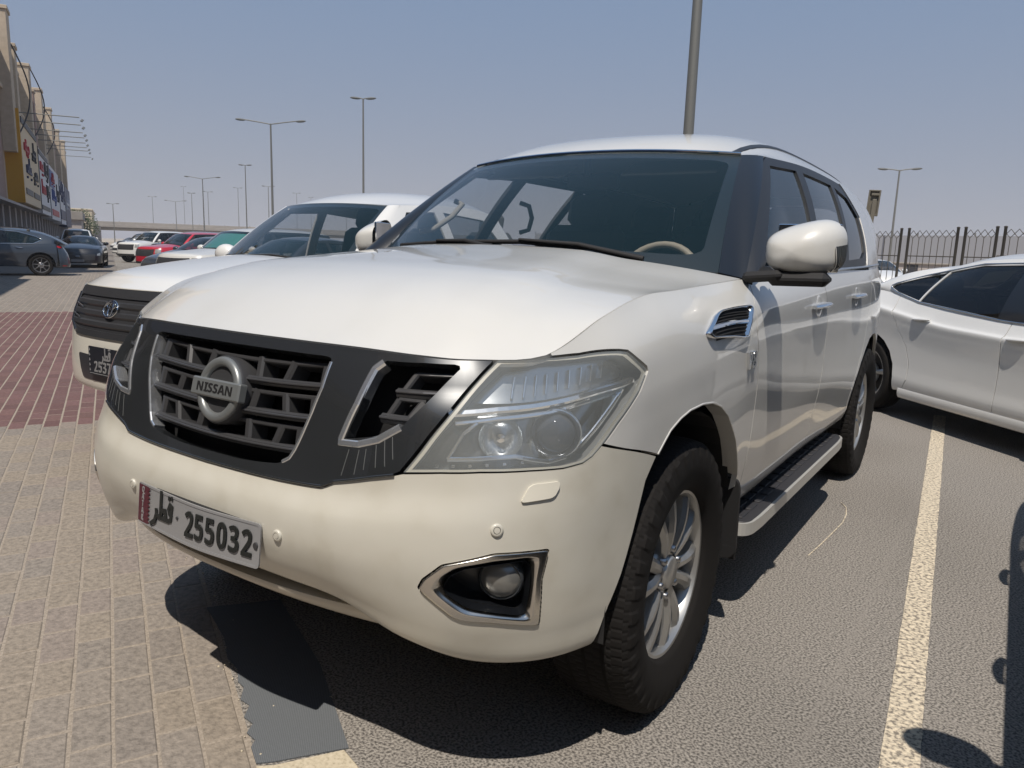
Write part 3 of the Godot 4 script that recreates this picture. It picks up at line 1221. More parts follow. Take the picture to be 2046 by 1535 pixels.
func sym(p: PackedVector2Array) -> PackedVector2Array:
	# half outline from u=0 (first point) round to u=0 (last point), completed by its mirror image
	var o := p.duplicate()
	for i in range(p.size() - 1, -1, -1):
		if p[i].x > 0.001:
			o.append(Vector2(-p[i].x, p[i].y))
	return o

func mirp(p: PackedVector2Array) -> PackedVector2Array:
	var o := PackedVector2Array()
	for i in range(p.size() - 1, -1, -1):
		o.append(Vector2(-p[i].x, p[i].y))
	return o

func wall(f: Callable, loop: PackedVector2Array, o0: float, o1: float, side: float, inward := true) -> MB:
	var b := MB.new()
	var L := densify(loop, 0.12)
	var c := Vector3.ZERO
	for q in L:
		c += f.call(q.x, q.y)
	c /= L.size()
	for i in L.size():
		var q0 := L[i]
		var q1 := L[(i + 1) % L.size()]
		var p0: Vector3 = f.call(q0.x, q0.y)
		var p1: Vector3 = f.call(q1.x, q1.y)
		var n0 := surf_n(f, q0.x, q0.y, p0, 0.01, 0.01) * side
		var n1 := surf_n(f, q1.x, q1.y, p1, 0.01, 0.01) * side
		var hint := c - p0
		b.quad(p0 + n0 * o0, p1 + n1 * o0, p1 + n1 * o1, p0 + n0 * o1, hint if inward else -hint)
	return b

# flat bar of rectangular section laid along surface points
func ribbon(pts: Array, nrm: Array, h: float, d0: float, d1: float, up := Vector3.UP) -> MB:
	var b := MB.new()
	for i in pts.size() - 1:
		var q := []
		for j in [i, i + 1]:
			var t: Vector3 = ((pts[min(j + 1, pts.size() - 1)] as Vector3) - (pts[max(j - 1, 0)] as Vector3)).normalized()
			var n: Vector3 = nrm[j]
			var s := n.cross(t).normalized()
			if s.dot(up) < 0:
				s = -s
			var p: Vector3 = pts[j]
			q.append([p + s * h * 0.5 + n * d0, p + s * h * 0.5 + n * (d1 - h * 0.25), p + s * h * 0.25 + n * d1, p - s * h * 0.25 + n * d1, p - s * h * 0.5 + n * (d1 - h * 0.25), p - s * h * 0.5 + n * d0, s, n])
		var ns: Array = [q[0][6], q[0][6] + q[0][7], q[0][7], q[0][7] - q[0][6], -q[0][6]]
		for k in 5:
			b.quad(q[0][k], q[0][k + 1], q[1][k + 1], q[1][k], ns[k])
		if i == 0:
			var tn: Vector3 = (pts[0] as Vector3) - (pts[1] as Vector3)
			b.quad(q[0][0], q[0][1], q[0][4], q[0][5], tn)
			b.quad(q[0][1], q[0][2], q[0][3], q[0][4], tn)
		if i == pts.size() - 2:
			var tn: Vector3 = (pts[i + 1] as Vector3) - (pts[i] as Vector3)
			b.quad(q[1][0], q[1][1], q[1][4], q[1][5], tn)
			b.quad(q[1][1], q[1][2], q[1][3], q[1][4], tn)
	return b

func uv_ribbon(uvs: Array, h: float, d0: float, d1: float, n := 4, up := Vector3.UP) -> MB:
	var pts := []
	var nr := []
	for i in range(0, uvs.size() - 2, 2):
		for j in n:
			var t := float(j) / n
			var u: float = lerp(float(uvs[i]), float(uvs[i + 2]), t)
			var v: float = lerp(float(uvs[i + 1]), float(uvs[i + 3]), t)
			pts.append(pb(u, v))
			nr.append(pn(u, v))
	var u2: float = uvs[-2]
	var v2: float = uvs[-1]
	pts.append(pb(u2, v2))
	nr.append(pn(u2, v2))
	return ribbon(pts, nr, h, d0, d1, up)

func both(called: String, m, mat: Material, root: Node3D) -> Array:
	var mm: ArrayMesh = m.mesh() if m is MB else m
	return [part(called, mm, mat, root), part(called, mirx(mm), mat, root)]

func build_patrol() -> void:
	pg = patrol_belt()
	var root := thing("parked_suv", "large cream white SUV with dark grille facing the camera, plate 255032", "car", Vector3.ZERO, 0.0)
	# ---- skins
	var head_l := poly([4.33, 10.0, 4.66, 9.98, 5.05, 9.87, 5.45, 9.52, 6.06, 9.15, 6.18, 9.05, 6.32, 8.77, 6.49, 8.45, 6.51, 8.35, 6.33, 7.95, 5.92, 7.33, 5.67, 6.85, 5.52, 6.57, 5.37, 6.42, 5.09, 6.40, 4.65, 6.52, 4.05, 6.62, 3.53, 6.63, 3.0, 6.59, 3.35, 7.54, 3.74, 8.49, 4.03, 9.19])
	head_l.reverse()
	var fog_out := poly([3.28, 3.38, 3.34, 3.64, 3.58, 4.07, 4.2, 4.33, 4.86, 4.27, 4.87, 4.17, 4.79, 3.56, 4.8, 2.39, 4.78, 2.31, 4.21, 2.51, 3.82, 2.54, 3.69, 2.63, 3.49, 2.96, 3.32, 3.25])
	fog_out.reverse()
	fog_out = rounded(fog_out, 0.05, 3)
	var fog_in := poly([3.6, 3.43, 3.68, 3.76, 3.87, 3.97, 4.54, 4.08, 4.63, 3.95, 4.63, 3.51, 4.6, 2.81, 4.54, 2.71, 3.93, 2.94, 3.81, 3.06, 3.66, 3.28])
	fog_in.reverse()
	fog_in = rounded(fog_in, 0.06, 3)
	var bump := sym(poly([0, 0.1, 2, 0.1, 3, 0.1, 4, 0.1, 5, 0.1, 5.55, 0.1, 5.62, .6, 5.7, 1.34, 5.87, 2.19, 6.06, 2.85, 6.29, 3.88, 6.52, 5.0, 6.75, 5.52, 6.17, 6.22, 5.67, 6.80, 5.52, 6.53, 5.37, 6.38, 5.09, 6.36, 4.65, 6.48, 4.05, 6.58, 3.53, 6.59, 3.0, 6.54, 2.88, 6.48, 2.54, 6.38, 2.23, 6.28, 2.0, 6.20, 1.88, 6.06, 1.78, 5.99, 1.12, 5.95, 0.24, 5.91, 0, 5.91]))
	part("front_bumper", panel(pb, bump, [fog_out, mirp(fog_out)], 90, 34, 1.0, 0.02), M.bumper, root)
	# things seen through the gaps
	part("inner_body", panel(pb, sym(poly([0, 5.2, 5.2, 5.2, 5.9, 6.0, 6.9, 6.2, 7.62, 6.9, 8.4, 6.7, 9.0, 6.0, 9.75, 4.8, 10.02, 1.2, 14.4, 1.2, 14.6, 4.0, 15.4, 5.4, 16.9, 6.2, 18.2, 5.0, 19, 2, 23, 2, 23, 9.6, 10, 9.6, 6, 9.2, 5, 9.5, 0, 9.5])), [off_poly(head_l, 0.05), mirp(off_poly(head_l, 0.05)), poly([-1.7, 6.2, 1.7, 6.2, 1.75, 9.7, -1.75, 9.7]), poly([1.9, 7.2, 3.9, 7.2, 3.9, 9.95, 1.9, 9.95]), poly([-3.9, 7.2, -1.9, 7.2, -1.9, 9.95, -3.9, 9.95])], 140, 24, 1.0, 0.0, -0.022), M.rubber, root)
	# ---- hood
	var cowl := func(a: float) -> Vector3:
		var k: float = 2.0 * a - 1.0
		var e := pb(10.0, 10)
		return Vector3(e.x * k, lerp(1.335, e.y, pow(abs(k), 2.6)), lerp(-.30, e.z, pow(abs(k), 2.2)))
	var hf := hood_fun(pg, 5.02, 10.0, 10.0, cowl, 0.018, 0.013)
	part("hood", panel(hf, poly([0.004, 0.006, 0.996, 0.006, 0.996, 0.985, 0.004, 0.985]), [], 48, 40, 1.0, 0.022), M.paint, root)
	# ---- dark grille surround
	var open := rounded(sym(poly([0, 6.28, .49, 6.29, .78, 6.35, 1.06, 6.43, 1.15, 6.53, 1.22, 6.66, 1.29, 6.88, 1.48, 7.82, 1.57, 8.47, 1.61, 9.25, 1.6, 9.44, 1.5, 9.5, .73, 9.5, 0, 9.5])), 0.08, 3)
	var pocket := poly([2.51, 9.66, 3.14, 9.76, 3.68, 9.80, 3.77, 9.75, 3.78, 9.62, 3.39, 8.73, 2.96, 7.78, 2.87, 7.64, 2.61, 7.48, 2.26, 7.38, 2.1, 7.35, 2.24, 8.03, 2.35, 9.11, 2.4, 9.48])
	pocket.reverse()
	var surround := sym(poly([0, 5.97, .24, 5.97, 1.12, 6.01, 1.81, 6.06, 1.88, 6.12, 2.0, 6.26, 2.23, 6.35, 2.54, 6.45, 2.88, 6.55, 2.97, 6.63, 3.32, 7.56, 3.71, 8.52, 4.0, 9.21, 4.28, 9.96, 0, 9.96]))
	var gs := part("grille_surround", panel(pb, surround, [open, pocket, mirp(pocket)], 60, 30, 1.0, 0.03, 0.004), M.dark_chrome, root)
	# bright bead round the surround's lower edge
	var bead := uv_ribbon([0.0, 5.96, 1.12, 6.0, 1.81, 6.05, 2.0, 6.24, 2.54, 6.43, 2.9, 6.53], 0.006, 0.0, 0.007, 5)
	both("trim_strip", bead, M.dark_chrome, root)
	# chrome rim of the main opening (sides) and the pocket trims
	var rimc := uv_ribbon([1.12, 6.50, 1.22, 6.63, 1.29, 6.88, 1.48, 7.82, 1.57, 8.47, 1.61, 9.30], 0.010, -0.028, 0.006, 4, Vector3.RIGHT)
	both("opening_trim", rimc, M.trim_chrome, root)
	both("opening_trim", uv_ribbon([2.46, 9.60, 2.34, 9.30, 2.19, 8.19, 2.02, 7.30], 0.020, -0.03, 0.007, 4, Vector3.RIGHT), M.trim_chrome, root)
	both("opening_trim", uv_ribbon([2.0, 7.24, 2.32, 7.25, 2.62, 7.40, 2.93, 7.74], 0.020, -0.03, 0.007, 4), M.trim_chrome, root)
	# dried water streaks below the pockets
	for q in [[2.18, 7.10, 2.10, 6.42], [2.34, 7.12, 2.30, 6.48], [2.45, 7.16, 2.44, 6.62], [2.60, 7.28, 2.62, 6.70], [2.72, 7.42, 2.76, 6.75], [2.83, 7.50, 2.87, 6.95]]:
		both("water_streak", uv_ribbon([q[0], q[1], lerp(q[0], q[2], .5), lerp(q[1], q[3], .5), q[2], q[3]], 0.0022, 0.003, 0.0046, 2, Vector3.RIGHT), M.streak, root)
	# dark space behind
	part("grille_backing", panel(pb, sym(poly([0, 5.8, 4.1, 5.8, 4.4, 10, 0, 10])), [], 24, 12, 1.0, 0.0, -0.10), M.void_black, root)
	# grille bars: three rows of framed cells
	var rows := [[1.066, 1.012, .345], [.985, .934, .330], [.908, .858, .300]]
	for ri in 3:
		var r: Array = rows[ri]
		var hw: float = r[2]
		for sgn in [-1.0, 1.0]:
			var tp := []
			var tn := []
			var bp := []
			var bn := []
			for i in 13:
				var x: float = sgn * lerp(0.0, hw, i / 12.0)
				var sag := 0.010 * (x * x) / 0.1
				var q := front_at(x, r[0] + sag - 0.01)
				tp.append(pb(q.x, q.y))
				tn.append(pn(q.x, q.y))
				q = front_at(x, r[1] + sag - 0.01)
				bp.append(pb(q.x, q.y))
				bn.append(pn(q.x, q.y))
			part("grille_bar", ribbon(tp, tn, 0.012, -0.075, -0.022), M.grille, root)
			part("grille_bar", ribbon(bp, bn, 0.020, -0.075, -0.010), M.grille, root)
			part("grille_bar", ribbon(bp, bn, 0.006, -0.011, -0.005), M.grille_gloss, root)
			var xs := [[0.098, 0.106], [0.222, 0.204], [hw - 0.014, hw - 0.010]]
			if ri == 1:
				xs = [[0.112, 0.100], [0.215, 0.228], [hw - 0.014, hw - 0.010]]
			for xx in xs:
				var a := fpt(sgn * float(xx[0]), r[0] - 0.004, 0.0)
				var b := fpt(sgn * float(xx[1]), r[1] - 0.004, 0.0)
				var q := front_at(sgn * float(xx[0]), (r[0] + r[1]) * 0.5)
				var nn := pn(q.x, q.y)
				part("grille_rib", ribbon([a, a.lerp(b, 0.5), b], [nn, nn, nn], 0.024, -0.075, -0.018, Vector3.RIGHT), M.grille, root)
	# side pockets: two framed slats each
	for sgn in [-1.0, 1.0]:
		for sl in [[1.028, .545, .672], [.968, .525, .628]]:
			var a := []
			var an := []
			for i in 5:
				var x: float = sgn * lerp(sl[1], sl[2], i / 4.0)
				var q := front_at(x, sl[0])
				a.append(pb(q.x, q.y))
				an.append(pn(q.x, q.y))
			part("grille_bar", ribbon(a, an, 0.022, -0.07, -0.020), M.grille, root)
			part("grille_bar", ribbon(a, an, 0.007, -0.022, -0.014), M.grille_gloss, root)
			var c := fpt(sgn * (float(sl[2]) - 0.012), sl[0] + 0.04, -0.0)
			var d := fpt(sgn * (float(sl[2]) - 0.03), sl[0], -0.0)
			part("grille_rib", ribbon([c, d], [an[4], an[4]], 0.022, -0.07, -0.022, Vector3.RIGHT), M.grille, root)
			c = fpt(sgn * (float(sl[1]) + 0.028), sl[0] + 0.042, -0.0)
			d = fpt(sgn * (float(sl[1]) + 0.012), sl[0], -0.0)
			part("grille_rib", ribbon([c, d], [an[0], an[0]], 0.016, -0.07, -0.024, Vector3.RIGHT), M.grille, root)
			var e := []
			for i in 4:
				var x: float = sgn * lerp(sl[1] + 0.028, sl[2] - 0.01, i / 3.0)
				var q := front_at(x, sl[0] + 0.042)
				e.append(pb(q.x, q.y))
			part("grille_bar", ribbon(e, [an[0], an[1], an[2], an[3]], 0.009, -0.07, -0.024), M.grille, root)
	# ---- emblem
	var em := Node3D.new()
	em.name = "emblem"
	root.add_child(em, true)
	var eq := front_at(0, .962)
	em.transform = frame(pb(0, eq.y) + Vector3(0, 0, -0.004), pn(0, eq.y))
	var ax := Transform3D(Basis(Vector3(1, 0, 0), Vector3(0, 0, 1), Vector3(0, -1, 0)), Vector3.ZERO)
	var eb := MB.new()
	eb.lathe(ax, [Vector2(0.089, -0.06), Vector2(0.091, 0.004), Vector2(0.088, 0.009), Vector2(0.0, 0.005)], 48)
	part("emblem_base", eb, M.grille, em)
	eb = MB.new()
	eb.lathe(ax, [Vector2(0.087, 0.004), Vector2(0.087, 0.010), Vector2(0.083, 0.018), Vector2(0.074, 0.021), Vector2(0.065, 0.018), Vector2(0.061, 0.010), Vector2(0.061, 0.004)], 56)
	part("emblem_ring", eb, M.satin, em)
	eb = MB.new()
	eb.prism(T(Vector3.ZERO), rounded(poly([-0.100, -0.024, 0.100, -0.024, 0.100, 0.024, -0.100, 0.024]), 0.004, 2), 0.004, 0.027, 0.004)
	var nbm := part("name_bar", eb, M.satin, em)
	var tm := text_mesh("NISSAN", 0.0235, 0.002)
	part("lettering", tm, M.void_black, nbm, T(Vector3(0, 0.000, 0.0275), Vector3.ZERO, Vector3(1.30, 1.0, 1.0)))
	# ---- number plate
	var pl := Node3D.new()
	pl.name = "number_plate"
	root.add_child(pl, true)
	pl.transform = Transform3D(Basis.from_euler(Vector3(-0.10, 0.0, -0.006)), Vector3(0, .628, .977))
	var plate_f := func(x: float, y: float) -> Vector3:
		return Vector3(x, y, -0.020 * pow(abs(x) / 0.26, 2.4) + 0.003 * sin(x * 17.0 + 1.0))
	part("plate_sheet", panel(plate_f, rrect(0.52, 0.112, 0.012), [], 30, 6, 1.0, 0.003), M.plate_white, pl)
	part("plate_rim", panel(plate_f, rrect(0.52, 0.112, 0.012), [rrect(0.508, 0.100, 0.009)], 40, 10, 1.0, 0.002, 0.0016), M.plate_white, pl)
	var fl := PackedVector2Array([Vector2(-.2565, -.0515)])
	for i in 9:
		fl.append(Vector2(-0.203, -0.0515 + 0.103 * i / 9.0))
		fl.append(Vector2(-0.190, -0.0515 + 0.103 * (i + 0.5) / 9.0))
	fl.append(Vector2(-0.203, 0.0515))
	fl.append(Vector2(-.2565, 0.0515))
	part("plate_flag", panel(plate_f, fl, [], 4, 18, 1.0, 0.0, 0.0022), M.maroon, pl)
	var ci := 0
	for ch in "QATAR":
		part("plate_letter", text_mesh(ch, 0.0165, 0.0012), M.plate_white, pl, Transform3D(Basis.from_euler(Vector3(0, -0.15, 0)), (plate_f.call(-0.231, 0.039 - ci * 0.0195) as Vector3) + Vector3(0, 0, 0.0028)))
		ci += 1
	ci = 0
	for ch in "255032":
		var x := 0.012 + ci * 0.0415
		part("plate_digit", text_mesh(ch, 0.060, 0.003, true), M.plate_ink, pl, Transform3D(Basis.from_euler(Vector3(0, 0.16 * x / 0.26, 0)).scaled_local(Vector3(0.86, 1.12, 1)), (plate_f.call(x, 0.0) as Vector3) + Vector3(0, 0, 0.0028)))
		ci += 1
	var ar := MB.new()
	arabic_qatar(ar, Transform3D(Basis.from_euler(Vector3(0, -0.06, 0)), (plate_f.call(-0.125, 0.006) as Vector3) + Vector3(0, 0, 0.002)), 0.105, 0.0115, 0.0022)
	part("plate_script", ar, M.plate_ink, pl)
	for x in [-0.045, 0.247]:
		var sc := MB.new()
		sc.lathe(Transform3D(ax.basis, (plate_f.call(x, 0.004 if x < 0 else 0.0) as Vector3)), [Vector2(0.0045 if x < 0 else 0.009, 0.0), Vector2(0.0040 if x < 0 else 0.008, 0.0035), Vector2(0, 0.0035)], 12)
		part("plate_screw", sc, M.grille, pl)
	var shim := MB.new()
	shim.box(T(Vector3(0.0, -0.004, -0.018)), Vector3(0.36, 0.113, 0.014), 0.002)
	part("plate_holder", shim, M.rubber, pl)
	# ---- lower slot and chin
	var slot := MB.new()
	var chin := MB.new()
	var chf := func(a: float, b: float) -> Vector3:
		var x: float = lerp(-0.60, 0.60, a)
		var e: float = pow(abs(x) / 0.60, 2.5)
		return Vector3(x, lerp(lerp(.452, .43, e), lerp(.492, .485, e), b) + 0.0, .892 - 0.10 * e - 0.03 * pow(1.0 - b, 2.0))
	chin.patch(chf, 0, 1, 24, 0, 1, 5, 1.0)
	var chb := func(a: float, b: float) -> Vector3: return (chf.call(a, 1.0) as Vector3) + Vector3(0, 0.004 * sin(b * PI), -0.16 * b)
	chin.patch(chb, 0, 1, 24, 0, 1, 3, 1.0)
	var chu := func(a: float, b: float) -> Vector3: return (chf.call(a, 0.0) as Vector3) + Vector3(0, -0.02 * b, -0.22 * b)
	chin.patch(chu, 0, 1, 24, 0, 1, 3, -1.0)
	part("chin_strip", chin, M.bumper_dirty, root)
	slot.box(T(Vector3(0, .50, .70)), Vector3(1.3, 0.10, 0.04))
	part("lower_slot", slot, M.void_black, root)
	# ---- headlights
	for sgn in [1.0, -1.0]:
		var hl := Node3D.new()
		hl.name = "headlight"
		root.add_child(hl, true)
		var bf := func(u: float, v: float) -> Vector3: return pb(u * sgn, v)
		var lens := off_poly(head_l, -0.02)
		part("lens", panel(bf, lens, [], 36, 24, sgn, 0.0, 0.003), M.lens, hl)
		part("housing_edge", panel(bf, lens, [off_poly(head_l, -0.09)], 36, 24, sgn, 0.0, -0.004), M.lens_edge, hl)
		part("housing_wall", wall(bf, lens, 0.0, -0.075, sgn), M.lamp_grey, hl)
		var zb := MB.new()
		zb = panel(bf, off_poly(head_l, 0.03), [], 20, 14, sgn, 0.0, -0.072)
		part("reflector_bowl", zb, M.lamp_dark, hl)
		# upper chamber with ribs
		var up_ch := poly([3.95, 8.75, 5.3, 8.45, 6.28, 8.35, 6.25, 8.75, 6.0, 9.05, 5.0, 9.68, 4.45, 9.8, 4.2, 9.3])
		part("indicator_chamber", panel(bf, up_ch, [], 16, 10, sgn, 0.0, -0.050), M.lamp_silver_dark, hl)
		for i in 9:
			var u := 4.5 + i * 0.17
			part("indicator_rib", _sgn_mesh(uv_ribbon([u, 8.75 - i * 0.02, u + 0.06, 9.5 - i * 0.06], 0.005, -0.05, -0.040, 3, Vector3.RIGHT), sgn), M.lamp_chrome, hl)
		part("chrome_blade", _sgn_mesh(uv_ribbon([3.55, 8.30, 4.3, 8.38, 5.0, 8.34, 5.7, 8.30, 6.36, 8.22], 0.018, -0.055, -0.018, 5), sgn), M.lamp_chrome, hl)
		part("chrome_blade", _sgn_mesh(uv_ribbon([3.70, 8.02, 4.3, 8.12, 5.0, 8.06, 5.6, 8.10], 0.010, -0.055, -0.024, 5), sgn), M.lamp_chrome, hl)
		part("chrome_blade", _sgn_mesh(uv_ribbon([5.55, 8.14, 6.0, 8.12, 6.36, 8.20], 0.024, -0.06, -0.030, 5), sgn), M.lamp_blue, hl)
		part("chrome_blade", _sgn_mesh(uv_ribbon([3.60, 7.02, 4.2, 7.02, 4.52, 7.0, 4.95, 6.68, 5.2, 6.72], 0.010, -0.06, -0.020, 5), sgn), M.lamp_chrome, hl)
		part("chrome_blade", _sgn_mesh(uv_ribbon([3.60, 7.02, 3.82, 7.7, 4.02, 8.0], 0.008, -0.06, -0.020, 5, Vector3.RIGHT), sgn), M.lamp_chrome, hl)
		for i in 3:
			part("chrome_blade", _sgn_mesh(uv_ribbon([5.25 + i * 0.10, 6.72 + i * 0.06, 5.62 + i * 0.09, 7.25 + i * 0.05, 6.05 + i * 0.08, 7.95 + i * 0.05], 0.009, -0.06, -0.022 - i * 0.004, 6, Vector3.RIGHT), sgn), M.lamp_chrome, hl)
		# projector and its shroud
		var pc := pb(5.02, 7.42)
		var pnm := pn(5.02, 7.42)
		pnm = (pnm * 0.55 + Vector3(0.05, 0, 1) * 0.45).normalized()
		var pj := MB.new()
		var fr := frame(pc - pnm * 0.05, pnm)
		var pax := fr * ax
		pj.lathe(pax, [Vector2(0.060, -0.03), Vector2(0.060, 0.014), Vector2(0.055, 0.020), Vector2(0.050, 0.014), Vector2(0.046, 0.004)], 36)
		part("projector_ring", _sgn_mesh(pj, sgn), M.lamp_chrome, hl)
		pj = MB.new()
		pj.lathe(pax, [Vector2(0.047, 0.002), Vector2(0.044, 0.016), Vector2(0.034, 0.027), Vector2(0.018, 0.034), Vector2(0, 0.036)], 30)
		part("projector_lens", _sgn_mesh(pj, sgn), M.proj_glass, hl)
		pj = MB.new()
		var pc2 := pb(4.30, 7.45)
		var fr2 := frame(pc2 - pnm * 0.062, pnm)
		pj.lathe(fr2 * ax, [Vector2(0.050, 0.02), Vector2(0.038, 0.002), Vector2(0.02, -0.004), Vector2(0.0, -0.006)], 24)
		part("main_beam_bowl", _sgn_mesh(pj, sgn), M.lamp_silver_dark, hl)
		pj = MB.new()
		pj.lathe(fr2 * ax, [Vector2(0.010, -0.005), Vector2(0.010, 0.020), Vector2(0.0, 0.022)], 12)
		part("bulb", _sgn_mesh(pj, sgn), M.lamp_chrome, hl)
		for i in 7:
			var led := MB.new()
			var q := pb(3.45 + i * 0.22, 6.80)
			led.box(frame(q - pn(3.5, 6.8) * 0.03, pn(3.45 + i * 0.22, 6.80)), Vector3(0.008, 0.006, 0.006), 0.001)
			part("daylight_led", _sgn_mesh(led, sgn), M.lamp_chrome, hl)
		# fog lamp
		var fg := Node3D.new()
		fg.name = "fog_lamp"
		root.add_child(fg, true)
		part("bezel", loft(bf, off_poly(fog_out, -0.02), fog_in, sgn, [[0.0, -0.012], [0.03, 0.004], [0.12, 0.005], [0.50, 0.006], [0.62, 0.003], [0.96, -0.010], [1.0, -0.03]], 110), M.satin_chrome, fg)
		part("bezel_wall", wall(bf, fog_in, 0.003, -0.08, sgn), M.black_gloss, fg)
		part("bezel_back", panel(bf, off_poly(fog_in, 0.03), [], 8, 8, sgn, 0.0, -0.075), M.black_gloss, fg)
		part("bezel_groove", wall(bf, fog_out, 0.0, -0.02, sgn), M.rubber, fg)
		var fc := pb(4.26, 3.50)
		var fd := (pn(4.26, 3.5) * 0.5 + Vector3(0.1, 0, 1) * 0.5).normalized()
		var ff := frame(fc - fd * 0.055, fd)
		var fb := MB.new()
		fb.lathe(ff * ax, [Vector2(0.052, -0.04), Vector2(0.052, 0.018), Vector2(0.047, 0.024), Vector2(0.045, 0.018)], 32)
		part("lamp_ring", _sgn_mesh(fb, sgn), M.lamp_dark, fg)
		fb = MB.new()
		fb.lathe(ff * ax, [Vector2(0.046, 0.016), Vector2(0.040, 0.026), Vector2(0.026, 0.034), Vector2(0.012, 0.038), Vector2(0, 0.039)], 30)
		part("lamp_lens", _sgn_mesh(fb, sgn), M.fog_glass, fg)
		# headlight washer cover and parking sensors
		var ws := poly([4.52, 5.6, 4.62, 5.97, 4.68, 6.05, 5.01, 6.0, 5.0, 5.8, 4.94, 5.61, 4.89, 5.56, 4.55, 5.57])
		ws.reverse()
		part("washer_cover", panel(bf, rounded(ws, 0.04, 3), [], 10, 10, sgn, 0.008, 0.006), M.washer, root)
		for sv in [[4.23, 4.92], [1.28, 4.04]]:
			var sq := pb(sv[0], sv[1])
			var sb := MB.new()
			var sx := frame(sq, pn(sv[0], sv[1])) * ax
			sb.lathe(sx, [Vector2(0.0145, -0.002), Vector2(0.0145, 0.003), Vector2(0.0125, 0.0055), Vector2(0.0085, 0.0055), Vector2(0.0085, 0.003), Vector2(0.0070, 0.003), Vector2(0.0070, 0.0055), Vector2(0.0, 0.0058)], 24)
			part("parking_sensor", _sgn_mesh(sb, sgn), M.bumper, root)
			sb = MB.new()
			sb.lathe(sx, [Vector2(0.0086, 0.0034), Vector2(0.0069, 0.0034)], 24)
			part("sensor_groove", _sgn_mesh(sb, sgn), M.rubber, root)
	# ---- wings, doors, quarter panels
	var fender := poly([5.08, 10.0, 5.09, 9.91, 5.47, 9.56, 6.06, 9.19, 6.2, 9.08, 6.35, 8.79, 6.53, 8.47, 6.55, 8.34, 6.36, 7.92, 5.95, 7.30, 5.71, 6.86, 6.17, 6.30, 6.77, 5.60, 7.1, 6.1, 7.36, 6.36, 7.62, 6.49, 7.98, 6.46, 8.32, 6.27, 8.62, 5.95, 8.9, 5.52, 9.31, 4.53, 9.72, 3.15, 9.8, 1.5, 9.8, .8, 10.0, .8, 10.04, 3.0, 10.03, 5.9, 9.90, 7.46, 9.80, 8.32, 9.81, 9.07, 10.02, 9.75, 10.1, 10.0])
	both("front_wing", panel(pb, fender, [], 46, 40, 1.0, 0.018), M.paint, root)
	var fdoor := poly([10.056, 1.2, 10.056, 3.0, 10.047, 5.9, 9.916, 7.46, 9.816, 8.32, 9.826, 9.07, 10.036, 9.75, 10.116, 10.0, 12.64, 10, 12.68, 9.19, 12.77, 8.14, 12.82, 7.21, 12.89, 5.22, 12.87, 4.17, 12.81, 3.28, 12.85, 2.47, 12.85, 1.2])
	var rd_edge := belt_poly(pg, [-2.78, 1.30, -2.77, 1.2, -2.75, 1.05, -2.71, .93, -2.62, .82, -2.53, .70, -2.47, .58, -2.46, .45], 15.6)
	var rdoor := poly([12.862, 1.2, 12.862, 2.47, 12.822, 3.28, 12.882, 4.17, 12.902, 5.22, 12.832, 7.21, 12.782, 8.14, 12.692, 9.19, 12.652, 10])
	for q in rd_edge:
		rdoor.append(q)
	rdoor.reverse()
	var quarter := PackedVector2Array()
	for i in range(rd_edge.size() - 1, -1, -1):
		quarter.append(rd_edge[i] + Vector2(0.015, 0))
	quarter[quarter.size() - 1].y = 10.0
	quarter.append_array(poly([18, 10, 20, 10, 20, 1, 18.95, 1.0]))
	for q in belt_poly(pg, [-3.54, .48, -3.55, .62, -3.50, .74, -3.40, .84, -3.25, .895, -3.07, .905, -2.9, .89, -2.76, .84, -2.66, .77, -2.56, .66, -2.50, .55, -2.49, .45], 18.5):
		quarter.append(q)
	var fdl := both("front_door", panel(pb, _ccw(fdoor), [], 40, 36, 1.0, 0.018), M.paint, root)
	var rdl := both("rear_door", panel(pb, _ccw(rdoor), [], 40, 36, 1.0, 0.018), M.paint, root)
	both("rear_quarter_panel", panel(pb, _ccw(quarter), [], 40, 36, 1.0, 0.018), M.paint, root)
	part("tailgate", panel(pb, poly([20.03, 1, 26.0 - 0.03, 1, 26 - 0.03, 10, 20.03, 10]), [], 30, 16, 1.0, 0.018), M.paint, root)
	# body-coloured lip inside the front arch
	both("arch_lip", uv_ribbon([6.80, 5.55, 7.1, 6.1, 7.36, 6.36, 7.62, 6.49, 7.98, 6.46, 8.32, 6.27, 8.62, 5.95, 8.9, 5.52, 9.31, 4.53, 9.72, 3.15], 0.006, -0.05, 0.002, 3), M.paint, root)
	# fender vent
	var vent := poly([8.09, 8.65, 8.18, 8.77, 8.5, 9.07, 8.67, 9.13, 9.56, 9.08, 9.65, 8.99, 9.51, 8.58, 9.36, 8.16, 9.29, 8.12, 8.21, 8.48])
	vent.reverse()
	var vin := off_poly(vent, -0.085)
	for sgn in [1.0, -1.0]:
		var vn := Node3D.new()
		vn.name = "wing_vent"
		root.add_child(vn, true)
		var bf := func(u: float, v: float) -> Vector3: return pb(u * sgn, v)
		part("vent_frame", loft(bf, rounded(vent, 0.06, 3), rounded(vin, 0.04, 2), sgn, [[0.0, -0.002], [0.06, 0.010], [0.35, 0.016], [0.75, 0.013], [1.0, 0.001]], 80), M.chrome, vn)
		part("vent_back", panel(bf, off_poly(vent, -0.05), [], 8, 6, sgn, 0.0, 0.002), M.void_black, vn)
		part("vent_slat", _sgn_mesh(uv_ribbon([8.26, 8.76, 9.0, 8.68, 9.52, 8.60], 0.013, 0.0, 0.010, 4), sgn), M.chrome, vn)
		for i in 6:
			var v0: float = [8.86, 8.94, 9.01, 8.58, 8.48, 8.38][i]
			part("vent_fin", _sgn_mesh(uv_ribbon([8.40 + (0.05 * i if i < 3 else 0.0), v0, 9.5 - (0.0 if i < 3 else 0.03 * i), v0 - 0.12], 0.004, 0.0, 0.006, 3), sgn), M.rubber, vn)
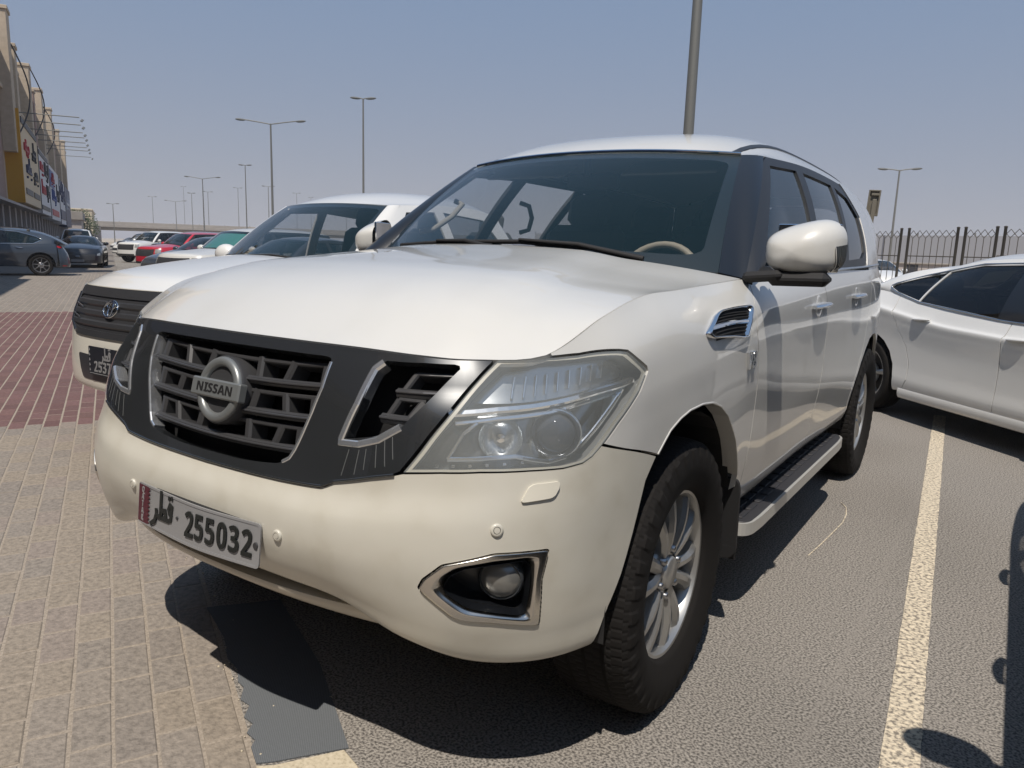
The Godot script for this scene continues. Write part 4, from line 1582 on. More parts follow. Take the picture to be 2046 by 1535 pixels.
		# V8 badge
		var q := Vector2(9.59, 7.25)
		part("badge", text_mesh("V8", 0.056, 0.010), M.chrome, root, frame(pb(q.x * sgn, q.y) + pn(q.x * sgn, q.y) * 0.004, pn(q.x * sgn, q.y)))
	# door handles
	for i in 2:
		var hu: float = [12.38, 14.34][i]
		for k in 2:
			var sgn := 1.0 if k == 0 else -1.0
			var dn: Node3D = (fdl if i == 0 else rdl)[k]
			var nn := pn(hu, 8.5)
			var hd := Node3D.new()
			hd.name = "handle"
			dn.add_child(hd, true)
			var pts := []
			var rr := []
			for j in 9:
				var t := j / 8.0
				var uu: float = lerp(hu - 0.30, hu + 0.30, t)
				pts.append(pb(uu, 8.5) + pn(uu, 8.5) * (0.005 + 0.018 * sqrt(sin(PI * clampf(t, 0.02, 0.98)))))
				rr.append(0.017 if j > 0 and j < 8 else 0.012)
			var hb := MB.new()
			hb.tube(pts, rr, 10, true, Vector2(1.25, 0.6))
			part("handle_bar", _sgn_mesh(hb, sgn), M.chrome, hd)
			var cup := MB.new()
			var cq := frame(pb(hu, 8.45) - nn * 0.002, nn)
			cup.sphere(cq, Vector3(0.060, 0.050, 0.004), 20, 8)
			part("handle_cup", _sgn_mesh(cup, sgn), M.paint, hd)
	# ---- cabin
	var edge := []
	for i in 201:
		edge.append(pb(9.6 + i * 0.055, 10.0))
	edge = edge.filter(func(p): return p.z > -4.03)
	var E := func(z: float) -> Vector3: return table_z(edge, z)
	var info := cabin(root, E, {"detail": 2, "ws0": Vector3(.815, 1.292, -.55), "ws1": Vector3(.675, 1.762, -1.13), "wsc0": Vector3(0, 1.315, -.32), "wsc1": Vector3(0, 1.785, -1.02),
		"s0": Vector3(.925, 1.276, -.50), "s1": Vector3(.745, 1.762, -1.20), "rail": [Vector3(.758, 1.785, -1.8), Vector3(.752, 1.785, -2.5), Vector3(.735, 1.77, -3.2)], "d1": Vector3(.70, 1.74, -3.82), "d0": Vector3(.80, 1.33, -4.02),
		"dbow": Vector3(0.02, 0.03, -0.05), "d1c": Vector3(0, 1.80, -3.95), "d0c": Vector3(0, 1.33, -4.16), "crown": 0.128, "crown_len": 5.0, "crown_pow": 5.5, "bow": 0.03, "frit_low": 0.10,
		"pillar": M.black_gloss, "frame": M.frame_dark, "roof": M.paint, "ws_glass": M.glass_ws, "rear_frame": M.paint, "rear_pillar": [-2.70, 1.30, -2.76, 1.40, -2.86, 1.60, -2.76, 1.72, -2.70, 1.80, -3.83, 1.78, -4.02, 1.33, -4.02, 1.30],
		"side_glass": [M.glass_side, M.glass_side, M.glass_dark],
		"windows": [[-.66, 1.315, -.80, 1.44, -1.22, 1.726, -1.61, 1.744, -1.40, 1.325], [-1.50, 1.33, -1.72, 1.745, -2.33, 1.742, -2.09, 1.345], [-2.17, 1.35, -2.42, 1.738, -2.70, 1.70, -2.80, 1.60, -2.70, 1.40, -2.60, 1.365]]})
	# bright strip above the screen, dark ditch strips on the roof, sill trims
	var strip := []
	var sn := []
	for i in 17:
		var a := i / 16.0
		strip.append((info.screen as Callable).call(a, 1.0))
		sn.append(Vector3(0, 0.8, 0.6))
	part("screen_trim", ribbon(strip, sn, 0.016, -0.01, 0.010), M.chrome, root)
	for sgn in [0, 1]:
		var rp := []
		var rn := []
		for i in 21:
			var b := 0.0 + i / 20.0
			var a := 0.93 if sgn == 0 else 0.07
			rp.append((info.roof as Callable).call(a, b))
			rn.append(surf_n(info.roof, a, clampf(b, 0.02, 0.98), Vector3.ZERO, 0.01, 0.01))
		part("roof_strip", ribbon(rp, rn, 0.05, -0.01, 0.004, Vector3.RIGHT), M.frame_dark, root)
	for sgn in [0, 1]:
		var rp := []
		var rn := []
		for i in 30:
			var z: float = lerp(-.56, -3.75, i / 29.0)
			var p: Vector3 = E.call(z)
			rp.append(p if sgn == 0 else mx(p))
			rn.append(Vector3(1 if sgn == 0 else -1, 0.5, 0).normalized())
		part("sill_trim", ribbon(rp, rn, 0.016, -0.006, 0.009), M.chrome_soft, root)
	# ---- mirrors
	for sgn in [1.0, -1.0]:
		var mn := Node3D.new()
		mn.name = "door_mirror"
		root.add_child(mn, true)
		if sgn > 0:
			mn.position = Vector3(.021, -.001, .09)
		if sgn < 0:
			# the far mirror is folded in
			var hinge := Vector3(-.97, 1.30, -.66)
			mn.transform = Transform3D(Basis(Vector3.UP, deg_to_rad(-68)), hinge) * Transform3D(Basis.IDENTITY, -hinge)
		var mb := MB.new()
		var mf := func(a: float, b: float) -> Vector3:
			# a round, b front to back: shell of the mirror
			var th := a * TAU
			var prof := pow(1.0 - pow(1.0 - clampf(b, 0.0, 1.0), 2.3), 0.5)
			var cx := cos(th)
			var sy := sin(th)
			var ex := signf(cx) * pow(abs(cx), 0.66)
			var ey := signf(sy) * pow(abs(sy), 0.66)
			var hy: float = 0.090
			var px: float = 0.122 * ex * prof
			var py: float = hy * ey * prof * (0.95 if ey < 0 else lerp(0.72, 1.06, smoothstep(-1.0, 0.6, ex)))
			return Vector3(1.075 + px * 0.98 - 0.02 * (1.0 - b), 1.385 + py - 0.016 * (1.0 - b), -.55 - 0.125 * b - 0.045 * (px + 0.12))
		mb.patch(mf, 0, 1, 48, 0.000001, 1, 20, 1.0)
		part("mirror_shell", _sgn_mesh(mb, sgn), M.paint, mn)
		mb = MB.new()
		mb.box(T(Vector3(1.075, 1.385, -.682)), Vector3(0.20, 0.155, 0.01), 0.003)
		part("mirror_glass", _sgn_mesh(mb, sgn), M.chrome, mn)
		mb = MB.new()
		mb.box(T(Vector3(1.07, 1.283, -.625), Vector3(0, 0.08, 0.02)), Vector3(0.19, 0.045, 0.105), 0.018)
		mb.box(T(Vector3(.965, 1.288, -.60), Vector3(0, -0.1, 0.10)), Vector3(0.13, 0.036, 0.085), 0.014)
		part("mirror_foot", _sgn_mesh(mb, sgn), M.rubber, mn)
		mb = MB.new()
		var sigf := func(a: float, b: float) -> Vector3:
			var q: Vector3 = mf.call(lerp(0.86, 1.01, a), lerp(0.98, lerp(0.72, 0.50, a), b))
			return q + Vector3(0.003, -0.001, 0.003)
		mb.patch(sigf, 0, 1, 10, 0, 1, 8, 1.0)
		part("signal_lens", _sgn_mesh(mb, sgn), M.signal_clear, mn)
		mb = MB.new()
		var ln := []
		for i in 11:
			ln.append((sigf.call(i / 10.0, 1.0) as Vector3) + Vector3(0.001, 0.001, 0.001))
		mb.tube(ln, 0.0028, 6)
		part("signal_trim", _sgn_mesh(mb, sgn), M.chrome, mn)
		for k in 5:
			mb = MB.new()
			ln = []
			for i in 7:
				ln.append((sigf.call(lerp(.25 + .05 * k, 1.0, i / 6.0), .15 + .15 * k) as Vector3) + Vector3(0.001, 0.0, 0.001))
			mb.tube(ln, 0.0016, 5)
			part("signal_rib", _sgn_mesh(mb, sgn), M.lamp_silver_dark, mn)
	# ---- running boards, flaps
	for sgn in [1.0, -1.0]:
		var rb := Node3D.new()
		rb.name = "running_board"
		root.add_child(rb, true)
		var outl := PackedVector2Array()
		for q in [[.80, -.60], [.955, -.60], [.985, -.64], [.992, -.75], [.992, -2.20], [.985, -2.32], [.955, -2.38], [.80, -2.38]]:
			outl.append(Vector2(q[0], -q[1]))
		var b := MB.new()
		var x := Transform3D(Basis(Vector3(1, 0, 0), Vector3(0, 0, -1), Vector3(0, 1, 0)), Vector3(0, .375, 0))
		b.prism(x, rounded(outl, 0.03, 3), -0.035, 0.012, 0.010)
		part("board", _sgn_mesh(b, sgn), M.board_silver, rb)
		var tr := PackedVector2Array()
		for q in [[.80, -.615], [.955, -.615], [.976, -.65], [.980, -.75], [.980, -2.20], [.974, -2.31], [.955, -2.365], [.80, -2.365]]:
			tr.append(Vector2(q[0], -q[1]))
		b = MB.new()
		b.prism(x, rounded(tr, 0.02, 3), 0.0, 0.016, 0.002)
		part("tread_mat", _sgn_mesh(b, sgn), M.rubber_tread, rb)
		for i in 15:
			for j in 3:
				b = MB.new()
				b.box(T(Vector3(.845 + j * .042, .393, -.70 - i * .113)), Vector3(0.030, 0.006, 0.090), 0.002)
				part("tread_pad", _sgn_mesh(b, sgn), M.rubber_tread, rb)
		b = MB.new()
		var fp := rounded(poly([.70, .60, .975, .60, .985, .57, .985, .33, .96, .30, .70, .30]), 0.02, 3)
		b.prism(T(Vector3(0, 0, -.495), Vector3(0.06, 0, 0)), fp, 0, 0.012, 0.002)
		b.box(T(Vector3(.955, .325, -.475), Vector3(0.3, 0, 0)), Vector3(0.05, 0.06, 0.012), 0.004)
		part("mud_flap", _sgn_mesh(b, sgn), M.rubber, root)
		b = MB.new()
		b.prism(T(Vector3(0, 0, -3.56)), rounded(poly([.68, .56, .93, .56, .94, .54, .94, .30, .92, .27, .68, .27]), 0.02, 3), 0, 0.012, 0.002)
		part("mud_flap", _sgn_mesh(b, sgn), M.rubber, root)
	# ---- wheels and underside
	for sgn in [1.0, -1.0]:
		wheel(root, "wheel", Vector3(sgn * .842, .405, 0.0), .409, .265, .256, "suv", sgn, 0.03, 0.26)
		wheel(root, "wheel", Vector3(sgn * .842, .405, -3.075), .409, .265, .256, "suv", sgn, 0.0, 0.9)
	arch_liner(root, 0.0, .43, .470, .55, .945)
	arch_liner(root, -3.075, .42, .480, .55, .92)
	var ub := MB.new()
	ub.box(T(Vector3(0, .52, -1.55)), Vector3(1.55, .14, 3.0), 0.03)
	ub.box(T(Vector3(0, .56, .45)), Vector3(1.1, .12, .6), 0.03)
	ub.box(T(Vector3(0, .52, -3.7)), Vector3(1.3, .2, .7), 0.03)
	ub.box(T(Vector3(0, .40, -3.075)), Vector3(1.5, .09, .10), 0.03)
	ub.box(T(Vector3(0, .40, 0)), Vector3(1.5, .07, .10), 0.02)
	part("underbody", ub, M.rubber, root)
	# ---- interior
	var fl2 := MB.new()
	fl2.box(T(Vector3(0, .60, -2.3)), Vector3(1.7, .04, 3.3))
	part("cabin_floor", fl2, M.trim_dark, root)
	for sx in [-.40, .40]:
		seat(root, Vector3(sx, .50, -1.46), .54, M.seat)
	for sx in [-.45, 0.0, .45]:
		seat(root, Vector3(sx, .49, -2.42), .44, M.seat)
	for sx in [-.32, .32]:
		seat(root, Vector3(sx, .49, -3.20), .46, M.seat)
	var ds := MB.new()
	var dsf := func(a: float, b: float) -> Vector3:
		var x: float = lerp(-.86, .86, a)
		return Vector3(x, 1.245 + 0.035 * exp(-pow((x - .38) / .19, 2.0)) * sin(PI * b) - 0.20 * pow(b, 3.0), -.50 - .45 * b - 0.10 * abs(x))
	ds.patch(dsf, 0, 1, 30, 0, 1, 10, 1.0)
	part("dashboard", ds, M.dash, root)
	steering_wheel(root, Vector3(.38, 1.225, -1.02), .185, M.wheel_leather)
	var im := MB.new()
	im.box(T(Vector3(0.02, 1.665, -1.08), Vector3(0.1, 0.12, 0)), Vector3(.255, .075, .028), 0.012)
	im.box(T(Vector3(0.0, 1.725, -1.06)), Vector3(.03, .09, .02), 0.005)
	part("inside_mirror", im, M.trim_dark, root)
	im = MB.new()
	im.box(T(Vector3(-.37, 1.725, -1.16), Vector3(0.45, 0, 0)), Vector3(.44, .012, .15), 0.004)
	im.box(T(Vector3(.37, 1.725, -1.16), Vector3(0.45, 0, 0)), Vector3(.44, .012, .15), 0.004)
	part("sun_visors", im, M.liner, root)
	im = MB.new()
	for q in [[-.775, 1.42, -.80, -.715, 1.58, -1.0], [-.80, 1.45, -1.72, -.79, 1.62, -1.70]]:
		var a := Vector3(q[0], q[1], q[2])
		var b := Vector3(q[3], q[4], q[5])
		im.tube([a, a.lerp(b, 0.1) + Vector3(0.05, 0.0, -0.02), a.lerp(b, 0.5) + Vector3(0.065, 0, -0.03), a.lerp(b, 0.9) + Vector3(0.05, 0, -0.02), b], 0.014, 8)
	part("grab_handles", im, M.liner, root)
	# ---- wipers
	for wv in [[[0.52, 0.04], [0.30, 0.085]], [[0.86, 0.03], [0.56, 0.10]]]:
		var b := MB.new()
		var scr: Callable = info.screen
		var p0: Vector3 = (scr.call(wv[0][0], wv[0][1]) as Vector3) + Vector3(0, .02, .02)
		var p1: Vector3 = (scr.call(wv[1][0], wv[1][1]) as Vector3) + Vector3(0, .018, .018)
		b.tube([p0 + Vector3(0, -.01, 0.0), p0.lerp(p1, .5) + Vector3(0, .010, .008), p1], [0.012, 0.010, 0.006], 6)
		var q0: Vector3 = (scr.call(wv[1][0] - .17, wv[1][1] - 0.01) as Vector3) + Vector3(0, .010, .010)
		var q1: Vector3 = (scr.call(wv[1][0] + .19, wv[1][1] - 0.02) as Vector3) + Vector3(0, .010, .010)
		b.tube([q0, p1 + Vector3(0, -0.008, -0.006), q1], 0.009, 6)
		part("wiper", b, M.rubber, root)
	var cw := MB.new()
	var cwf := func(a: float, b: float) -> Vector3:
		var p: Vector3 = hf.call(a, 0.985)
		var q: Vector3 = (info.screen as Callable).call(a, 0.0)
		return p.lerp(q, b) + Vector3(0, -0.012 - 0.012 * sin(PI * b), 0)
	cw.patch(cwf, 0.02, 0.98, 20, 0, 1.05, 4, 1.0)
	part("cowl_panel", cw, M.rubber, root)

func _ccw(p: PackedVector2Array) -> PackedVector2Array:
	if Geometry2D.is_polygon_clockwise(p):
		p = p.duplicate()
		p.reverse()
	return p

func _sgn_mesh(m: MB, sgn: float) -> ArrayMesh:
	var a := m.mesh()
	return a if sgn > 0 else mirx(a)
# ---------------------------------------------------------------- other cars, from one recipe of skins
func keyed(keys: Array, z: float) -> float:
	# keys: [[z, value], ...] with falling z
	if z >= keys[0][0]:
		return keys[0][1]
	for i in keys.size() - 1:
		if z >= keys[i + 1][0]:
			return lerp(float(keys[i][1]), float(keys[i + 1][1]), (float(keys[i][0]) - z) / (float(keys[i][0]) - float(keys[i + 1][0])))
	return keys[-1][1]

func generic_belt(p: Dictionary) -> Array:
	var W: float = p.W
	var zf: float = p.zf
	var zr: float = p.zr
	var wb: float = p.wb
	var k: float = p.get("nose", 1.0)
	var tk: float = p.get("tail", 1.0)
	var plan := [Vector2(0, zf), Vector2(.42 * W, zf - .03 * k), Vector2(.72 * W, zf - .12 * k), Vector2(.90 * W, zf - .28 * k), Vector2(.975 * W, zf - .50 * k)]
	for z in [0.0, -.42, -.85, lerp(-.85, -wb + .85, .33), lerp(-.85, -wb + .85, .67), -wb + .85, -wb + .42, -wb]:
		plan.append(Vector2(W, z))
	plan.append_array([Vector2(.985 * W, lerp(-wb, zr, .5)), Vector2(.955 * W, zr + .34 * tk), Vector2(.87 * W, zr + .15 * tk), Vector2(.62 * W, zr + .04 * tk), Vector2(0, zr)])
	var m := plan.size()
	var g := []
	var side: Array = p.get("side", [[0.0, -.10], [.02, -.025], [.16, -.006], [.42, .0], [.66, .004], [.86, -.006], [1.0, -.05]])
	var yb: float = p.yb
	for i in m:
		var a: Vector2 = plan[i - 1] if i > 0 else Vector2(-plan[1].x, plan[1].y)
		var b: Vector2 = plan[i + 1] if i < m - 1 else Vector2(-plan[m - 2].x, plan[m - 2].y)
		var t := (b - a).normalized()
		var nn := Vector2(-t.y, t.x)
		var z: float = plan[i].y
		var ty := keyed(p.edge, z)
		var ti := keyed(p.inset, z)
		var yb2 := yb
		if i < 4:
			yb2 = p.get("nose_yb", yb)
		elif i >= m - 4:
			yb2 = p.get("tail_yb", yb)
		var col := PackedVector3Array()
		for r in side.size():
			var f: float = side[r][0]
			var o: float = side[r][1]
			var lean := 0.0
			if i <= 4:
				lean = -p.get("nose_lean", 0.10) * pow(f, 2.0) * [1.0, 1.0, .9, .6, .25][i]
			elif i >= m - 5:
				lean = -p.get("tail_lean", 0.06) * pow(f, 2.0) * [.2, .5, .9, 1.0, 1.0][i - (m - 5)]
			if r == side.size() - 1:
				o = -ti
			elif r == side.size() - 2:
				o = o - ti * 0.25
			var q: Vector2 = plan[i] + nn * (o + lean)
			col.append(Vector3(q.x, lerp(yb2, ty, f), q.y))
		g.append(col)
	return g

func zline(g: Array, z: float, y0: float, y1: float, u0: float, k := 6) -> PackedVector2Array:
	var o := PackedVector2Array()
	for i in k + 1:
		o.append(belt_at(g, z, lerp(y0, y1, float(i) / k), u0))
	return o

func arch_pts(z: float, y: float, r: float, yb: float, rev: bool) -> Array:
	# from front foot over the top to the rear foot (falling z)
	var o := []
	var a0 := asin(clampf((yb - y) / r, -0.9, 0.9))
	for i in 13:
		var a: float = lerp(a0, PI - a0, i / 12.0)
		o.append_array([z + cos(a) * r, y + sin(a) * r])
	return o

func car(p: Dictionary) -> Dictionary:
	var root := thing(p.name, p.label, p.get("category", "car"), p.at, p.yaw, p.get("group", ""))
	var g := generic_belt(p)
	var f := func(u: float, v: float) -> Vector3: return belt(g, u, v)
	var nu := g.size() - 1
	var vt := float(g[0].size() - 1)
	var R: float = p.R
	var ar: float = p.get("arch", R + .06)
	var det: int = p.get("detail", 1)
	var pm: Material = p.paint
	var gap := 0.008 if det > 1 else 0.002
	# outline of the side between the nose cut and the tail, with wheel arches
	var a1 := belt_poly(g, arch_pts(0.0, R, ar, p.yb + .01, false), 5.0)
	var a2 := belt_poly(g, arch_pts(-p.wb, R, ar, p.yb + .01, false), nu - 5.0)
	var doors: Array = p.doors
	var zs: Array = doors
	# nose panel: from -uc to uc, back to the front arch
	var nose := PackedVector2Array()
	var half := PackedVector2Array([Vector2(0, 0.2)])
	half.append(Vector2(3.0, 0.2))
	half.append(Vector2(a1[0].x - 0.05, max(a1[0].y, 0.2)))
	for i in 6:
		half.append(a1[i])
	var uc: float = a1[5].x
	var seam_v: float = p.get("seam_v", 3.6)
	# bumper reaches up to seam_v at the corner, wing takes the rest
	var hb := PackedVector2Array([Vector2(0, 0.2), Vector2(3.0, 0.2), Vector2(a1[0].x, max(a1[0].y, 0.2))])
	var cut := 1
	for i in range(1, 13):
		if a1[i].y < seam_v and i < 6:
			hb.append(a1[i])
			cut = i
	hb.append(Vector2(a1[cut].x - 0.02, seam_v - 0.01))
	var un: float = p.get("nose_u", 2.9)
	hb.append(Vector2(un, seam_v - 0.01))
	hb.append(Vector2(un, vt))
	hb.append(Vector2(0, vt))
	part("front_bumper", panel(f, _ccw(sym(hb)), p.get("nose_holes", []), 30 * det, 12 * det, 1.0, 0.01), p.get("bumper_paint", pm), root)
	# wing
	var wing := PackedVector2Array([Vector2(un + .01, vt), Vector2(un + .01, seam_v), Vector2(a1[cut].x - 0.02, seam_v)])
	for i in range(cut + 1, 13):
		wing.append(a1[i])
	wing.append_array(zline(g, zs[0] + gap * .5, p.yb + .01, keyed(p.edge, zs[0]), 6.5))
	wing[wing.size() - 1].y = vt
	both("front_wing", panel(f, _ccw(wing), p.get("wing_holes", []), 14 * det, 12 * det, 1.0, 0.01), pm, root)
	# doors
	for i in zs.size() - 1:
		var l0 := zline(g, zs[i] - gap * .5, p.yb + .03, keyed(p.edge, zs[i]), 7.0)
		var l1: PackedVector2Array
		if i == zs.size() - 2 and p.has("rear_door_edge"):
			l1 = belt_poly(g, p.rear_door_edge, 10.0)
		else:
			l1 = zline(g, zs[i + 1] + gap * .5, p.yb + .03, keyed(p.edge, zs[i + 1]), 9.0)
		l0[l0.size() - 1].y = vt
		l1[l1.size() - 1].y = vt
		var dp := l0.duplicate()
		for j in range(l1.size() - 1, -1, -1):
			dp.append(l1[j])
		var dd := both("front_door" if i == 0 else "rear_door", panel(f, _ccw(dp), [], 12 * det, 12 * det, 1.0, 0.01), pm, root)
		if det > 0:
			var hz: float = zs[i + 1] + p.get("handle_gap", .17)
			var hy: float = keyed(p.edge, hz) - p.get("handle_drop", .12)
			var hq := belt_at(g, hz, hy, 9.0)
			for s in 2:
				var sg := 1.0 if s == 0 else -1.0
				var c: Vector3 = f.call(hq.x, hq.y)
				var hbm := MB.new()
				var pts := []
				for j in 7:
					var t := j / 6.0
					pts.append(c + Vector3(0.004 + 0.018 * sqrt(sin(PI * clampf(t, .03, .97))), -0.01 * (t - .5), .10 - .20 * t))
				hbm.tube(pts, [0.010, 0.014, 0.016, 0.017, 0.016, 0.014, 0.010], 8, true, Vector2(1.1, 0.8))
				part("handle", _sgn_mesh(hbm, sg), p.get("handle_mat", pm), dd[s])
	# sill strip under the doors
	# quarter and tail
	var q := PackedVector2Array()
	if p.has("rear_door_edge"):
		for v in belt_poly(g, p.rear_door_edge, 10.0):
			q.append(v + Vector2(0.02, 0))
	else:
		q = zline(g, zs[-1] - gap * .5, p.yb + .01, keyed(p.edge, zs[-1]), 10.0)
	q[q.size() - 1].y = vt
	var qq := PackedVector2Array()
	for i in range(q.size() - 1, -1, -1):
		qq.append(q[i])
	for i in a2.size():
		qq.append(a2[i])
	qq.append_array(PackedVector2Array([Vector2(nu - 2.5, 0.2), Vector2(nu - 2.5, vt)]))
	both("rear_quarter_panel", panel(f, _ccw(qq), p.get("quarter_holes", []), 14 * det, 12 * det, 1.0, 0.01), pm, root)
	part("tail_panel", panel(f, PackedVector2Array([Vector2(nu - 2.49, 0.2), Vector2(nu + 2.49, 0.2), Vector2(nu + 2.49, vt), Vector2(nu - 2.49, vt)]), [], 12 * det, 8 * det, 1.0, 0.01), pm, root)
	part("inner_body", panel(f, sym(PackedVector2Array([Vector2(0, 2.0), Vector2(3.5, 2.0), Vector2(4.0, 5.0), Vector2(6, 5.2), Vector2(7, 1.0), Vector2(nu - 7.2, 1.0), Vector2(nu - 6.2, 5.2), Vector2(nu - 4.5, 5.2), Vector2(nu - 4.0, 1.5), Vector2(nu, 1.5), Vector2(nu, vt - .3), Vector2(0, vt - .3)])), [], 40, 8, 1.0, 0.0, -0.02), M.rubber, root)
	# top edge as a table over z
	var edge := []
	for i in 241:
		edge.append(f.call(lerp(4.0, nu - 2.2, i / 240.0), vt))
	for i in range(1, edge.size()):
		if edge[i].z > edge[i - 1].z - 1e-4:
			edge[i].z = edge[i - 1].z - 1e-4
	var E := func(z: float) -> Vector3: return table_z(edge, z)
	# hood
	var C: Dictionary = p.cabin
	var ua := belt_at(g, C.s0.z, keyed(p.edge, C.s0.z) - 0.001, 6.0).x
	var ce: Vector3 = f.call(ua, vt)
	var cc: Vector3 = p.cowl
	var cowl := func(a: float) -> Vector3:
		var k: float = 2.0 * a - 1.0
		return Vector3(ce.x * k, lerp(cc.y, ce.y, pow(abs(k), 2.4)), lerp(cc.z, ce.z, pow(abs(k), 2.2)))
	var hf := hood_fun(g, p.get("hood_u", un), ua, vt, cowl, p.get("hood_crown", .03), p.get("hood_ridge", 0.006))
	part("hood", panel(hf, poly([0.004, 0.008, 0.996, 0.008, 0.996, 0.985, 0.004, 0.985]), [], 14 * det, 12 * det, 1.0, 0.015), p.get("hood_paint", pm), root)
	C.detail = det
	if not C.has("frame"):
		C.frame = M.frame_dark
	if not C.has("pillar"):
		C.pillar = pm
	if not C.has("roof"):
		C.roof = pm
	if not C.has("side_glass"):
		C.side_glass = [M.glass_dark]
	if not C.has("ws_glass"):
		C.ws_glass = M.glass
	var info := cabin(root, E, C)
	# boot lid
	if p.has("boot"):
		var ub := belt_at(g, C.d0.z, keyed(p.edge, C.d0.z) - 0.001, nu - 4.0).x
		var d0c: Vector3 = C.d0c
		var d0: Vector3 = f.call(ub, vt)
		var front := func(a: float) -> Vector3:
			var k: float = 2.0 * a - 1.0
			return Vector3(d0.x * k, lerp(d0c.y, d0.y, pow(abs(k), 2.2)), lerp(d0c.z, d0.z, pow(abs(k), 2.2)))
		var uk := nu - 2.2
		var back := func(a: float) -> Vector3: return f.call(lerp(nu + 2.2, nu - 2.2, a), vt)
		var left := func(b: float) -> Vector3: return mx(f.call(lerp(ub, uk, b), vt))
		var right := func(b: float) -> Vector3: return f.call(lerp(ub, uk, b), vt)
		var bf := func(a: float, b: float) -> Vector3:
			var r := coons(front, back, left, right, a, b)
			r.y += 0.02 * (1.0 - pow(2.0 * a - 1.0, 2.0)) * sin(PI * b)
			return r
		part("boot_lid", panel(bf, poly([0, 0, 1, 0, 1, 1, 0, 1]), [], 10 * det, 6 * det, 1.0, 0.0), pm, root)
	# lights, grille and other flush pieces given as outlines on the skin
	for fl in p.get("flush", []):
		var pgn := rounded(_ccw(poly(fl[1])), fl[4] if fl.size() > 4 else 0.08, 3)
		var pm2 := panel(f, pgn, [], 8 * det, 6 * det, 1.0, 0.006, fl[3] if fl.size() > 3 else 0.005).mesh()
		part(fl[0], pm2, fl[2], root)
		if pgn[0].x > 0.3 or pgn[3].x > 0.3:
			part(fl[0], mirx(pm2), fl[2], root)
	# mirrors
	if p.get("mirrors", true):
		for sg in [1.0, -1.0]:
			var b := MB.new()
			var mp: Vector3 = p.get("mirror_at", Vector3(p.W + .07, keyed(p.edge, C.s0.z) + .10, C.s0.z - .22))
			b.sphere(T(mp, Vector3(0, -0.1, 0)), Vector3(.115, .085, .075), 16, 10)
			b.box(T(mp + Vector3(-.09, -.06, -.01)), Vector3(.12, .03, .06), 0.01)
			part("door_mirror", _sgn_mesh(b, sg), p.get("mirror_mat", pm), root)
	# wheels
	for sg in [1.0, -1.0]:
		for z in [0.0, -p.wb]:
			wheel(root, "wheel", Vector3(sg * (p.W - p.tw * .5 - .012), R, z), R, p.tw, p.rim, p.style, sg, 0.0, 0.3 + z)
	arch_liner(root, 0.0, R + .02, ar - .01, p.W - .42, p.W - .045)
	arch_liner(root, -p.wb, R + .02, ar - .01, p.W - .42, p.W - .045)
	var ub2 := MB.new()
	ub2.box(T(Vector3(0, p.yb + .08, (p.zf + p.zr) * .5)), Vector3(p.W * 1.5, .12, (p.zf - p.zr) * .82), 0.03)
	part("underbody", ub2, M.rubber, root)
	# interior
	if p.get("seats", true):
		var sy: float = keyed(p.edge, -1.4) - p.get("seat_drop", .66)
		for sx in [-.37, .37]:
			seat(root, Vector3(sx, sy, C.s1.z - .28), .50, p.get("seat_mat", M.seat))
		if p.get("rear_seats", true):
			for sx in [-.38, .38]:
				seat(root, Vector3(sx, sy, C.s1.z - 1.12), .56, p.get("seat_mat", M.seat))
		var ds := MB.new()
		var y0: float = C.ws0.y - .05
		var dsf := func(a: float, b: float) -> Vector3:
			var x: float = lerp(-p.W + .12, p.W - .12, a)
			return Vector3(x, y0 - 0.16 * pow(b, 3.0), C.ws0.z + .06 - .42 * b - 0.05 * abs(x))
		ds.patch(dsf, 0, 1, 10, 0, 1, 5, 1.0)
		part("dashboard", ds, M.dash, root)
		steering_wheel(root, Vector3(.36, y0 - .02, C.ws0.z - .46), .18, M.trim_dark)
		var fl3 := MB.new()
		fl3.box(T(Vector3(0, p.yb + .25, (C.ws0.z + C.d0.z) * .5)), Vector3(p.W * 1.7, .04, C.ws0.z - C.d0.z))
		part("cabin_floor", fl3, M.trim_dark, root)
	for wv in [[[0.50, 0.03], [0.28, 0.075]], [[0.80, 0.03], [0.56, 0.085]]]:
		var b := MB.new()
		var scr: Callable = info.screen
		var q0: Vector3 = (scr.call(wv[1][0] - .15, wv[1][1] - .03) as Vector3) + Vector3(0, .012, .012)
		var q1: Vector3 = (scr.call(wv[1][0] + .19, wv[1][1] - .04) as Vector3) + Vector3(0, .012, .012)
		b.tube([q0, q0.lerp(q1, .5) + Vector3(0, .012, .004), q1], 0.010, 5)
		part("wiper", b, M.rubber, root)
	return {"root": root, "g": g, "f": f, "E": E, "info": info, "hood": hf, "vt": vt, "nu": nu}
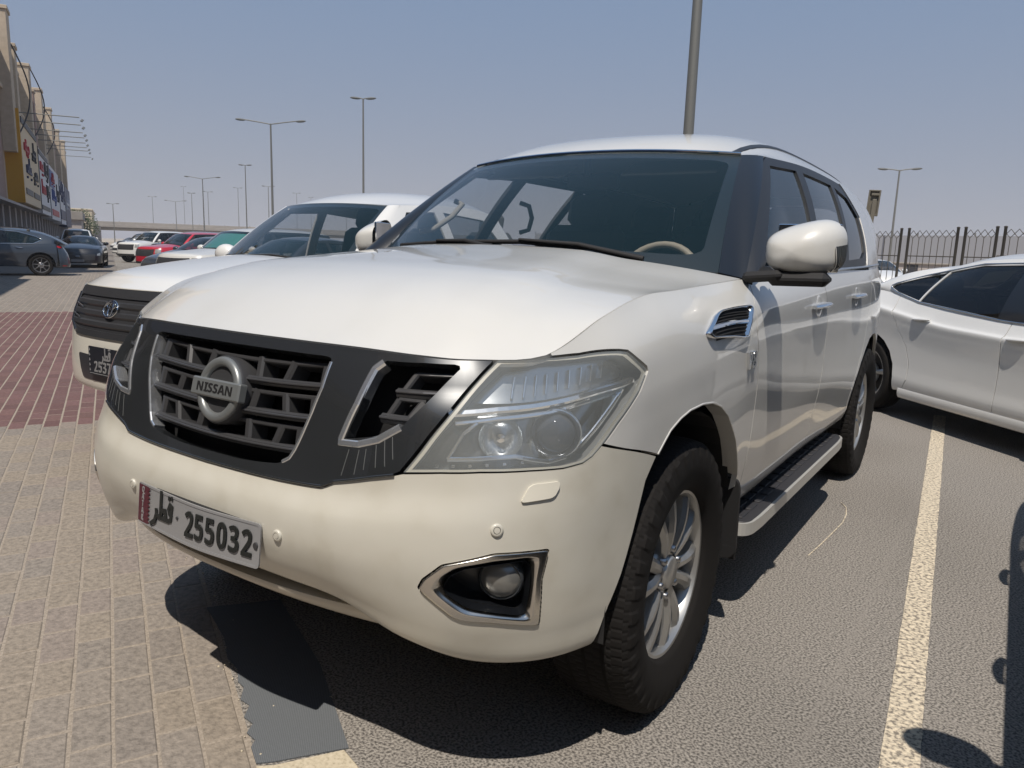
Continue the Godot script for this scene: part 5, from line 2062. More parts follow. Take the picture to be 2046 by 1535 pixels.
# ---------------------------------------------------------------- the cars round about
func plate(root: Node3D, x: Transform3D, w: float, h: float, base: Material, ink: Material, two_line := false, digits := "", script := true) -> void:
	var n := Node3D.new()
	n.name = "number_plate"
	root.add_child(n, true)
	n.transform = x
	var b := MB.new()
	b.prism(Transform3D.IDENTITY, rrect(w, h, .012), -0.004, 0.0, 0.001)
	part("plate_sheet", b, base, n)
	if two_line:
		var ar := MB.new()
		arabic_qatar(ar, T(Vector3(0.03, h * .22, 0)), .11, .011, .002)
		part("plate_script", ar, ink, n)
		var k := 0
		for ch in digits:
			part("plate_digit", text_mesh(ch, .066, .002), ink, n, T(Vector3(-.085 + k * .050, -h * .20, .001), Vector3.ZERO, Vector3(.92, 1.0, 1)))
			k += 1
		b = MB.new()
		b.prism(Transform3D.IDENTITY, poly([-w / 2 + .008, -h / 2 + .008, w / 2 - .008, -h / 2 + .008, w / 2 - .008, -h / 2 + .012, -w / 2 + .008, -h / 2 + .012]), 0, 0.001)
		for i in 5:
			b.prism(Transform3D.IDENTITY, poly([-w / 2 + .008, -h / 2 + .02 + i * .031, -w / 2 + .020, -h / 2 + .026 + i * .031, -w / 2 + .010, -h / 2 + .040 + i * .031]), 0, 0.001)
		part("plate_border", b, ink, n)
	elif digits != "":
		part("plate_digits", text_mesh(digits, h * .55, .002), ink, n, T(Vector3(w * .1, 0, .001)))

func build_cars() -> void:
	var white: Material = M.white_paint
	# ---- white pickup beside the SUV
	var hx := car({"name": "pickup_truck", "label": "white double-cab pickup with black plate 25379 parked beside the big SUV", "category": "pickup", "at": Vector3(-2.814, 0, -1.186), "yaw": 0.0,
		"W": .925, "zf": .90, "zr": -4.30, "wb": 3.085, "R": .372, "tw": .245, "rim": .215, "style": "five", "arch": .45, "yb": .42, "nose_yb": .40, "nose": 1.0, "detail": 2,
		"paint": white, "bumper_paint": M.hilux_bumper, "nose_lean": .10, "seam_v": 3.3, "nose_u": 2.75, "hood_u": 2.75, "hood_crown": .035, "hood_ridge": 0.010,
		"edge": [[.9, 1.045], [.74, 1.045], [.55, 1.06], [.3, 1.095], [0, 1.115], [-.45, 1.14], [-2.2, 1.18], [-2.6, 1.20], [-4.3, 1.20]], "inset": [[.9, .02], [.6, .06], [.4, .09], [-.4, .075], [-.7, .05], [-4.3, .05]],
		"doors": [-.52, -1.42, -2.28], "cowl": Vector3(0, 1.215, -.20), "handle_mat": white,
		"cabin": {"ws0": Vector3(.70, 1.195, -.40), "ws1": Vector3(.56, 1.645, -.95), "wsc0": Vector3(0, 1.21, -.22), "wsc1": Vector3(0, 1.66, -.86), "s0": Vector3(.83, 1.14, -.45), "s1": Vector3(.615, 1.65, -1.02),
			"rail": [Vector3(.635, 1.675, -1.5), Vector3(.63, 1.67, -1.95)], "d1": Vector3(.60, 1.63, -2.28), "d0": Vector3(.80, 1.20, -2.42), "d1c": Vector3(0, 1.70, -2.33), "d0c": Vector3(0, 1.20, -2.45), "crown": .075, "bow": .025, "frame": white, "rear_frame": white,
			"ws_glass": M.glass_ws, "side_glass": [M.glass_side, M.glass_side, M.glass_side], "rear_hole": [0.1, 0.1, 0.9, 0.1, 0.86, 0.9, 0.14, 0.9],
			"windows": [[-.60, 1.172, -1.05, 1.600, -1.36, 1.618, -1.38, 1.18], [-1.47, 1.19, -1.46, 1.62, -1.98, 1.585, -2.22, 1.22]]},
		"flush": [["headlight", [1.72, 4.3, 2.6, 4.0, 3.7, 4.5, 4.0, 5.4, 3.0, 5.85, 1.78, 5.85], M.lens_car, .006, .12],
			["dark_intake_panel", [-.80, 1.75, .80, 1.75, 1.0, 2.75, -1.0, 2.75], M.grille_grey, .003, .10], ["dark_fog_panel", [2.35, 1.6, 2.85, 1.6, 2.85, 2.4, 2.35, 2.4], M.grille_grey, .003, .10]]})  # intake and fog recess are flush; dark colour stands in for shaded openings
	var hr: Node3D = hx.root
	var hfun: Callable = hx.f
	var hn := func(u: float, v: float) -> Vector3: return surf_n(hfun, u, v, Vector3.ZERO, 0.01, 0.01)
	# grille with its dark frame, three bars and the badge
	part("grille_frame", panel(hfun, rounded(poly([-1.2, 3.45, 1.2, 3.45, 1.60, 3.9, 1.68, 5.95, -1.68, 5.95, -1.60, 3.9]), .25, 4), [rounded(poly([-1.12, 3.70, 1.12, 3.70, 1.44, 4.0, 1.50, 5.30, -1.50, 5.30, -1.44, 4.0]), .2, 4)], 40, 20, 1.0, .012, .010), M.grille_grey, hr)
	part("grille_back", panel(hfun, rounded(poly([-1.15, 3.6, 1.15, 3.6, 1.5, 3.95, 1.55, 5.4, -1.55, 5.4, -1.5, 3.95]), .2, 3), [], 16, 8, 1.0, 0.0, .002), M.grille_grey, hr)
	for v in [3.98, 4.42, 4.90]:
		var pts := []
		var nr := []
		for i in 21:
			var u: float = lerp(-1.44, 1.44, i / 20.0)
			pts.append(hfun.call(u, v))
			nr.append(hn.call(u, v))
		part("grille_bar", ribbon(pts, nr, .045, 0.0, .014), M.grille_grey, hr)
	for sg in [-1.0, 1.0]:
		var pts := []
		var nr := []
		for q in [[1.16, 3.56], [1.52, 3.94], [1.57, 4.4], [1.60, 4.9], [1.61, 5.4]]:
			pts.append(hfun.call(q[0] * sg, q[1]))
			nr.append(hn.call(q[0] * sg, q[1]))
		part("grille_trim", ribbon(pts, nr, .022, 0.0, .018, Vector3.RIGHT), M.chrome_soft, hr)
		for v in [4.25, 4.72]:
			part("grille_trim", ribbon([hfun.call(1.46 * sg, v), hfun.call(1.0 * sg, v - .12)], [hn.call(2 * sg, v), hn.call(1.4 * sg, v)], .014, .010, .020), M.chrome_soft, hr)
	var em := Node3D.new()
	em.name = "badge"
	hr.add_child(em, true)
	em.transform = frame((hfun.call(0, 4.72) as Vector3) + Vector3(0, 0, .018), hn.call(0, 4.72))
	for el in [[.075, .052, Vector2(0, 0)], [.046, .019, Vector2(0, .022)], [.021, .050, Vector2(0, 0)]]:
		var rg := []
		for i in 29:
			var a := TAU * i / 28.0
			rg.append(Vector3(cos(a) * el[0] + el[2].x, sin(a) * el[1] + el[2].y, 0))
		var b := MB.new()
		b.tube(rg, .0062, 8, false)
		part("badge_ring", b, M.chrome, em)
	plate(hr, frame((hfun.call(0, 2.62) as Vector3) + Vector3(0, 0.0, .022), Vector3(0, .02, 1)), .335, .175, M.plate_black, M.plate_white, true, "25379")
	# load bed and the frame over it
	var bed := MB.new()
	bed.box(T(Vector3(0, .80, -3.4)), Vector3(1.5, .06, 1.7))
	part("bed_floor", bed, white, hr)
	for sg in [-1.0, 1.0]:
		bed = MB.new()
		bed.box(T(Vector3(sg * .76, 1.0, -3.36)), Vector3(.05, .40, 1.75), .01)
		bed.box(T(Vector3(sg * .81, 1.205, -3.36)), Vector3(.14, .03, 1.80), .01)
		part("bed_wall", bed, white, hr)
	# ---- saloon standing across behind
	var cam := car({"name": "saloon_car", "label": "white saloon seen from its side behind the big SUV", "category": "car", "at": Vector3(3.276, 0, -4.022), "yaw": deg_to_rad(44.5),
		"W": .905, "zf": .95, "zr": -3.93, "wb": 2.93, "R": .335, "seat_drop": .86, "tw": .225, "rim": .232, "style": "five", "arch": .395, "yb": .235, "nose": 1.2, "tail": 1.2, "detail": 3, "paint": white, "boot": true,
		"side": [[0.0, -.10], [.02, -.03], [.13, -.004], [.30, -.012], [.55, -.014], [.74, -.004], [.84, -.001], [.88, -.012], [1.0, -.05]],
		"edge": [[.95, .74], [.6, .80], [0, .90], [-.5, .925], [-1.4, .935], [-2.2, .975], [-2.75, 1.075], [-3.1, 1.11], [-3.93, 1.10]], "inset": [[.95, .05], [.5, .13], [-.3, .13], [-.7, .075], [-2.4, .075], [-2.8, .12], [-3.2, .15], [-3.93, .08]], "handle_drop": .10, "handle_gap": .15,
		"doors": [-.36, -1.44, -2.42], "rear_door_edge": [-2.42, .27, -2.36, .36, -2.36, .5, -2.42, .64, -2.54, .78, -2.62, .90, -2.66, 1.0, -2.68, 1.088], "cowl": Vector3(0, 1.03, -.16),
		"seat_mat": M.seat_tan,
		"cabin": {"ws0": Vector3(.72, 1.01, -.42), "ws1": Vector3(.52, 1.375, -1.05), "wsc0": Vector3(0, 1.03, -.18), "wsc1": Vector3(0, 1.40, -.95), "s0": Vector3(.775, .93, -.42), "s1": Vector3(.565, 1.375, -1.12),
			"rail": [Vector3(.575, 1.405, -1.55), Vector3(.56, 1.385, -2.05)], "d1": Vector3(.53, 1.315, -2.45), "d0": Vector3(.72, 1.115, -3.16), "dbow": Vector3(.02, .045, 0), "d1c": Vector3(0, 1.36, -2.55), "d0c": Vector3(0, 1.13, -3.34), "crown": .035, "bow": .03, "frame": white, "rear_frame": white, "rear_hole": [0.08, 0.05, 0.92, 0.05, 0.92, 0.95, 0.08, 0.95],
			"side_glass": [M.glass_black, M.glass_black, M.glass_black, M.glass_black], "windows": [[-.72, .96, -1.16, 1.345, -1.36, 1.362, -1.38, .955], [-1.56, .96, -1.54, 1.362, -2.02, 1.345, -2.37, 1.285, -2.42, 1.03], [-2.435, 1.036, -2.385, 1.283, -2.56, 1.235, -2.82, 1.155, -2.84, 1.13, -2.74, 1.095]]}})
	var cr: Node3D = cam.root
	# black pillar between the doors' windows, bright window edge
	var sidef: Callable = cam.info.side
	for sg in [1.0, -1.0]:
		var pm := MB.new()
		pm.patch(func(a: float, b: float) -> Vector3: return (sidef.call(lerp(-1.345, -1.575, a), lerp(.02, .93, b)) as Vector3) + Vector3(.004, 0, 0), 0, 1, 4, 0, 1, 6, 1.0)
		part("door_pillar", _sgn_mesh(pm, sg), M.black_gloss, cr)
		var wl := []
		for q in [[-.72, .95], [-1.4, .947], [-1.56, .952], [-2.42, 1.022], [-2.60, 1.058], [-2.76, 1.092], [-2.84, 1.122], [-2.845, 1.145], [-2.80, 1.168], [-2.56, 1.248], [-2.37, 1.297], [-2.02, 1.357], [-1.54, 1.374], [-1.16, 1.357], [-.72, .958]]:
			var a: Vector3 = (cam.E as Callable).call(q[0])
			var b := table_z(cam.info.up, q[0])
			wl.append((sidef.call(q[0], clampf((q[1] - a.y) / max(b.y - a.y, .02), .004, .99)) as Vector3) + Vector3(.003, 0, 0))
		var tb := MB.new()
		tb.tube(wl, .0085, 6)
		part("window_trim", _sgn_mesh(tb, sg), M.chrome_soft, cr)
	# side skirt below the doors
	for sg in [1.0, -1.0]:
		var sk := MB.new()
		var sl := []
		for i in 15:
			sl.append(Vector3(.872, .250, lerp(-.46, -2.46, i / 14.0)))
		sk.tube(sl, .050, 12, true, Vector2(.50, 1.15))
		part("side_skirt", _sgn_mesh(sk, sg), white, cr)
	# sunshade hanging in the rear window
	var sh := MB.new()
	sh.patch(func(a: float, b: float) -> Vector3: return mx(sidef.call(lerp(-1.72, -2.0, a) + .05 * b, lerp(.62 - .12 * a, .82 - .05 * a, b)) as Vector3) + Vector3(.022, 0, 0), 0, 1, 6, 0, 1, 4, -1.0)
	part("paper_shade", sh, M.shade_paper, cr)
	# ---- crossover at the shops
	var inf := car({"name": "crossover_car", "label": "slate blue crossover with red tail lamp standing nose-in at the shops", "category": "car", "at": Vector3(-27.6, 0, -7.9), "yaw": deg_to_rad(-22.0),
		"W": .90, "zf": .90, "zr": -3.73, "wb": 2.80, "R": .36, "tw": .24, "rim": .255, "style": "dark", "arch": .43, "yb": .28, "nose": 1.2, "tail": 1.3, "detail": 1, "paint": M.slate_paint, "tail_lean": .20,
		"edge": [[.9, .80], [.5, .92], [0, .98], [-.5, 1.02], [-2.6, 1.06], [-3.2, 1.08], [-3.73, 1.02]], "inset": [[.9, .04], [.4, .10], [-.6, .06], [-3.73, .06]],
		"doors": [-.45, -1.45, -2.38], "cowl": Vector3(0, 1.10, -.15), "handle_mat": M.chrome,
		"cabin": {"ws0": Vector3(.72, 1.06, -.35), "ws1": Vector3(.54, 1.49, -.95), "wsc0": Vector3(0, 1.08, -.15), "wsc1": Vector3(0, 1.51, -.86), "s0": Vector3(.80, 1.02, -.38), "s1": Vector3(.59, 1.49, -1.02), "rail": [Vector3(.60, 1.53, -1.5), Vector3(.58, 1.50, -2.2)],
			"d1": Vector3(.53, 1.40, -2.85), "d0": Vector3(.72, 1.06, -3.55), "dbow": Vector3(0, .04, 0), "d1c": Vector3(0, 1.45, -2.95), "d0c": Vector3(0, 1.07, -3.68), "crown": .04, "side_glass": [M.glass_side], "frame": M.slate_paint, "rear_frame": M.slate_paint,
			"windows": [[-.70, 1.06, -1.05, 1.44, -1.40, 1.475, -1.42, 1.06], [-1.5, 1.06, -1.48, 1.475, -2.2, 1.43, -2.72, 1.28, -2.86, 1.20, -2.66, 1.08]]},
		"flush": [["tail_lamp", [13.2, 5.25, 14.6, 4.9, 15.0, 5.0, 14.9, 5.4, 14.2, 5.55], M.lamp_red, .012, .1], ["rear_reflector", [14.6, 1.4, 15.2, 1.4, 15.2, 1.7, 14.6, 1.7], M.lamp_red, .008, .1]]})
	var iw := MB.new()
	var ip := []
	for q in [[-.5, 1.04], [-1.5, 1.045], [-2.62, 1.068], [-2.88, 1.20], [-2.72, 1.30], [-2.2, 1.452], [-1.5, 1.497], [-1.0, 1.46]]:
		var a: Vector3 = (inf.E as Callable).call(q[0])
		var b := table_z(inf.info.up, q[0])
		ip.append(((inf.info.side as Callable).call(q[0], clampf((q[1] - a.y) / max(b.y - a.y, .02), .004, .99)) as Vector3) + Vector3(.006, 0, 0))
	iw.tube(ip, .013, 6)
	part("window_trim", iw, M.chrome, inf.root)
	# ---- black coupe driving towards us
	var yd := atan2(.8841, .4673)
	var must := car({"name": "coupe_car", "label": "black coupe facing the camera in the lane by the shops", "category": "car", "at": Vector3(-33.2, 0, -15.1), "yaw": yd - .06,
		"W": .95, "zf": .88, "zr": -3.9, "wb": 2.72, "R": .34, "tw": .25, "rim": .24, "style": "dark", "arch": .40, "yb": .20, "nose": .9, "detail": 1, "paint": M.black_paint, "boot": true, "seat_drop": .86,
		"edge": [[.88, .74], [.5, .84], [0, .92], [-.7, .97], [-2.8, 1.02], [-3.9, 1.0]], "inset": [[.88, .04], [.4, .10], [-.6, .08], [-3.9, .08]], "doors": [-.5, -1.7, -2.2], "cowl": Vector3(0, 1.02, -.30),
		"cabin": {"ws0": Vector3(.70, .985, -.55), "ws1": Vector3(.50, 1.33, -1.2), "wsc0": Vector3(0, 1.02, -.32), "wsc1": Vector3(0, 1.35, -1.1), "s0": Vector3(.80, .965, -.58), "s1": Vector3(.55, 1.33, -1.28), "rail": [Vector3(.55, 1.35, -1.6)], "d1": Vector3(.50, 1.30, -2.1), "d0": Vector3(.68, 1.03, -3.2), "d1c": Vector3(0, 1.33, -2.2), "d0c": Vector3(0, 1.04, -3.3), "crown": .03, "pillar": M.black_paint, "windows": [[-.9, 1.0, -1.3, 1.29, -2.1, 1.27, -2.5, 1.05]]},
		"flush": [["grille", [-1.9, 2.4, 1.9, 2.4, 2.05, 4.2, -2.05, 4.2], M.grille_grey, .004, .15], ["headlight", [2.3, 3.7, 3.1, 3.6, 3.3, 4.5, 2.45, 4.3], M.lens_car, .006, .1], ["dark_intake_panel", [-1.8, .9, 1.8, .9, 1.6, 1.9, -1.6, 1.9], M.grille_grey, .004, .1], ["lower_lip", [-2.4, .35, 2.4, .35, 2.4, .6, -2.4, .6], M.chrome_soft, .006, .03]]})  # intake has no hole cut; its shade is put into a dark flush panel
	plate(must.root, frame(((must.f as Callable).call(0, 2.25) as Vector3) + Vector3(0, 0, .02), Vector3(0, 0, 1)), .50, .11, M.plate_white, M.plate_ink)
	var mb := MB.new()
	mb.box(T(((must.f as Callable).call(0, 3.5) as Vector3) + Vector3(0, 0, .02)), Vector3(.16, .05, .02), .008)
	part("badge", mb, M.chrome, must.root)
	# ---- white wagon behind it
	var suv_cab := {"ws0": Vector3(.74, 1.20, -.40), "ws1": Vector3(.60, 1.70, -.95), "wsc0": Vector3(0, 1.22, -.2), "wsc1": Vector3(0, 1.72, -.86), "s0": Vector3(.82, 1.16, -.42), "s1": Vector3(.66, 1.70, -1.02), "rail": [Vector3(.67, 1.73, -1.6), Vector3(.67, 1.73, -2.6)], "d1": Vector3(.64, 1.70, -3.35), "d0": Vector3(.78, 1.22, -3.62), "d1c": Vector3(0, 1.73, -3.42), "d0c": Vector3(0, 1.22, -3.70), "crown": .06,
		"side_glass": [M.glass_dark], "windows": [[-.68, 1.20, -1.05, 1.65, -1.45, 1.67, -1.46, 1.20], [-1.55, 1.20, -1.54, 1.67, -2.35, 1.67, -2.40, 1.20], [-2.50, 1.22, -2.48, 1.66, -3.2, 1.62, -3.35, 1.26]]}
	var suv := {"W": .94, "zf": .90, "zr": -3.85, "wb": 2.80, "R": .39, "tw": .25, "rim": .23, "style": "five", "arch": .47, "yb": .38, "nose": .85, "tail": .7, "nose_lean": .06, "detail": 1,
		"edge": [[.9, 1.04], [.5, 1.10], [0, 1.13], [-.5, 1.16], [-3.85, 1.22]], "inset": [[.9, .03], [.5, .08], [-.5, .06], [-3.85, .06]], "doors": [-.48, -1.5, -2.42], "cowl": Vector3(0, 1.22, -.18),
		"flush": [["grille", [-1.8, 3.3, 1.8, 3.3, 1.9, 5.6, -1.9, 5.6], M.grille_grey, .004, .15], ["headlight", [2.05, 4.1, 3.2, 4.1, 3.5, 5.5, 2.1, 5.6], M.lens_car, .006, .1], ["dark_intake_panel", [-1.9, 1.0, 1.9, 1.0, 1.9, 2.0, -1.9, 2.0], M.rubber, .004, .1]]}  # intake is a flush dark panel, the shade of an opening in its colour
	_suv(suv, suv_cab, "wagon_car", "white SUV half hidden behind the black coupe by the shops", Vector3(-44.6, 0, -20.6), yd, white)
	_suv(suv, suv_cab, "wagon_car", "black SUV at the shop columns behind the white one", Vector3(-48.2, 0, -19.4), yd + .2, M.black_paint)
	# ---- the parked row beyond the pickup
	var sed_cab := {"ws0": Vector3(.70, 1.0, -.40), "ws1": Vector3(.53, 1.40, -1.05), "wsc0": Vector3(0, 1.02, -.18), "wsc1": Vector3(0, 1.42, -.95), "s0": Vector3(.78, .96, -.42), "s1": Vector3(.58, 1.40, -1.12), "rail": [Vector3(.59, 1.43, -1.6)], "d1": Vector3(.55, 1.38, -2.25), "d0": Vector3(.72, 1.08, -3.0), "d1c": Vector3(0, 1.41, -2.35), "d0c": Vector3(0, 1.09, -3.15), "crown": .03,
		"side_glass": [M.glass_dark], "windows": [[-.72, 1.0, -1.15, 1.36, -1.40, 1.375, -1.42, 1.0], [-1.5, 1.01, -1.48, 1.375, -2.2, 1.33, -2.6, 1.12]]}
	var sed := {"W": .90, "zf": .90, "zr": -3.8, "wb": 2.75, "R": .33, "tw": .22, "rim": .22, "style": "five", "arch": .39, "yb": .24, "nose": 1.1, "tail": 1.1, "detail": 1, "boot": true, "seat_drop": .84,
		"edge": [[.9, .74], [.5, .82], [0, .90], [-.5, .97], [-2.8, 1.07], [-3.8, 1.05]], "inset": [[.9, .04], [.4, .12], [-.5, .08], [-3.8, .09]], "doors": [-.42, -1.45, -2.36], "cowl": Vector3(0, 1.02, -.17),
		"flush": [["grille", [-1.5, 3.0, 1.5, 3.0, 1.7, 4.6, -1.7, 4.6], M.grille_grey, .004, .15], ["headlight", [2.0, 4.0, 3.2, 4.0, 3.7, 5.2, 2.1, 5.0], M.lens_car, .006, .1], ["dark_intake_panel", [-1.9, .9, 1.9, .9, 1.8, 1.9, -1.8, 1.9], M.grille_grey, .004, .1]]}  # flush dark panel coloured in place of a shaded intake opening
	_sedan(sed, sed_cab, "low_saloon", "dark grey low saloon between the white pickup and the car with teal sunshade", row_at(12.3, 1.22), 0.0, M.grey_paint)
	var ts := _suv(suv, suv_cab, "wagon_car", "cream white SUV with a teal sunshade behind its windscreen", row_at(16.9, .96), 0.0, M.paint, .93)
	var tb := MB.new()
	tb.patch(func(a: float, b: float) -> Vector3: return ((ts.info.screen as Callable).call(lerp(.06, .94, a), lerp(.10, .90, b)) as Vector3) + Vector3(0, -.02, -.03 + .006 * sin(a * 40.0)), 0, 1, 40, 0, 1, 4, 1.0)
	part("sunshade", tb, M.teal, ts.root)
	_sedan(sed, sed_cab, "low_saloon", "blue grey saloon between the teal sunshade car and the red pickup", row_at(22.8, .78), 0.0, M.slate_paint)
	_suv(suv, suv_cab, "wagon_car", "bright red SUV in the parked row", row_at(31.6, .96), 0.0, M.red_paint, .93)
	_suv(suv, suv_cab, "wagon_car", "white SUV with tall black grille at the end of the near parked row", row_at(45.7, .47), .17, white)
	_suv(suv, suv_cab, "wagon_car", "black SUV parked behind the white one with tall grille", row_at(41.0, 1.9), 0.0, M.black_paint)
	_sedan(sed, sed_cab, "low_saloon", "white saloon farther down the parked row, left of the tall grille SUV", row_at(60.0, .2), .1, white)
	_suv(suv, suv_cab, "wagon_car", "grey SUV far down the parked row", row_at(66.0, .6), .1, M.grey_paint)
	_sedan(sed, sed_cab, "low_saloon", "white saloon farthest down the parked row below the flyover", row_at(78.0, .1), .1, white)
	# ---- white saloon beyond the railing on the right
	_sedan(sed, sed_cab, "low_saloon", "white saloon parked beyond the railing at right", Vector3(-2.6, 0, -30.5), deg_to_rad(38), white)
	# ---- the neighbour just outside the picture whose shadow falls beside the line
	_suv(suv, suv_cab, "neighbour_car", "dark SUV parked close on the right, only its shadow in view", Vector3(2.945, 0, 1.0), 0.0, M.black_paint)

func row_at(d: float, dn: float) -> Vector3:
	# front axle of a car parked in the row: d metres along the street, dn behind the usual line
	return Dv * d + Nv * dn

func _suv(p0: Dictionary, c0: Dictionary, nm: String, label: String, at: Vector3, yaw: float, pm: Material, sc := 1.0) -> Dictionary:
	var p := p0.duplicate(true)
	p.cabin = c0.duplicate(true)
	p.name = nm
	p.label = label
	p.at = at
	p.yaw = yaw
	p.paint = pm
	p.seats = true
	var r := car(p)
	(r.root as Node3D).scale = Vector3(1, sc, 1)
	return r

func _sedan(p0: Dictionary, c0: Dictionary, nm: String, label: String, at: Vector3, yaw: float, pm: Material) -> Dictionary:
	return _suv(p0, c0, nm, label, at, yaw, pm, 1.0)
# ---------------------------------------------------------------- ground
const Dv := Vector3(-.8841, 0, -.4673)     # along the street, away from us
const Nv := Vector3(.4673, 0, -.8841)      # across the street, away from the shops
func dn(d: float, n: float, y := 0.0) -> Vector3:
	return Dv * d + Nv * n + Vector3(0, y, 0)

func more_materials() -> void:
	M.hilux_bumper = paint(lin(.66, .635, .56), 0.42, 0.8)
	M.lens_car = mat(lin(.42, .43, .42), 0.12, 0.5)
	M.lens_car.clearcoat_enabled = true
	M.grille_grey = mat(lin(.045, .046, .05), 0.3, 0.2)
	M.plate_black = mat(lin(.014, .016, .022), 0.4)
	M.seat_tan = mat(lin(.42, .38, .28), 0.8)
	M.shade_paper = mat(lin(.50, .52, .40), 0.8)
	M.slate_paint = paint(lin(.028, .038, .055), 0.35)
	M.black_paint = paint(lin(.006, .007, .012), 0.3)
	M.grey_paint = paint(lin(.035, .038, .048), 0.35)
	M.red_paint = paint(lin(.45, .012, .03), 0.35)
	M.lamp_red = paint(lin(.35, .008, .015), 0.2)
	M.teal = mat(lin(.08, .36, .34), 0.6)
	# asphalt: pale stones in a dark binder, stained
	M.asphalt = mat(Color.WHITE, 0.92)
	M.asphalt.albedo_texture = noise_tex(0.075, [[0.0, lin(.060, .055, .050)], [0.28, lin(.105, .097, .087)], [0.40, lin(.19, .175, .157)], [0.50, lin(.235, .216, .194)], [0.66, lin(.29, .268, .24)], [1.0, lin(.42, .39, .35)]], 11, 4, 1024)
	M.asphalt.normal_enabled = true
	M.asphalt.normal_texture = noise_tex(0.075, [], 11, 4, 1024, true, 6.0)
	M.asphalt.normal_scale = 0.8
	M.asphalt.vertex_color_use_as_albedo = true
	tri(M.asphalt, 1.15)
	M.line_paint = mat(Color.WHITE, 0.85)
	M.line_paint.albedo_texture = noise_tex(0.045, [[0.0, lin(.14, .125, .10)], [0.30, lin(.27, .235, .19)], [0.42, lin(.50, .435, .335)], [0.65, lin(.62, .54, .41)], [1.0, lin(.68, .60, .46)]], 23, 4, 1024)
	M.line_paint.normal_enabled = true
	M.line_paint.normal_texture = noise_tex(0.06, [], 11, 3, 512, true, 5.0)
	tri(M.line_paint, 1.1)
	M.sand = mat(Color.WHITE, 0.95)
	M.sand.albedo_texture = noise_tex(0.02, [[0.0, lin(.30, .25, .19)], [1.0, lin(.44, .38, .30)]], 5, 5, 512)
	tri(M.sand, 0.05)
	M.joint = mat(Color.WHITE, 0.95)
	M.joint.albedo_texture = noise_tex(0.05, [[0.0, lin(.20, .17, .138)], [0.5, lin(.295, .252, .205)], [1.0, lin(.38, .33, .27)]], 6, 4, 512)
	tri(M.joint, 3.0)
	var pav_n := noise_tex(0.05, [], 31, 5, 512, true, 5.0)
	M.pavers = []
	for c in [[.252, .220, .188], [.238, .209, .180], [.246, .208, .180], [.258, .220, .178], [.228, .200, .174], [.262, .224, .182]]:
		var m := mat(Color.WHITE, 0.9)
		m.albedo_texture = noise_tex(0.025, [[0.0, lin(c[0] * .62, c[1] * .62, c[2] * .62)], [0.42, lin(c[0] * .92, c[1] * .92, c[2] * .92)], [0.6, lin(c[0], c[1], c[2])], [1.0, lin(c[0] * 1.25, c[1] * 1.24, c[2] * 1.22)]], 40 + M.pavers.size(), 6, 512)
		m.normal_enabled = true
		m.normal_texture = pav_n
		m.normal_scale = 0.6
		tri(m, 2.6)
		M.pavers.append(m)
	M.paver_far = mat(Color.WHITE, 0.9)
	M.paver_far.vertex_color_use_as_albedo = true
	M.paver_far.albedo_texture = noise_tex(0.03, [[0.0, lin(.62, .62, .62)], [0.5, lin(.85, .85, .85)], [1.0, lin(1, 1, 1)]], 47, 5, 512)
	tri(M.paver_far, 2.0)
	M.fabric_mat = mat(Color.WHITE, 0.95)
	M.fabric_mat.albedo_texture = weave_tex()
	tri(M.fabric_mat, 9.0)
	M.kerb_stone = mat(Color.WHITE, 0.9)
	M.kerb_stone.albedo_texture = noise_tex(0.04, [[0.0, lin(.30, .25, .18)], [0.35, lin(.48, .42, .31)], [1.0, lin(.60, .53, .41)]], 61, 5, 512)
	tri(M.kerb_stone, 3.0)
	city_materials()

func weave_tex() -> ImageTexture:
	var im := Image.create(128, 128, false, Image.FORMAT_RGB8)
	var r := RandomNumberGenerator.new()
	r.seed = 3
	for y in 128:
		for x in 128:
			var a := 0.5 + 0.5 * sin(TAU * x / 8.0) * cos(TAU * y / 8.0)
			var v := 0.055 + 0.10 * a + r.randf() * 0.03
			im.set_pixel(x, y, lin(v * .92, v, v * 1.08))
	return ImageTexture.create_from_image(im)

class CB:
	# like MB, with a colour for each vertex, flat faces only
	var v := PackedVector3Array()
	var n := PackedVector3Array()
	var c := PackedColorArray()
	func quad(a: Vector3, b: Vector3, d: Vector3, e: Vector3, nn: Vector3, col: Color) -> void:
		var g := (b - a).cross(d - a)
		var q := [a, b, d, a, d, e] if g.dot(nn) < 0 else [a, d, b, a, e, d]
		for p in q:
			v.append(p)
			n.append(nn)
			c.append(col)
	func mesh() -> ArrayMesh:
		var arr := []
		arr.resize(Mesh.ARRAY_MAX)
		arr[Mesh.ARRAY_VERTEX] = v
		arr[Mesh.ARRAY_NORMAL] = n
		arr[Mesh.ARRAY_COLOR] = c
		var m := ArrayMesh.new()
		m.add_surface_from_arrays(Mesh.PRIMITIVE_TRIANGLES, arr)
		return m

func in_view(p: Vector3) -> bool:
	var q := (get_node("camera") as Camera3D).transform.affine_inverse() * p
	return q.z < -0.3 and abs(q.x / q.z) < 0.71 and abs(q.y / q.z) < 0.54

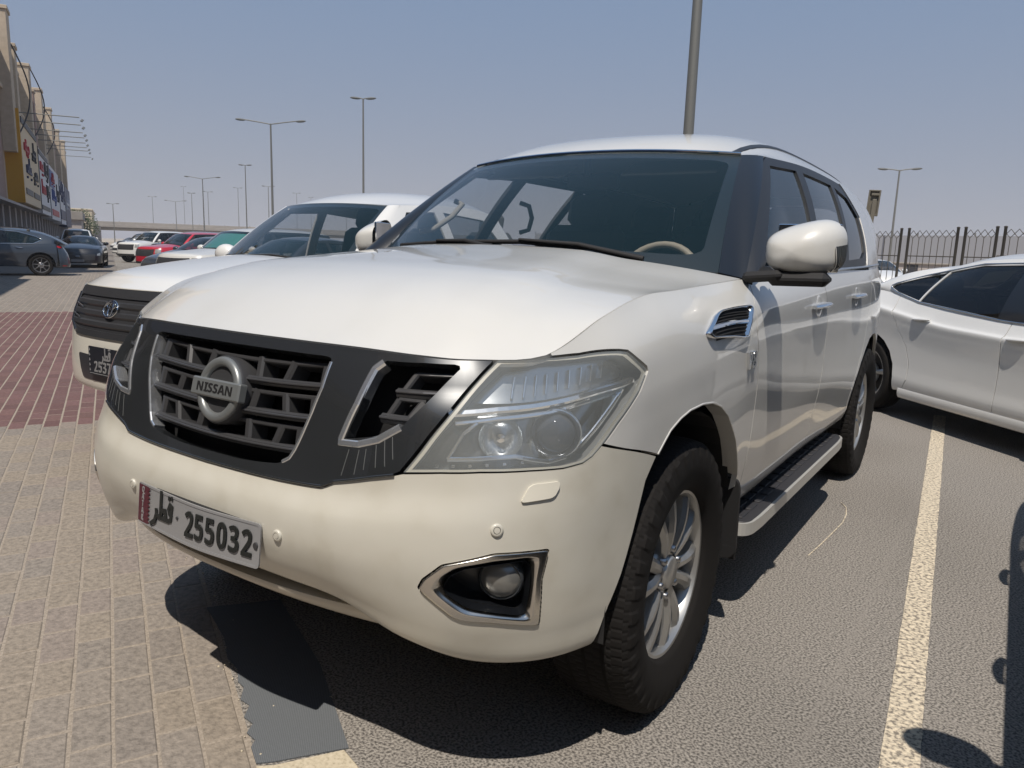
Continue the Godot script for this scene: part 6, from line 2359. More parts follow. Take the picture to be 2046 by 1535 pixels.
func build_ground() -> void:
	# desert floor to the horizon
	var b := MB.new()
	b.quad(Vector3(-3000, -.05, -3000), Vector3(3000, -.05, -3000), Vector3(3000, -.05, 3000), Vector3(-3000, -.05, 3000), Vector3.UP)
	struct("ground", b, M.sand)
	# asphalt with stains as a fine grid of tones
	var cb := CB.new()
	var nz := FastNoiseLite.new()
	nz.seed = 8
	nz.frequency = 0.55
	nz.fractal_octaves = 4
	var tone := func(p: Vector3) -> Color:
		var t := nz.get_noise_2d(p.x, p.z)
		var s := 1.0 + 0.30 * t
		var w := nz.get_noise_2d(p.x * .3 + 40.0, p.z * .3)
		return Color(s * (1.0 + .04 * w), s, s * (1.0 - .05 * w))
	var far_edges := [[-6.0, 8.0, .3], [8.0, 60.0, 2.0], [60.0, 160.0, 10.0], [-30.0, -6.0, 2.0]]
	for fe in far_edges:
		var st: float = fe[2]
		var d: float = fe[0]
		while d < fe[1] - 1e-3:
			var n := -.735
			while n < 34.0:
				var sn: float = st if n < 9.0 else max(st, 2.0)
				var q := [dn(d, n), dn(d + st, n), dn(d + st, n + sn), dn(d, n + sn)]
				var col: Color = tone.call(q[0])
				cb.quad(q[0], q[1], q[2], q[3], Vector3.UP, col)
				n += sn
			d += st
	# smooth the tones: one colour per corner
	for i in cb.v.size():
		cb.c[i] = tone.call(cb.v[i])
	var asph := struct("asphalt", cb.mesh(), M.asphalt)
	# paving: joint bed and blocks
	b = MB.new()
	b.quad(dn(-4, -.70, -.0028), dn(34, -.70, -.0028), dn(34, -9, -.0028), dn(-4, -9, -.0028), Vector3.UP)
	var pave := struct("pavement", b, M.joint)
	var stuff := CB.new()
	var variants := []
	for sx in 3:
		variants.append(block_mesh(.1980 - .0015 * sx, .0990 - .0010 * sx, 0.0035))
	var near := []
	var r := RandomNumberGenerator.new()
	r.seed = 77
	var cam := get_node("camera") as Camera3D
	for i in 64:
		var n := -.80 - i * .1065
		var off := (i % 2) * .104 + r.randf_range(-.012, .012)
		var d := -1.6 + off
		while d < 30.0:
			var st := .2075
			var c := dn(d, n, r.randf_range(-.0012, .0012))
			var red := d > 3.72 and d < 13.3
			var e := [c, red, r.randi_range(0, 5), r.randi_range(0, 2), r.randf_range(-.012, .012), r.randf()]
			if not red and d < 3.7 and in_view(c):
				near.append(e)
			else:
				put_block(stuff, e)
			d += st
	near.sort_custom(func(a, c): return a[0].distance_squared_to(cam.position) < c[0].distance_squared_to(cam.position))
	for k in near.size():
		if k < 290:
			var e: Array = near[k]
			var o := part("paver", variants[e[3]], M.pavers[e[2]], pave, Transform3D(Basis(Dv, Vector3.UP, Dv.cross(Vector3.UP)) * Basis(Vector3.UP, e[4]), e[0]))
		else:
			put_block(stuff, near[k])
	var so := part("far_pavers", stuff.mesh(), M.paver_far, pave)
	so.set_meta("kind", "stuff")
	# the lane farther off, too far to tell the blocks apart
	var cb2 := CB.new()
	for i in 40:
		for j in 12:
			var d0 := 29.9 + i * 5.0
			var q := [dn(d0, -.74 - j * .7, -.002), dn(d0 + 5.0, -.74 - j * .7, -.002), dn(d0 + 5.0, -.74 - (j + 1) * .7, -.002), dn(d0, -.74 - (j + 1) * .7, -.002)]
			var s := r.randf_range(.9, 1.05)
			cb2.quad(q[0], q[1], q[2], q[3], Vector3.UP, Color(.215 * s, .190 * s, .165 * s))
	struct("lane", cb2.mesh(), M.paver_far)
	# bay line
	b = MB.new()
	var L0 := Vector3(1.232, .004, -5.6)
	var L1 := Vector3(1.755, .004, 2.6)
	var lt := (L1 - L0).normalized()
	var ls := Vector3(lt.z, 0, -lt.x)
	var prev := []
	var steps := 160
	for i in steps + 1:
		var p := L0.lerp(L1, float(i) / steps)
		var wl := .047 + r.randf_range(-.002, .002)
		var wr := .047 + r.randf_range(-.002, .002)
		var cur := [p - ls * wl, p + ls * wr]
		if i > 0:
			b.quad(prev[0], prev[1], cur[1], cur[0], Vector3.UP)
		prev = cur
	struct("bay_line", b, M.line_paint)
	# second bay line under the pickup side
	b = MB.new()
	L0 = Vector3(-1.55, .004, -6.0)
	L1 = Vector3(-1.30, .004, -.55)
	b.quad(L0 + Vector3(-.05, 0, 0), L0 + Vector3(.05, 0, 0), L1 + Vector3(.05, 0, 0), L1 + Vector3(-.05, 0, 0), Vector3.UP)
	struct("bay_line", b, M.line_paint)
	# torn ground fabric at the paving edge and a strip of kerb stone
	var fp := [[-.66, .505], [-.5, .30], [-.033, .517], [.342, .751], [.225, .908], [.195, .938], [.13, .905], [.115, .880], [.07, .874], [.05, .838], [.005, .835], [-.03, .79], [-.075, .788], [-.122, .742], [-.16, .735], [-.224, .690], [-.30, .672], [-.42, .60]]
	var f2 := PackedVector2Array()
	for q in fp:
		f2.append(Vector2(q[0], -q[1]))
	b = MB.new()
	b.prism(Transform3D(Basis(Vector3(1, 0, 0), Vector3(0, 0, -1), Vector3(0, 1, 0)), Vector3.ZERO), f2, 0.001, 0.0045, 0.0)
	tag(struct_thing("ground_fabric", b, M.fabric_mat), "torn dark woven fabric lying at the edge of the paving", "fabric")
	var ks := PackedVector2Array()
	for q in [[.205, .945], [.24, .915], [.34, .765], [.42, .79], [.62, .93], [.80, 1.10], [.62, 1.25], [.38, 1.06]]:
		ks.append(Vector2(q[0], -q[1]))
	b = MB.new()
	b.prism(Transform3D(Basis(Vector3(1, 0, 0), Vector3(0, 0, -1), Vector3(0, 1, 0)), Vector3.ZERO), ks, -.01, .008, .004)
	tag(struct_thing("kerb_stone", b, M.kerb_stone), "pale flush kerb stone beside the torn fabric", "kerb stone")
	# chalk scratch
	b = MB.new()
	var ck := [Vector3(1.003, .0045, -2.377), Vector3(1.045, .0045, -2.30), Vector3(1.068, .0045, -2.18), Vector3(1.078, .0045, -2.03), Vector3(1.07, .0045, -1.892), Vector3(1.055, .0045, -1.66), Vector3(1.037, .0045, -1.449)]
	for i in ck.size() - 1:
		b.quad(ck[i] + Vector3(.003, 0, 0), ck[i] - Vector3(.003, 0, 0), ck[i + 1] - Vector3(.003, 0, 0), ck[i + 1] + Vector3(.003, 0, 0), Vector3.UP)
	part("chalk_scratch", b, M.line_paint, asph)
	# pebbles along the edge
	var pb2 := MB.new()
	for i in 90:
		var d := r.randf_range(-.7, 3.0)
		var s := r.randf_range(.0015, .004)
		pb2.sphere(T(dn(d, -.74 + r.randfn(0.0, .02) + (.25 * r.randf() if i % 4 == 0 else 0.0), s * .5), Vector3(r.randf() * 3, r.randf() * 3, 0)), Vector3(s * 1.4, s, s), 6, 4)
	var pbo := part("pebbles", pb2, M.kerb_stone, asph)
	pbo.set_meta("kind", "stuff")

func struct_thing(called: String, m, mt: Material) -> MeshInstance3D:
	var o := MeshInstance3D.new()
	o.name = numbered(called)
	o.mesh = m.mesh()
	o.material_override = mt
	add_child(o)
	return o

func block_mesh(l: float, w: float, ch: float) -> ArrayMesh:
	var b := MB.new()
	var hl := l * .5
	var hw := w * .5
	var t := [Vector3(-hl + ch, 0, -hw + ch), Vector3(hl - ch, 0, -hw + ch), Vector3(hl - ch, 0, hw - ch), Vector3(-hl + ch, 0, hw - ch)]
	var m := [Vector3(-hl, -ch * .8, -hw), Vector3(hl, -ch * .8, -hw), Vector3(hl, -ch * .8, hw), Vector3(-hl, -ch * .8, hw)]
	b.quad(t[0], t[1], t[2], t[3], Vector3.UP)
	for i in 4:
		var j := (i + 1) % 4
		var o: Vector3 = (m[i] + m[j]) * .5
		b.quad(t[i], t[j], m[j], m[i], Vector3.UP + o.normalized())
		b.quad(m[i], m[j], m[j] - Vector3(0, .02, 0), m[i] - Vector3(0, .02, 0), o)
	return b.mesh()

func put_block(cb: CB, e: Array) -> void:
	var c: Vector3 = e[0]
	var u := Dv * .0985
	var w := Nv * .0490
	var base := [[.252, .220, .188], [.238, .209, .180], [.246, .208, .180], [.258, .220, .178], [.228, .200, .174], [.262, .224, .182]]
	var k: Array = base[e[2]]
	var col := Color(k[0], k[1], k[2]) * (1.0 / .85)
	if e[1]:
		var s: float = .85 + .3 * float(e[5])
		col = Color(.142 * s, .080 * s, .076 * s) * (1.0 / .85)
	elif c.dot(Dv) > 13.0:
		col = Color(.215, .190, .165) * (.9 + .2 * float(e[5])) * (1.0 / .85)
	var t := .004
	var lo := Vector3(0, -.006, 0)
	var a0 := c - u * .96 - w * .93
	var a1 := c + u * .96 - w * .93
	var a2 := c + u * .96 + w * .93
	var a3 := c - u * .96 + w * .93
	cb.quad(a0, a1, a2, a3, Vector3.UP, col)
	var b0 := c - u - w + lo
	var b1 := c + u - w + lo
	var b2 := c + u + w + lo
	var b3 := c - u + w + lo
	cb.quad(a0, a1, b1, b0, (Vector3.UP - Nv).normalized(), col)
	cb.quad(a1, a2, b2, b1, (Vector3.UP + Dv).normalized(), col)
	cb.quad(a2, a3, b3, b2, (Vector3.UP + Nv).normalized(), col)
	cb.quad(a3, a0, b0, b3, (Vector3.UP - Dv).normalized(), col)
# ---------------------------------------------------------------- shops, flyover, lamps, railing
func city_materials() -> void:
	M.stucco = mat(Color.WHITE, 0.9)
	M.stucco.albedo_texture = noise_tex(0.02, [[0.0, lin(.40, .33, .25)], [1.0, lin(.52, .44, .34)]], 71, 5, 512)
	tri(M.stucco, .25)
	M.stucco_pink = mat(Color.WHITE, 0.9)
	M.stucco_pink.albedo_texture = noise_tex(0.02, [[0.0, lin(.27, .19, .165)], [1.0, lin(.36, .26, .225)]], 72, 5, 512)
	tri(M.stucco_pink, .25)
	M.stucco_grey = mat(lin(.40, .36, .34), .9)
	M.yellow_board = mat(lin(.50, .26, .02), .6)
	M.sign_cream = mat(lin(.62, .50, .34), .7)
	M.sign_white = mat(lin(.60, .60, .62), .6)
	M.sign_navy = mat(lin(.02, .03, .09), .5)
	M.sign_blue = mat(lin(.03, .07, .25), .5)
	M.sign_red = mat(lin(.40, .02, .03), .5)
	M.sign_dark = mat(lin(.03, .03, .035), .5)
	M.shop_glass = mat(lin(.03, .035, .04), .08)
	M.shop_frame = mat(lin(.30, .30, .30), .5, .3)
	M.teal_glass = mat(lin(.03, .10, .11), .1)
	M.galv = mat(lin(.20, .20, .185), .55, .5)
	M.lamp_head = mat(lin(.12, .125, .12), .6)
	M.concrete = mat(Color.WHITE, .9)
	M.concrete.albedo_texture = noise_tex(0.02, [[0.0, lin(.25, .23, .21)], [1.0, lin(.34, .315, .285)]], 73, 4, 256)
	tri(M.concrete, .1)
	M.fence_paint = mat(lin(.085, .075, .06), .6)
	M.sign_back = mat(lin(.15, .135, .105), .7)
	M.mesh_wall = mat(lin(.30, .305, .33), .9)
	M.leaf = mat(lin(.045, .075, .025), .8)
	M.leaf.backlight_enabled = true
	M.leaf.backlight = lin(.03, .05, .01)
	M.leaf2 = mat(lin(.07, .10, .035), .8)
	M.bark = mat(lin(.12, .09, .06), .9)
	M.beige_wall = mat(lin(.55, .48, .36), .9)

const ORD := ["first", "second", "third", "fourth", "fifth", "sixth", "seventh", "eighth", "ninth", "tenth", "eleventh"]
# box given in street coordinates: d0..d1 along, n0..n1 across, y0..y1
func sbox(b: MB, d0: float, d1: float, n0: float, n1: float, y0: float, y1: float, ch := 0.0) -> void:
	var c := dn((d0 + d1) * .5, (n0 + n1) * .5, (y0 + y1) * .5)
	b.box(Transform3D(Basis(Dv, Vector3.UP, Dv.cross(Vector3.UP)), c), Vector3(abs(d1 - d0), y1 - y0, abs(n1 - n0)), ch)

func sprt(called: String, root: Node3D, mt: Material, d0: float, d1: float, n0: float, n1: float, y0: float, y1: float, ch := 0.0) -> MeshInstance3D:
	var b := MB.new()
	sbox(b, d0, d1, n0, n1, y0, y1, ch)
	return part(called, b, mt, root)

func sign_text(root: Node3D, s: String, d: float, n: float, y: float, size: float, mt: Material, sx := 1.0) -> void:
	# reads along the facade, facing the street
	var z := Nv
	var x := Vector3.UP.cross(z).normalized()
	part("sign_letters", text_mesh(s, size, .12), mt, root, Transform3D(Basis(x * sx, Vector3.UP, z), dn(d, n, y)))

func arabic_sign(root: Node3D, d: float, n: float, y: float, w: float, h: float, mt: Material, sd: int) -> void:
	# a line of joined script: base stroke with tall and hanging strokes
	var r := RandomNumberGenerator.new()
	r.seed = sd
	var z := Nv
	var x := Vector3.UP.cross(z).normalized()
	var fr := Transform3D(Basis(x, Vector3.UP, z), dn(d, n, y))
	var b := MB.new()
	var px := -w * .5
	while px < w * .5:
		var l := r.randf_range(.12, .24) * w
		var e: float = min(px + l, w * .5)
		b.stroke(fr, [Vector2(px, 0), Vector2(e, 0)], h * .16, 0.0, .10)
		var kind := r.randi_range(0, 3)
		if kind == 0:
			b.stroke(fr, [Vector2(px, 0), Vector2(px, h * .85)], h * .15, 0.0, .11)
		elif kind == 1:
			b.stroke(fr, [Vector2(px, 0), Vector2(px + l * .3, h * .4), Vector2(px + l * .7, h * .3), Vector2(px + l * .8, 0)], h * .14, 0.0, .11)
		elif kind == 2:
			b.stroke(fr, [Vector2(px + l * .5, 0), Vector2(px + l * .4, -h * .3), Vector2(px, -h * .4)], h * .14, 0.0, .11)
		else:
			b.stroke(fr, [Vector2(px, 0), Vector2(px, h * .35)], h * .14, 0.0, .11)
			b.stroke(fr, [Vector2(px + .1 * l, -h * .35), Vector2(px + .25 * l, -h * .35)], h * .14, 0.0, .11)
		px += l + w * .03
	part("sign_script", b, mt, root)

func build_shops() -> void:
	var wn := -6.5
	# terrace of houses over shops; one thing for each house
	var edges := [26.0, 41.0, 55.5, 70.0, 83.0, 97.0, 111.0, 126.0, 140.0]
	for i in edges.size() - 1:
		var d0: float = edges[i]
		var d1: float = edges[i + 1]
		var lab: String = ["pink shop house nearest us at the left edge", "pink shop house with the ledge beside the yellow sign board", "shop house behind the cream sign with dark letters", "shop house behind the white sign in the middle of the terrace", "fourth shop house of the terrace, behind the blue and red sign", "fifth shop house of the terrace with navy sign", "sixth shop house of the terrace, far along the street", "last shop house of the terrace, by the grey shed"][i]
		var root := thing("shop_house", lab, "building", Vector3.ZERO, 0.0, "terrace of shop houses")
		var m: Material = M.stucco_pink if i < 2 or i % 2 == 1 else M.stucco
		var ht := 14.3 + (i % 3) * .3
		sprt("wall", root, m, d0, d1, wn - 9.0, wn, 3.3, ht - 1.2)
		sprt("parapet", root, m, d0 + .02, d1 - 2.2, wn - .35, wn + .02, ht - 1.2, ht - .3)
		# pilasters stand out and rise above the parapet
		for q in [[d0 + .0, 1.6, ht, .75], [d0 + 6.2, 1.3, ht - .9, .55]]:
			sprt("pilaster", root, M.stucco if q[1] > 1.5 else m, q[0], q[0] + q[1], wn, wn + q[3], 6.5, q[2], .03)
			sprt("pilaster_cap", root, M.stucco, q[0] - .08, q[0] + q[1] + .08, wn - .05, wn + float(q[3]) + .08, q[2], float(q[2]) + .22, .02)
		sprt("cornice", root, M.stucco, d0 + 1.62, d1 - .02, wn, wn + .28, 10.2, 10.45, .03)
		# windows on two floors
		for fy in [7.3, 11.0]:
			for k in 3:
				var dw := d0 + 2.6 + k * 3.6
				if dw + 1.4 > d1 - .3:
					continue
				var w := sprt("window", root, M.teal_glass, dw, dw + 1.3, wn - .05, wn + .03, fy, fy + 1.9)
				sprt("window_frame", w, M.shop_frame, dw - .08, dw + 1.38, wn - .04, wn + .06, fy - .12, fy - .0)
				sprt("window_frame", w, M.shop_frame, dw + .61, dw + .69, wn - .04, wn + .06, fy, fy + 1.9)
				sprt("window_hood", root, m, dw - .15, dw + 1.45, wn, wn + .35, fy + 1.95, fy + 2.15, .02)
		# shop floor: columns and glass set back
		sprt("shop_front", root, M.shop_glass, d0, d1, wn - 2.2, wn - 2.0, 0.0, 3.3)
		sprt("soffit", root, M.stucco_grey, d0, d1, wn - 2.0, wn + .7, 3.15, 3.3)
		for k in 4:
			var dc := d0 + .4 + k * (d1 - d0) / 4.0
			sprt("column", root, M.stucco_grey, dc, dc + .55, wn - .5, wn + .05, 0.0, 3.2, .03)
			sprt("mullion", root, M.shop_frame, dc + 1.6, dc + 1.72, wn - 2.0, wn - 1.9, 0.0, 3.2)
	# the terrace runs on past the camera: seen only as shade on the paving and in the paintwork
	for i in 5:
		var d0 := -36.0 + i * 15.4
		var d1 := d0 + 15.3
		var root := thing("shop_house", "lower shop house outside the picture, %s before the pink one" % ORD[4 - i], "building", Vector3.ZERO, 0.0, "terrace of shop houses")
		var m: Material = M.stucco_pink if i % 2 == 0 else M.stucco
		sprt("wall", root, m, d0, d1, wn - 9.0, wn, 3.3, 9.0)
		sprt("parapet", root, m, d0 + .02, d1 - 4.2, wn - .35, wn + .02, 9.0, 9.7 + .3 * (i % 2))
		sprt("sign_box", root, [M.sign_white, M.sign_cream, M.sign_navy][i % 3], d0 + 1.0, d1 - 1.0, wn + .02, wn + .7, 3.2, 5.6, .02)
		sprt("shop_front", root, M.shop_glass, d0, d1, wn - 2.2, wn - 2.0, 0.0, 3.3)
		sprt("soffit", root, M.stucco_grey, d0, d1, wn - 2.0, wn, 3.15, 3.29)
		for k in 4:
			var dc := d0 + .4 + k * (d1 - d0) / 4.0
			sprt("column", root, M.stucco_grey, dc, dc + .55, wn - .5, wn + .01, 0.0, 3.14, .03)
			sprt("window", root, M.teal_glass, dc + 1.0, dc + 2.3, wn - .05, wn + .03, 6.2, 8.0)
	# ledge of the pink house at the left edge
	var lr := thing("balcony_ledge", "pink stepped ledge sticking out left of the yellow board", "ledge")
	sprt("ledge_step", lr, M.stucco_pink, 42.7, 49.5, wn, wn + .55, 9.6, 10.1, .04)
	sprt("ledge_step", lr, M.stucco, 42.7, 49.3, wn, wn + .40, 9.1, 9.6, .04)
	sprt("ledge_step", lr, M.stucco_pink, 42.7, 49.1, wn, wn + .25, 8.6, 9.1, .04)
	# ---- sign boxes in front
	var sn := -5.62
	var boards := [[56.4, 70.5, 3.45, 9.1, M.sign_cream, "cream shop sign with dark letters and a yellow end panel"], [70.6, 82.5, 3.15, 8.4, M.sign_white, "white shop sign with red and dark letters next to the cream one"], [82.6, 99.0, 2.95, 8.1, M.sign_white, "white shop sign with blue letters and a red stripe"], [99.1, 112.0, 2.75, 7.9, M.sign_white, "white shop sign with big navy letters far along the terrace"], [112.1, 128.0, 2.6, 7.8, M.sign_navy, "navy shop sign at the far end of the terrace"]]
	for i in boards.size():
		var q: Array = boards[i]
		var root := thing("shop_sign", q[5], "sign", Vector3.ZERO, 0.0, "shop signs along the terrace")
		sprt("sign_box", root, q[4], q[0], q[1], wn + .02, sn, q[2], q[3], .02)
		sprt("sign_edge", root, M.sign_dark, float(q[0]) - .02, float(q[0]) + .10, sn, sn + .05, q[2], q[3])
		if i == 0:
			sprt("end_panel", root, M.yellow_board, 56.25, 56.39, wn - .6, sn + .05, 3.40, 9.25, .02)
			sign_text(root, "T", 60.0, sn + .02, 7.2, 1.0, M.sign_red)
			arabic_sign(root, 60.2, sn, 7.0, 3.4, .9, M.sign_red, 1)
			arabic_sign(root, 66.0, sn, 7.2, 3.0, 1.0, M.sign_dark, 2)
			arabic_sign(root, 61.0, sn, 5.6, 3.6, 1.1, M.sign_navy, 3)
			arabic_sign(root, 66.5, sn, 5.5, 3.6, 1.1, M.sign_dark, 4)
			for k in 2:
				sprt("sign_line", root, M.sign_dark, 58.0 + k * 6.2, 63.2 + k * 6.2, sn, sn + .05, 4.05, 4.45)
			sprt("sign_line", root, M.sign_dark, 57.5, 69.5, sn, sn + .06, 8.55, 8.95)
		elif i == 1:
			arabic_sign(root, 73.6, sn, 6.8, 3.4, 1.2, M.sign_red, 5)
			arabic_sign(root, 78.6, sn, 6.6, 3.6, 1.2, M.sign_dark, 6)
			arabic_sign(root, 74.2, sn, 4.9, 3.4, 1.2, M.sign_red, 7)
			arabic_sign(root, 79.4, sn, 4.8, 3.2, 1.1, M.sign_dark, 8)
			sprt("sign_line", root, M.sign_dark, 71.6, 81.0, sn, sn + .05, 3.5, 3.85)
			sprt("sign_line", root, M.sign_dark, 71.2, 81.6, sn, sn + .06, 7.9, 8.25)
		elif i == 2:
			sprt("sign_badge", root, M.sign_blue, 84.0, 90.0, sn, sn + .05, 6.0, 7.7, .02)
			arabic_sign(root, 87.0, sn + .06, 6.6, 4.0, .9, M.sign_red, 9)
			arabic_sign(root, 88.5, sn, 4.9, 6.0, 1.1, M.sign_blue, 10)
			sprt("sign_stripe", root, M.sign_red, 84.5, 95.5, sn, sn + .06, 3.35, 3.95, .02)
			arabic_sign(root, 95.5, sn, 5.6, 4.0, 1.3, M.sign_dark, 11)
		elif i == 3:
			arabic_sign(root, 103.0, sn, 6.2, 5.0, 1.8, M.sign_navy, 12)
			arabic_sign(root, 108.5, sn, 6.0, 4.4, 1.8, M.sign_navy, 13)
			sprt("sign_line", root, M.sign_navy, 100.4, 111.0, sn, sn + .06, 3.3, 4.4)
		else:
			arabic_sign(root, 119.0, sn, 5.6, 9.0, 1.8, M.sign_white, 14)
	# ---- floodlight arms over the signs
	var fi := 0
	for q in [[60.2, 9.5], [63.5, 9.4], [68.2, 9.4], [73.9, 9.65], [77.5, 9.6], [85.0, 9.95], [88.3, 9.95], [106.8, 11.0]]:
		fi += 1
		var root := thing("floodlight_arm", "thin pole with floodlight over the shop signs, %s from the near end" % ORD[fi - 1], "floodlight", Vector3.ZERO, 0.0, "floodlight arms over the signs")
		var b := MB.new()
		b.tube([dn(q[0], wn, q[1]), dn(q[0], -2.3, float(q[1]) + .05)], .035, 6)
		part("arm", b, M.galv, root)
		b = MB.new()
		b.box(Transform3D(Basis(Dv, Vector3.UP, Dv.cross(Vector3.UP)) * Basis.from_euler(Vector3(.5, 0, .5)), dn(float(q[0]) + .2, -2.15, float(q[1]) - .12)), Vector3(.42, .07, .16), .02)
		part("floodlight", b, M.lamp_head, root)
	# ---- hanging cables on the facade
	fi = 0
	for q in [[57.0, 11.8, 8.0], [71.5, 13.0, 9.6], [84.5, 12.0, 9.4]]:
		fi += 1
		var root := thing("hanging_cable", "dark cable drooping from the facade, %s from the near end" % ORD[fi - 1], "cable", Vector3.ZERO, 0.0, "cables on the shop fronts")
		var b := MB.new()
		var pts := []
		for i in 13:
			var t := i / 12.0
			pts.append(dn(float(q[0]) + 1.0 * sin(t * PI), wn + .75 + .75 * sin(t * PI), lerp(float(q[1]) + 1.4, float(q[2]) - .4, t)))
		b.tube(pts, .045, 6)
		part("cable", b, M.sign_dark, root)
	# ---- grey shed, beige hall and tree past the terrace
	var shed := thing("shed", "low grey shed past the last shop sign", "building")
	sprt("wall", shed, M.stucco_grey, 150.0, 165.0, -12.0, -4.9, 0, 4.2)
	sprt("roof", shed, M.concrete, 149.6, 165.4, -12.2, -4.6, 4.2, 5.6, .05)
	sprt("door", shed, M.sign_dark, 149.9, 150.0, -8.0, -6.5, 0, 2.4)
	var hall := thing("hall", "plain beige hall behind the dark green tree", "building")
	sprt("wall", hall, M.beige_wall, 205.0, 240.0, -17.0, -4.0, 0, 7.6)
	sprt("parapet", hall, M.beige_wall, 204.8, 240.2, -17.2, -3.8, 7.6, 7.9, .05)
	sprt("shop_front", hall, M.shop_glass, 204.9, 205.0, -8.0, -4.6, 0, 2.6)
	sprt("annex", hall, M.stucco_grey, 228.0, 250.0, -4.0, -2.6, 0, 4.4)
	tree(dn(165.0, -5.4), 6.4, 3.2, 4)

func tree(at: Vector3, h: float, rad: float, sd: int) -> void:
	var root := thing("street_tree", "dark green bushy tree in front of the beige hall", "tree", at)
	var r := RandomNumberGenerator.new()
	r.seed = sd
	var b := MB.new()
	b.tube([Vector3.ZERO, Vector3(.05, h * .25, 0), Vector3(-.05, h * .5, .1), Vector3(.1, h * .8, 0)], [.16, .13, .10, .04], 8)
	for i in 7:
		var a := r.randf() * TAU
		b.tube([Vector3(0, h * (.2 + .06 * i), 0), Vector3(cos(a) * rad * .7, h * (.35 + .07 * i), sin(a) * rad * .7)], [.07, .02], 5)
	part("trunk", b, M.bark, root)
	var lv := [MB.new(), MB.new()]
	for i in 2600:
		var dir := Vector3(r.randfn(), r.randfn(), r.randfn()).normalized()
		var q := dir * pow(r.randf(), .4)
		var cl := 1.0 + .22 * sin(dir.x * 7.0 + 1.0) * sin(dir.y * 6.0) * sin(dir.z * 8.0)
		var p := Vector3(q.x * rad * cl, h * .55 + q.y * h * .47 * cl, q.z * rad * cl)
		if p.y < .25:
			continue
		var s := r.randf_range(.10, .22)
		var bs := Basis.from_euler(Vector3(r.randf() * TAU, r.randf() * TAU, r.randf() * TAU))
		(lv[i % 2] as MB).quad(p + bs * Vector3(-s, 0, 0), p + bs * Vector3(0, 0, -s * .5), p + bs * Vector3(s, 0, 0), p + bs * Vector3(0, 0, s * .5), bs.y)
	part("crown", lv[0], M.leaf, root)
	part("crown", lv[1], M.leaf2, root)

func lamp_post(at: Vector3, h: float, arm: float, yaw: float, label: String, drop: float, rad := .09) -> void:
	var root := thing("street_lamp", label, "street lamp", at, yaw, "street lamps by the road")
	var b := MB.new()
	b.tube([Vector3.ZERO, Vector3(0, h * .5, 0), Vector3(0, h, 0)], [rad * 1.25, rad, rad * .72], 10)
	part("pole", b, M.galv, root)
	b = MB.new()
	b.lathe(T(), [Vector2(rad * 2.2, 0), Vector2(rad * 2.2, .04), Vector2(rad * 1.4, .3)], 12)
	part("base", b, M.galv, root)
	for s in [-1.0, 1.0]:
		b = MB.new()
		b.tube([Vector3(0, h - .05, 0), Vector3(s * arm * .5, h + drop * .45, 0), Vector3(s * arm, h + drop, 0)], rad * .5, 6)
		part("arm", b, M.galv, root)
		b = MB.new()
		b.sphere(T(Vector3(s * (arm + .30), h + drop - .02, 0), Vector3(0, 0, s * .08)), Vector3(.48, .11, .17), 12, 6)
		part("lamp_head", b, M.lamp_head, root)

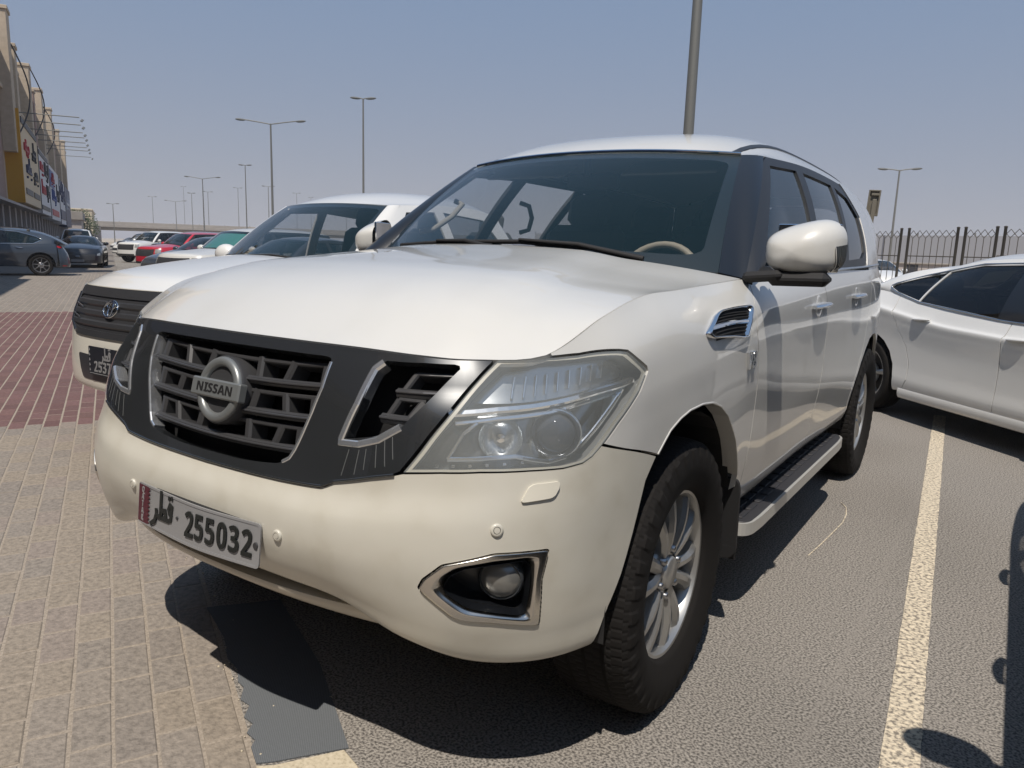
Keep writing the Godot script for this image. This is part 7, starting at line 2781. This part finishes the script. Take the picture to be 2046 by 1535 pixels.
func build_rest() -> void:
	build_cars()
	build_shops()
	# ---- lamps: tall road lamps with two long arms, mast lamps with short heads
	var ry := atan2(.556, .831)
	var road := [[-56.6, -44.2], [-119.0, -78.9], [-200.0, -124.4]]
	for i in 3:
		lamp_post(Vector3(road[i][0], 0, road[i][1]), 12.0, 2.45, ry, ["nearest two-armed street lamp above the pickup roof", "second two-armed street lamp above the red SUV", "third two-armed street lamp, above the flyover end"][i], .30, .10)
	var mast := [[-47.9, -47.2], [-108.3, -79.8], [-188.8, -122.2]]
	for i in 3:
		lamp_post(Vector3(mast[i][0], 0, mast[i][1]), 14.0, .38, ry, ["tall mast lamp with short double head over the pickup roof", "second mast lamp with short double head, left of the first", "third mast lamp with short double head, farther left"][i], .04, .09)
	lamp_post(Vector3(-9.2, 0, -78.9), 10.0, 1.15, .25, "two-armed street lamp beyond the railing at right", .12, .10)
	var r := RandomNumberGenerator.new()
	r.seed = 5
	var oi := 0
	for q in [[-62, 210, 14], [-59.5, 330, 22], [-57.5, 400, 30], [-56, 270, 26], [-54, 300, 30], [-52, 205, 30], [-50, 330, 29], [-49, 360, 27], [-46.5, 320, 24], [-44, 380, 22], [-42, 260, 16]]:
		oi += 1
		var a := deg_to_rad(float(q[0]))
		var R: float = q[1]
		lamp_post(Vector3(sin(a) * R, 0, -cos(a) * R), float(q[2]) * .62 * R / 330.0 + 4.0, .9, r.randf(), "faint far street lamp near the flyover, %s counted from the left" % ORD[oi - 1], .1, .11)
	# near lamp pole rising behind the SUV roof
	var lp := thing("lamp_pole", "thick grey lamp pole rising behind the SUV's roof", "lamp pole", Vector3(-4.58, 0, -13.77))
	var b := MB.new()
	b.tube([Vector3.ZERO, Vector3(0, 6, 0), Vector3(0, 12.0, 0)], [.125, .105, .075], 16)
	part("pole", b, M.galv, lp)
	b = MB.new()
	b.lathe(T(), [Vector2(.26, 0), Vector2(.26, .03), Vector2(.14, .05), Vector2(.14, .4)], 16)
	part("base", b, M.galv, lp)
	for s in [-1.0, 1.0]:
		b = MB.new()
		b.tube([Vector3(0, 11.9, 0), Vector3(s * 1.6, 12.3, 0)], .05, 8)
		b.sphere(T(Vector3(s * 1.9, 12.3, 0)), Vector3(.45, .1, .16), 10, 6)
		part("lamp_arm", b, M.galv, lp)
	# ---- flyover
	var fo := thing("flyover", "concrete flyover crossing behind the parked cars", "bridge")
	var A := Vector3(-232, 0, -102)
	var Bp := Vector3(-150, 0, -215)
	var ft := (Bp - A).normalized()
	var fx := Transform3D(Basis(ft, Vector3.UP, ft.cross(Vector3.UP)), A.lerp(Bp, .5))
	var len_ := A.distance_to(Bp)
	b = MB.new()
	b.box(fx * T(Vector3(0, 4.75, 0)), Vector3(len_, .9, 10.0), .1)
	b.box(fx * T(Vector3(0, 3.95, 0)), Vector3(len_, .9, 5.0), .3)
	part("deck", b, M.concrete, fo)
	for s in [-1.0, 1.0]:
		b = MB.new()
		b.box(fx * T(Vector3(0, 5.55, s * 4.8)), Vector3(len_, .75, .3), .03)
		part("parapet", b, M.concrete, fo)
	for i in 5:
		b = MB.new()
		var px := lerpf(-.44, .44, i / 4.0) * len_
		b.box(fx * T(Vector3(px, 1.6, 0)), Vector3(1.6, 3.3, 2.2), .3)
		b.prism(fx * T(Vector3(px, 0, -.9)), poly([-.9, 2.4, .9, 2.4, 2.4, 3.6, -2.4, 3.6]), 0, 1.8, .05)
		part("pier", b, M.concrete, fo)
	for i in 60:
		if i % 3 != 0:
			continue
		b = MB.new()
		b.box(fx * T(Vector3((i / 59.0 - .5) * len_, 6.05, 4.8)), Vector3(.12, .3, .12))
		part("rail_post", b, M.concrete, fo)
	# ---- railing on the right
	var F0 := Vector3(-1.29, 0, -21.89)
	var fd := Vector3(.813, 0, .582)
	var fr := thing("railing", "brown metal railing with zigzag top along the car park edge", "fence")
	var posts := [-8.0, -6.4, -6.2, -4.0, -3.8, -1.75, -1.52, 0.0, .26, 1.78, 2.0, 2.86, 3.07, 4.6, 4.8, 6.4]
	for s in posts:
		b = MB.new()
		b.lathe(T(F0 + fd * s), [Vector2(.036, 0), Vector2(.036, 2.28), Vector2(.042, 2.285), Vector2(.042, 2.31), Vector2(0, 2.325)], 10)
		part("post", b, M.fence_paint, fr)
	for i in posts.size() - 1:
		var s0: float = posts[i] + .04
		var s1: float = posts[i + 1] - .04
		if s1 - s0 < .35:
			continue
		var cnt := int(round((s1 - s0) / .205))
		var st := (s1 - s0) / cnt
		for k in cnt:
			var a := F0 + fd * (s0 + st * k)
			var c := F0 + fd * (s0 + st * (k + 1))
			var m := a.lerp(c, .5)
			b = MB.new()
			b.tube([m + Vector3(0, .12, 0), m + Vector3(0, 2.03, 0)], .010, 6)
			part("bar", b, M.fence_paint, fr)
			b = MB.new()
			b.tube([a + Vector3(0, 2.13, 0), m + Vector3(0, 2.03, 0), c + Vector3(0, 2.13, 0)], .010, 6)
			part("zigzag", b, M.fence_paint, fr)
			b = MB.new()
			b.tube([a + Vector3(0, 2.13, .0), m + Vector3(0, 2.24, .0), c + Vector3(0, 2.13, .0)], .010, 6)
			part("zigzag", b, M.fence_paint, fr)
		for y in [.15, 1.55]:
			b = MB.new()
			b.tube([F0 + fd * s0 + Vector3(0, y, 0), F0 + fd * s1 + Vector3(0, y, 0)], .014, 6)
			part("rail", b, M.fence_paint, fr)
	# ---- back of a sign on a leaning post
	var sp := thing("road_sign", "back of a small brown sign on a leaning post by the railing", "sign", Vector3(-1.30, 0, -16.2))
	sp.rotation = Vector3(0, .10, -.045)
	b = MB.new()
	b.box(T(Vector3(0, 1.35, 0)), Vector3(.085, 2.7, .06), .01)
	part("post", b, M.sign_back, sp)
	b = MB.new()
	b.box(T(Vector3(-.02, 2.62, -.06)), Vector3(.24, .56, .03), .006)
	part("panel", b, M.sign_back, sp)
	for q in [[-.02, 2.88, .24, .03], [-.02, 2.36, .24, .03], [.085, 2.62, .03, .50], [-.125, 2.62, .03, .50], [0.0, 2.80, .16, .05]]:
		b = MB.new()
		b.box(T(Vector3(q[0], q[1], -.02)), Vector3(q[2], q[3], .06), .006)
		part("panel_frame", b, M.sign_back, sp)
	# ---- far mesh fence and low houses in the sand
	var mw := thing("mesh_fence", "long pale grey mesh fence far behind the railing", "fence")
	var W0 := Vector3(-60, 0, -95)
	var W1 := Vector3(60, 0, -62)
	b = MB.new()
	var wd := (W1 - W0).normalized()
	b.box(Transform3D(Basis(wd, Vector3.UP, wd.cross(Vector3.UP)), W0.lerp(W1, .5) + Vector3(0, 2.0, 0)), Vector3(W0.distance_to(W1), 4.0, .06))
	part("mesh", b, M.mesh_wall, mw)
	for i in 26:
		b = MB.new()
		b.tube([W0.lerp(W1, i / 25.0) + wd.cross(Vector3.UP) * -.1, W0.lerp(W1, i / 25.0) + Vector3(0, 4.25, 0) + wd.cross(Vector3.UP) * -.1], .07, 6)
		part("post", b, M.galv, mw)
	for q in [[-6.5, -66.0, 6.0, 1.3, "low beige house seen through the railing behind the far saloon"], [-1.5, -60.0, 4.0, .9, "small sand-coloured hut seen through the railing"], [3.2, -52.0, 5.0, 1.9, "flat dark roofed shed beyond the railing at the right edge"]]:
		var ho := thing("far_house", q[4], "building", Vector3(q[0], 0, q[1]), .3)
		b = MB.new()
		b.box(T(Vector3(0, float(q[3]) * .5, 0)), Vector3(q[2], q[3], 3.0))
		part("wall", b, M.stucco_grey, ho)
		b = MB.new()
		b.box(T(Vector3(0, float(q[3]) + .06, 0)), Vector3(float(q[2]) + .3, .12, 3.3), .02)
		part("roof", b, M.concrete, ho)
		b = MB.new()
		b.box(T(Vector3(.5, .8, 1.51)), Vector3(.8, .9, .04))
		part("door", b, M.sign_dark, ho)
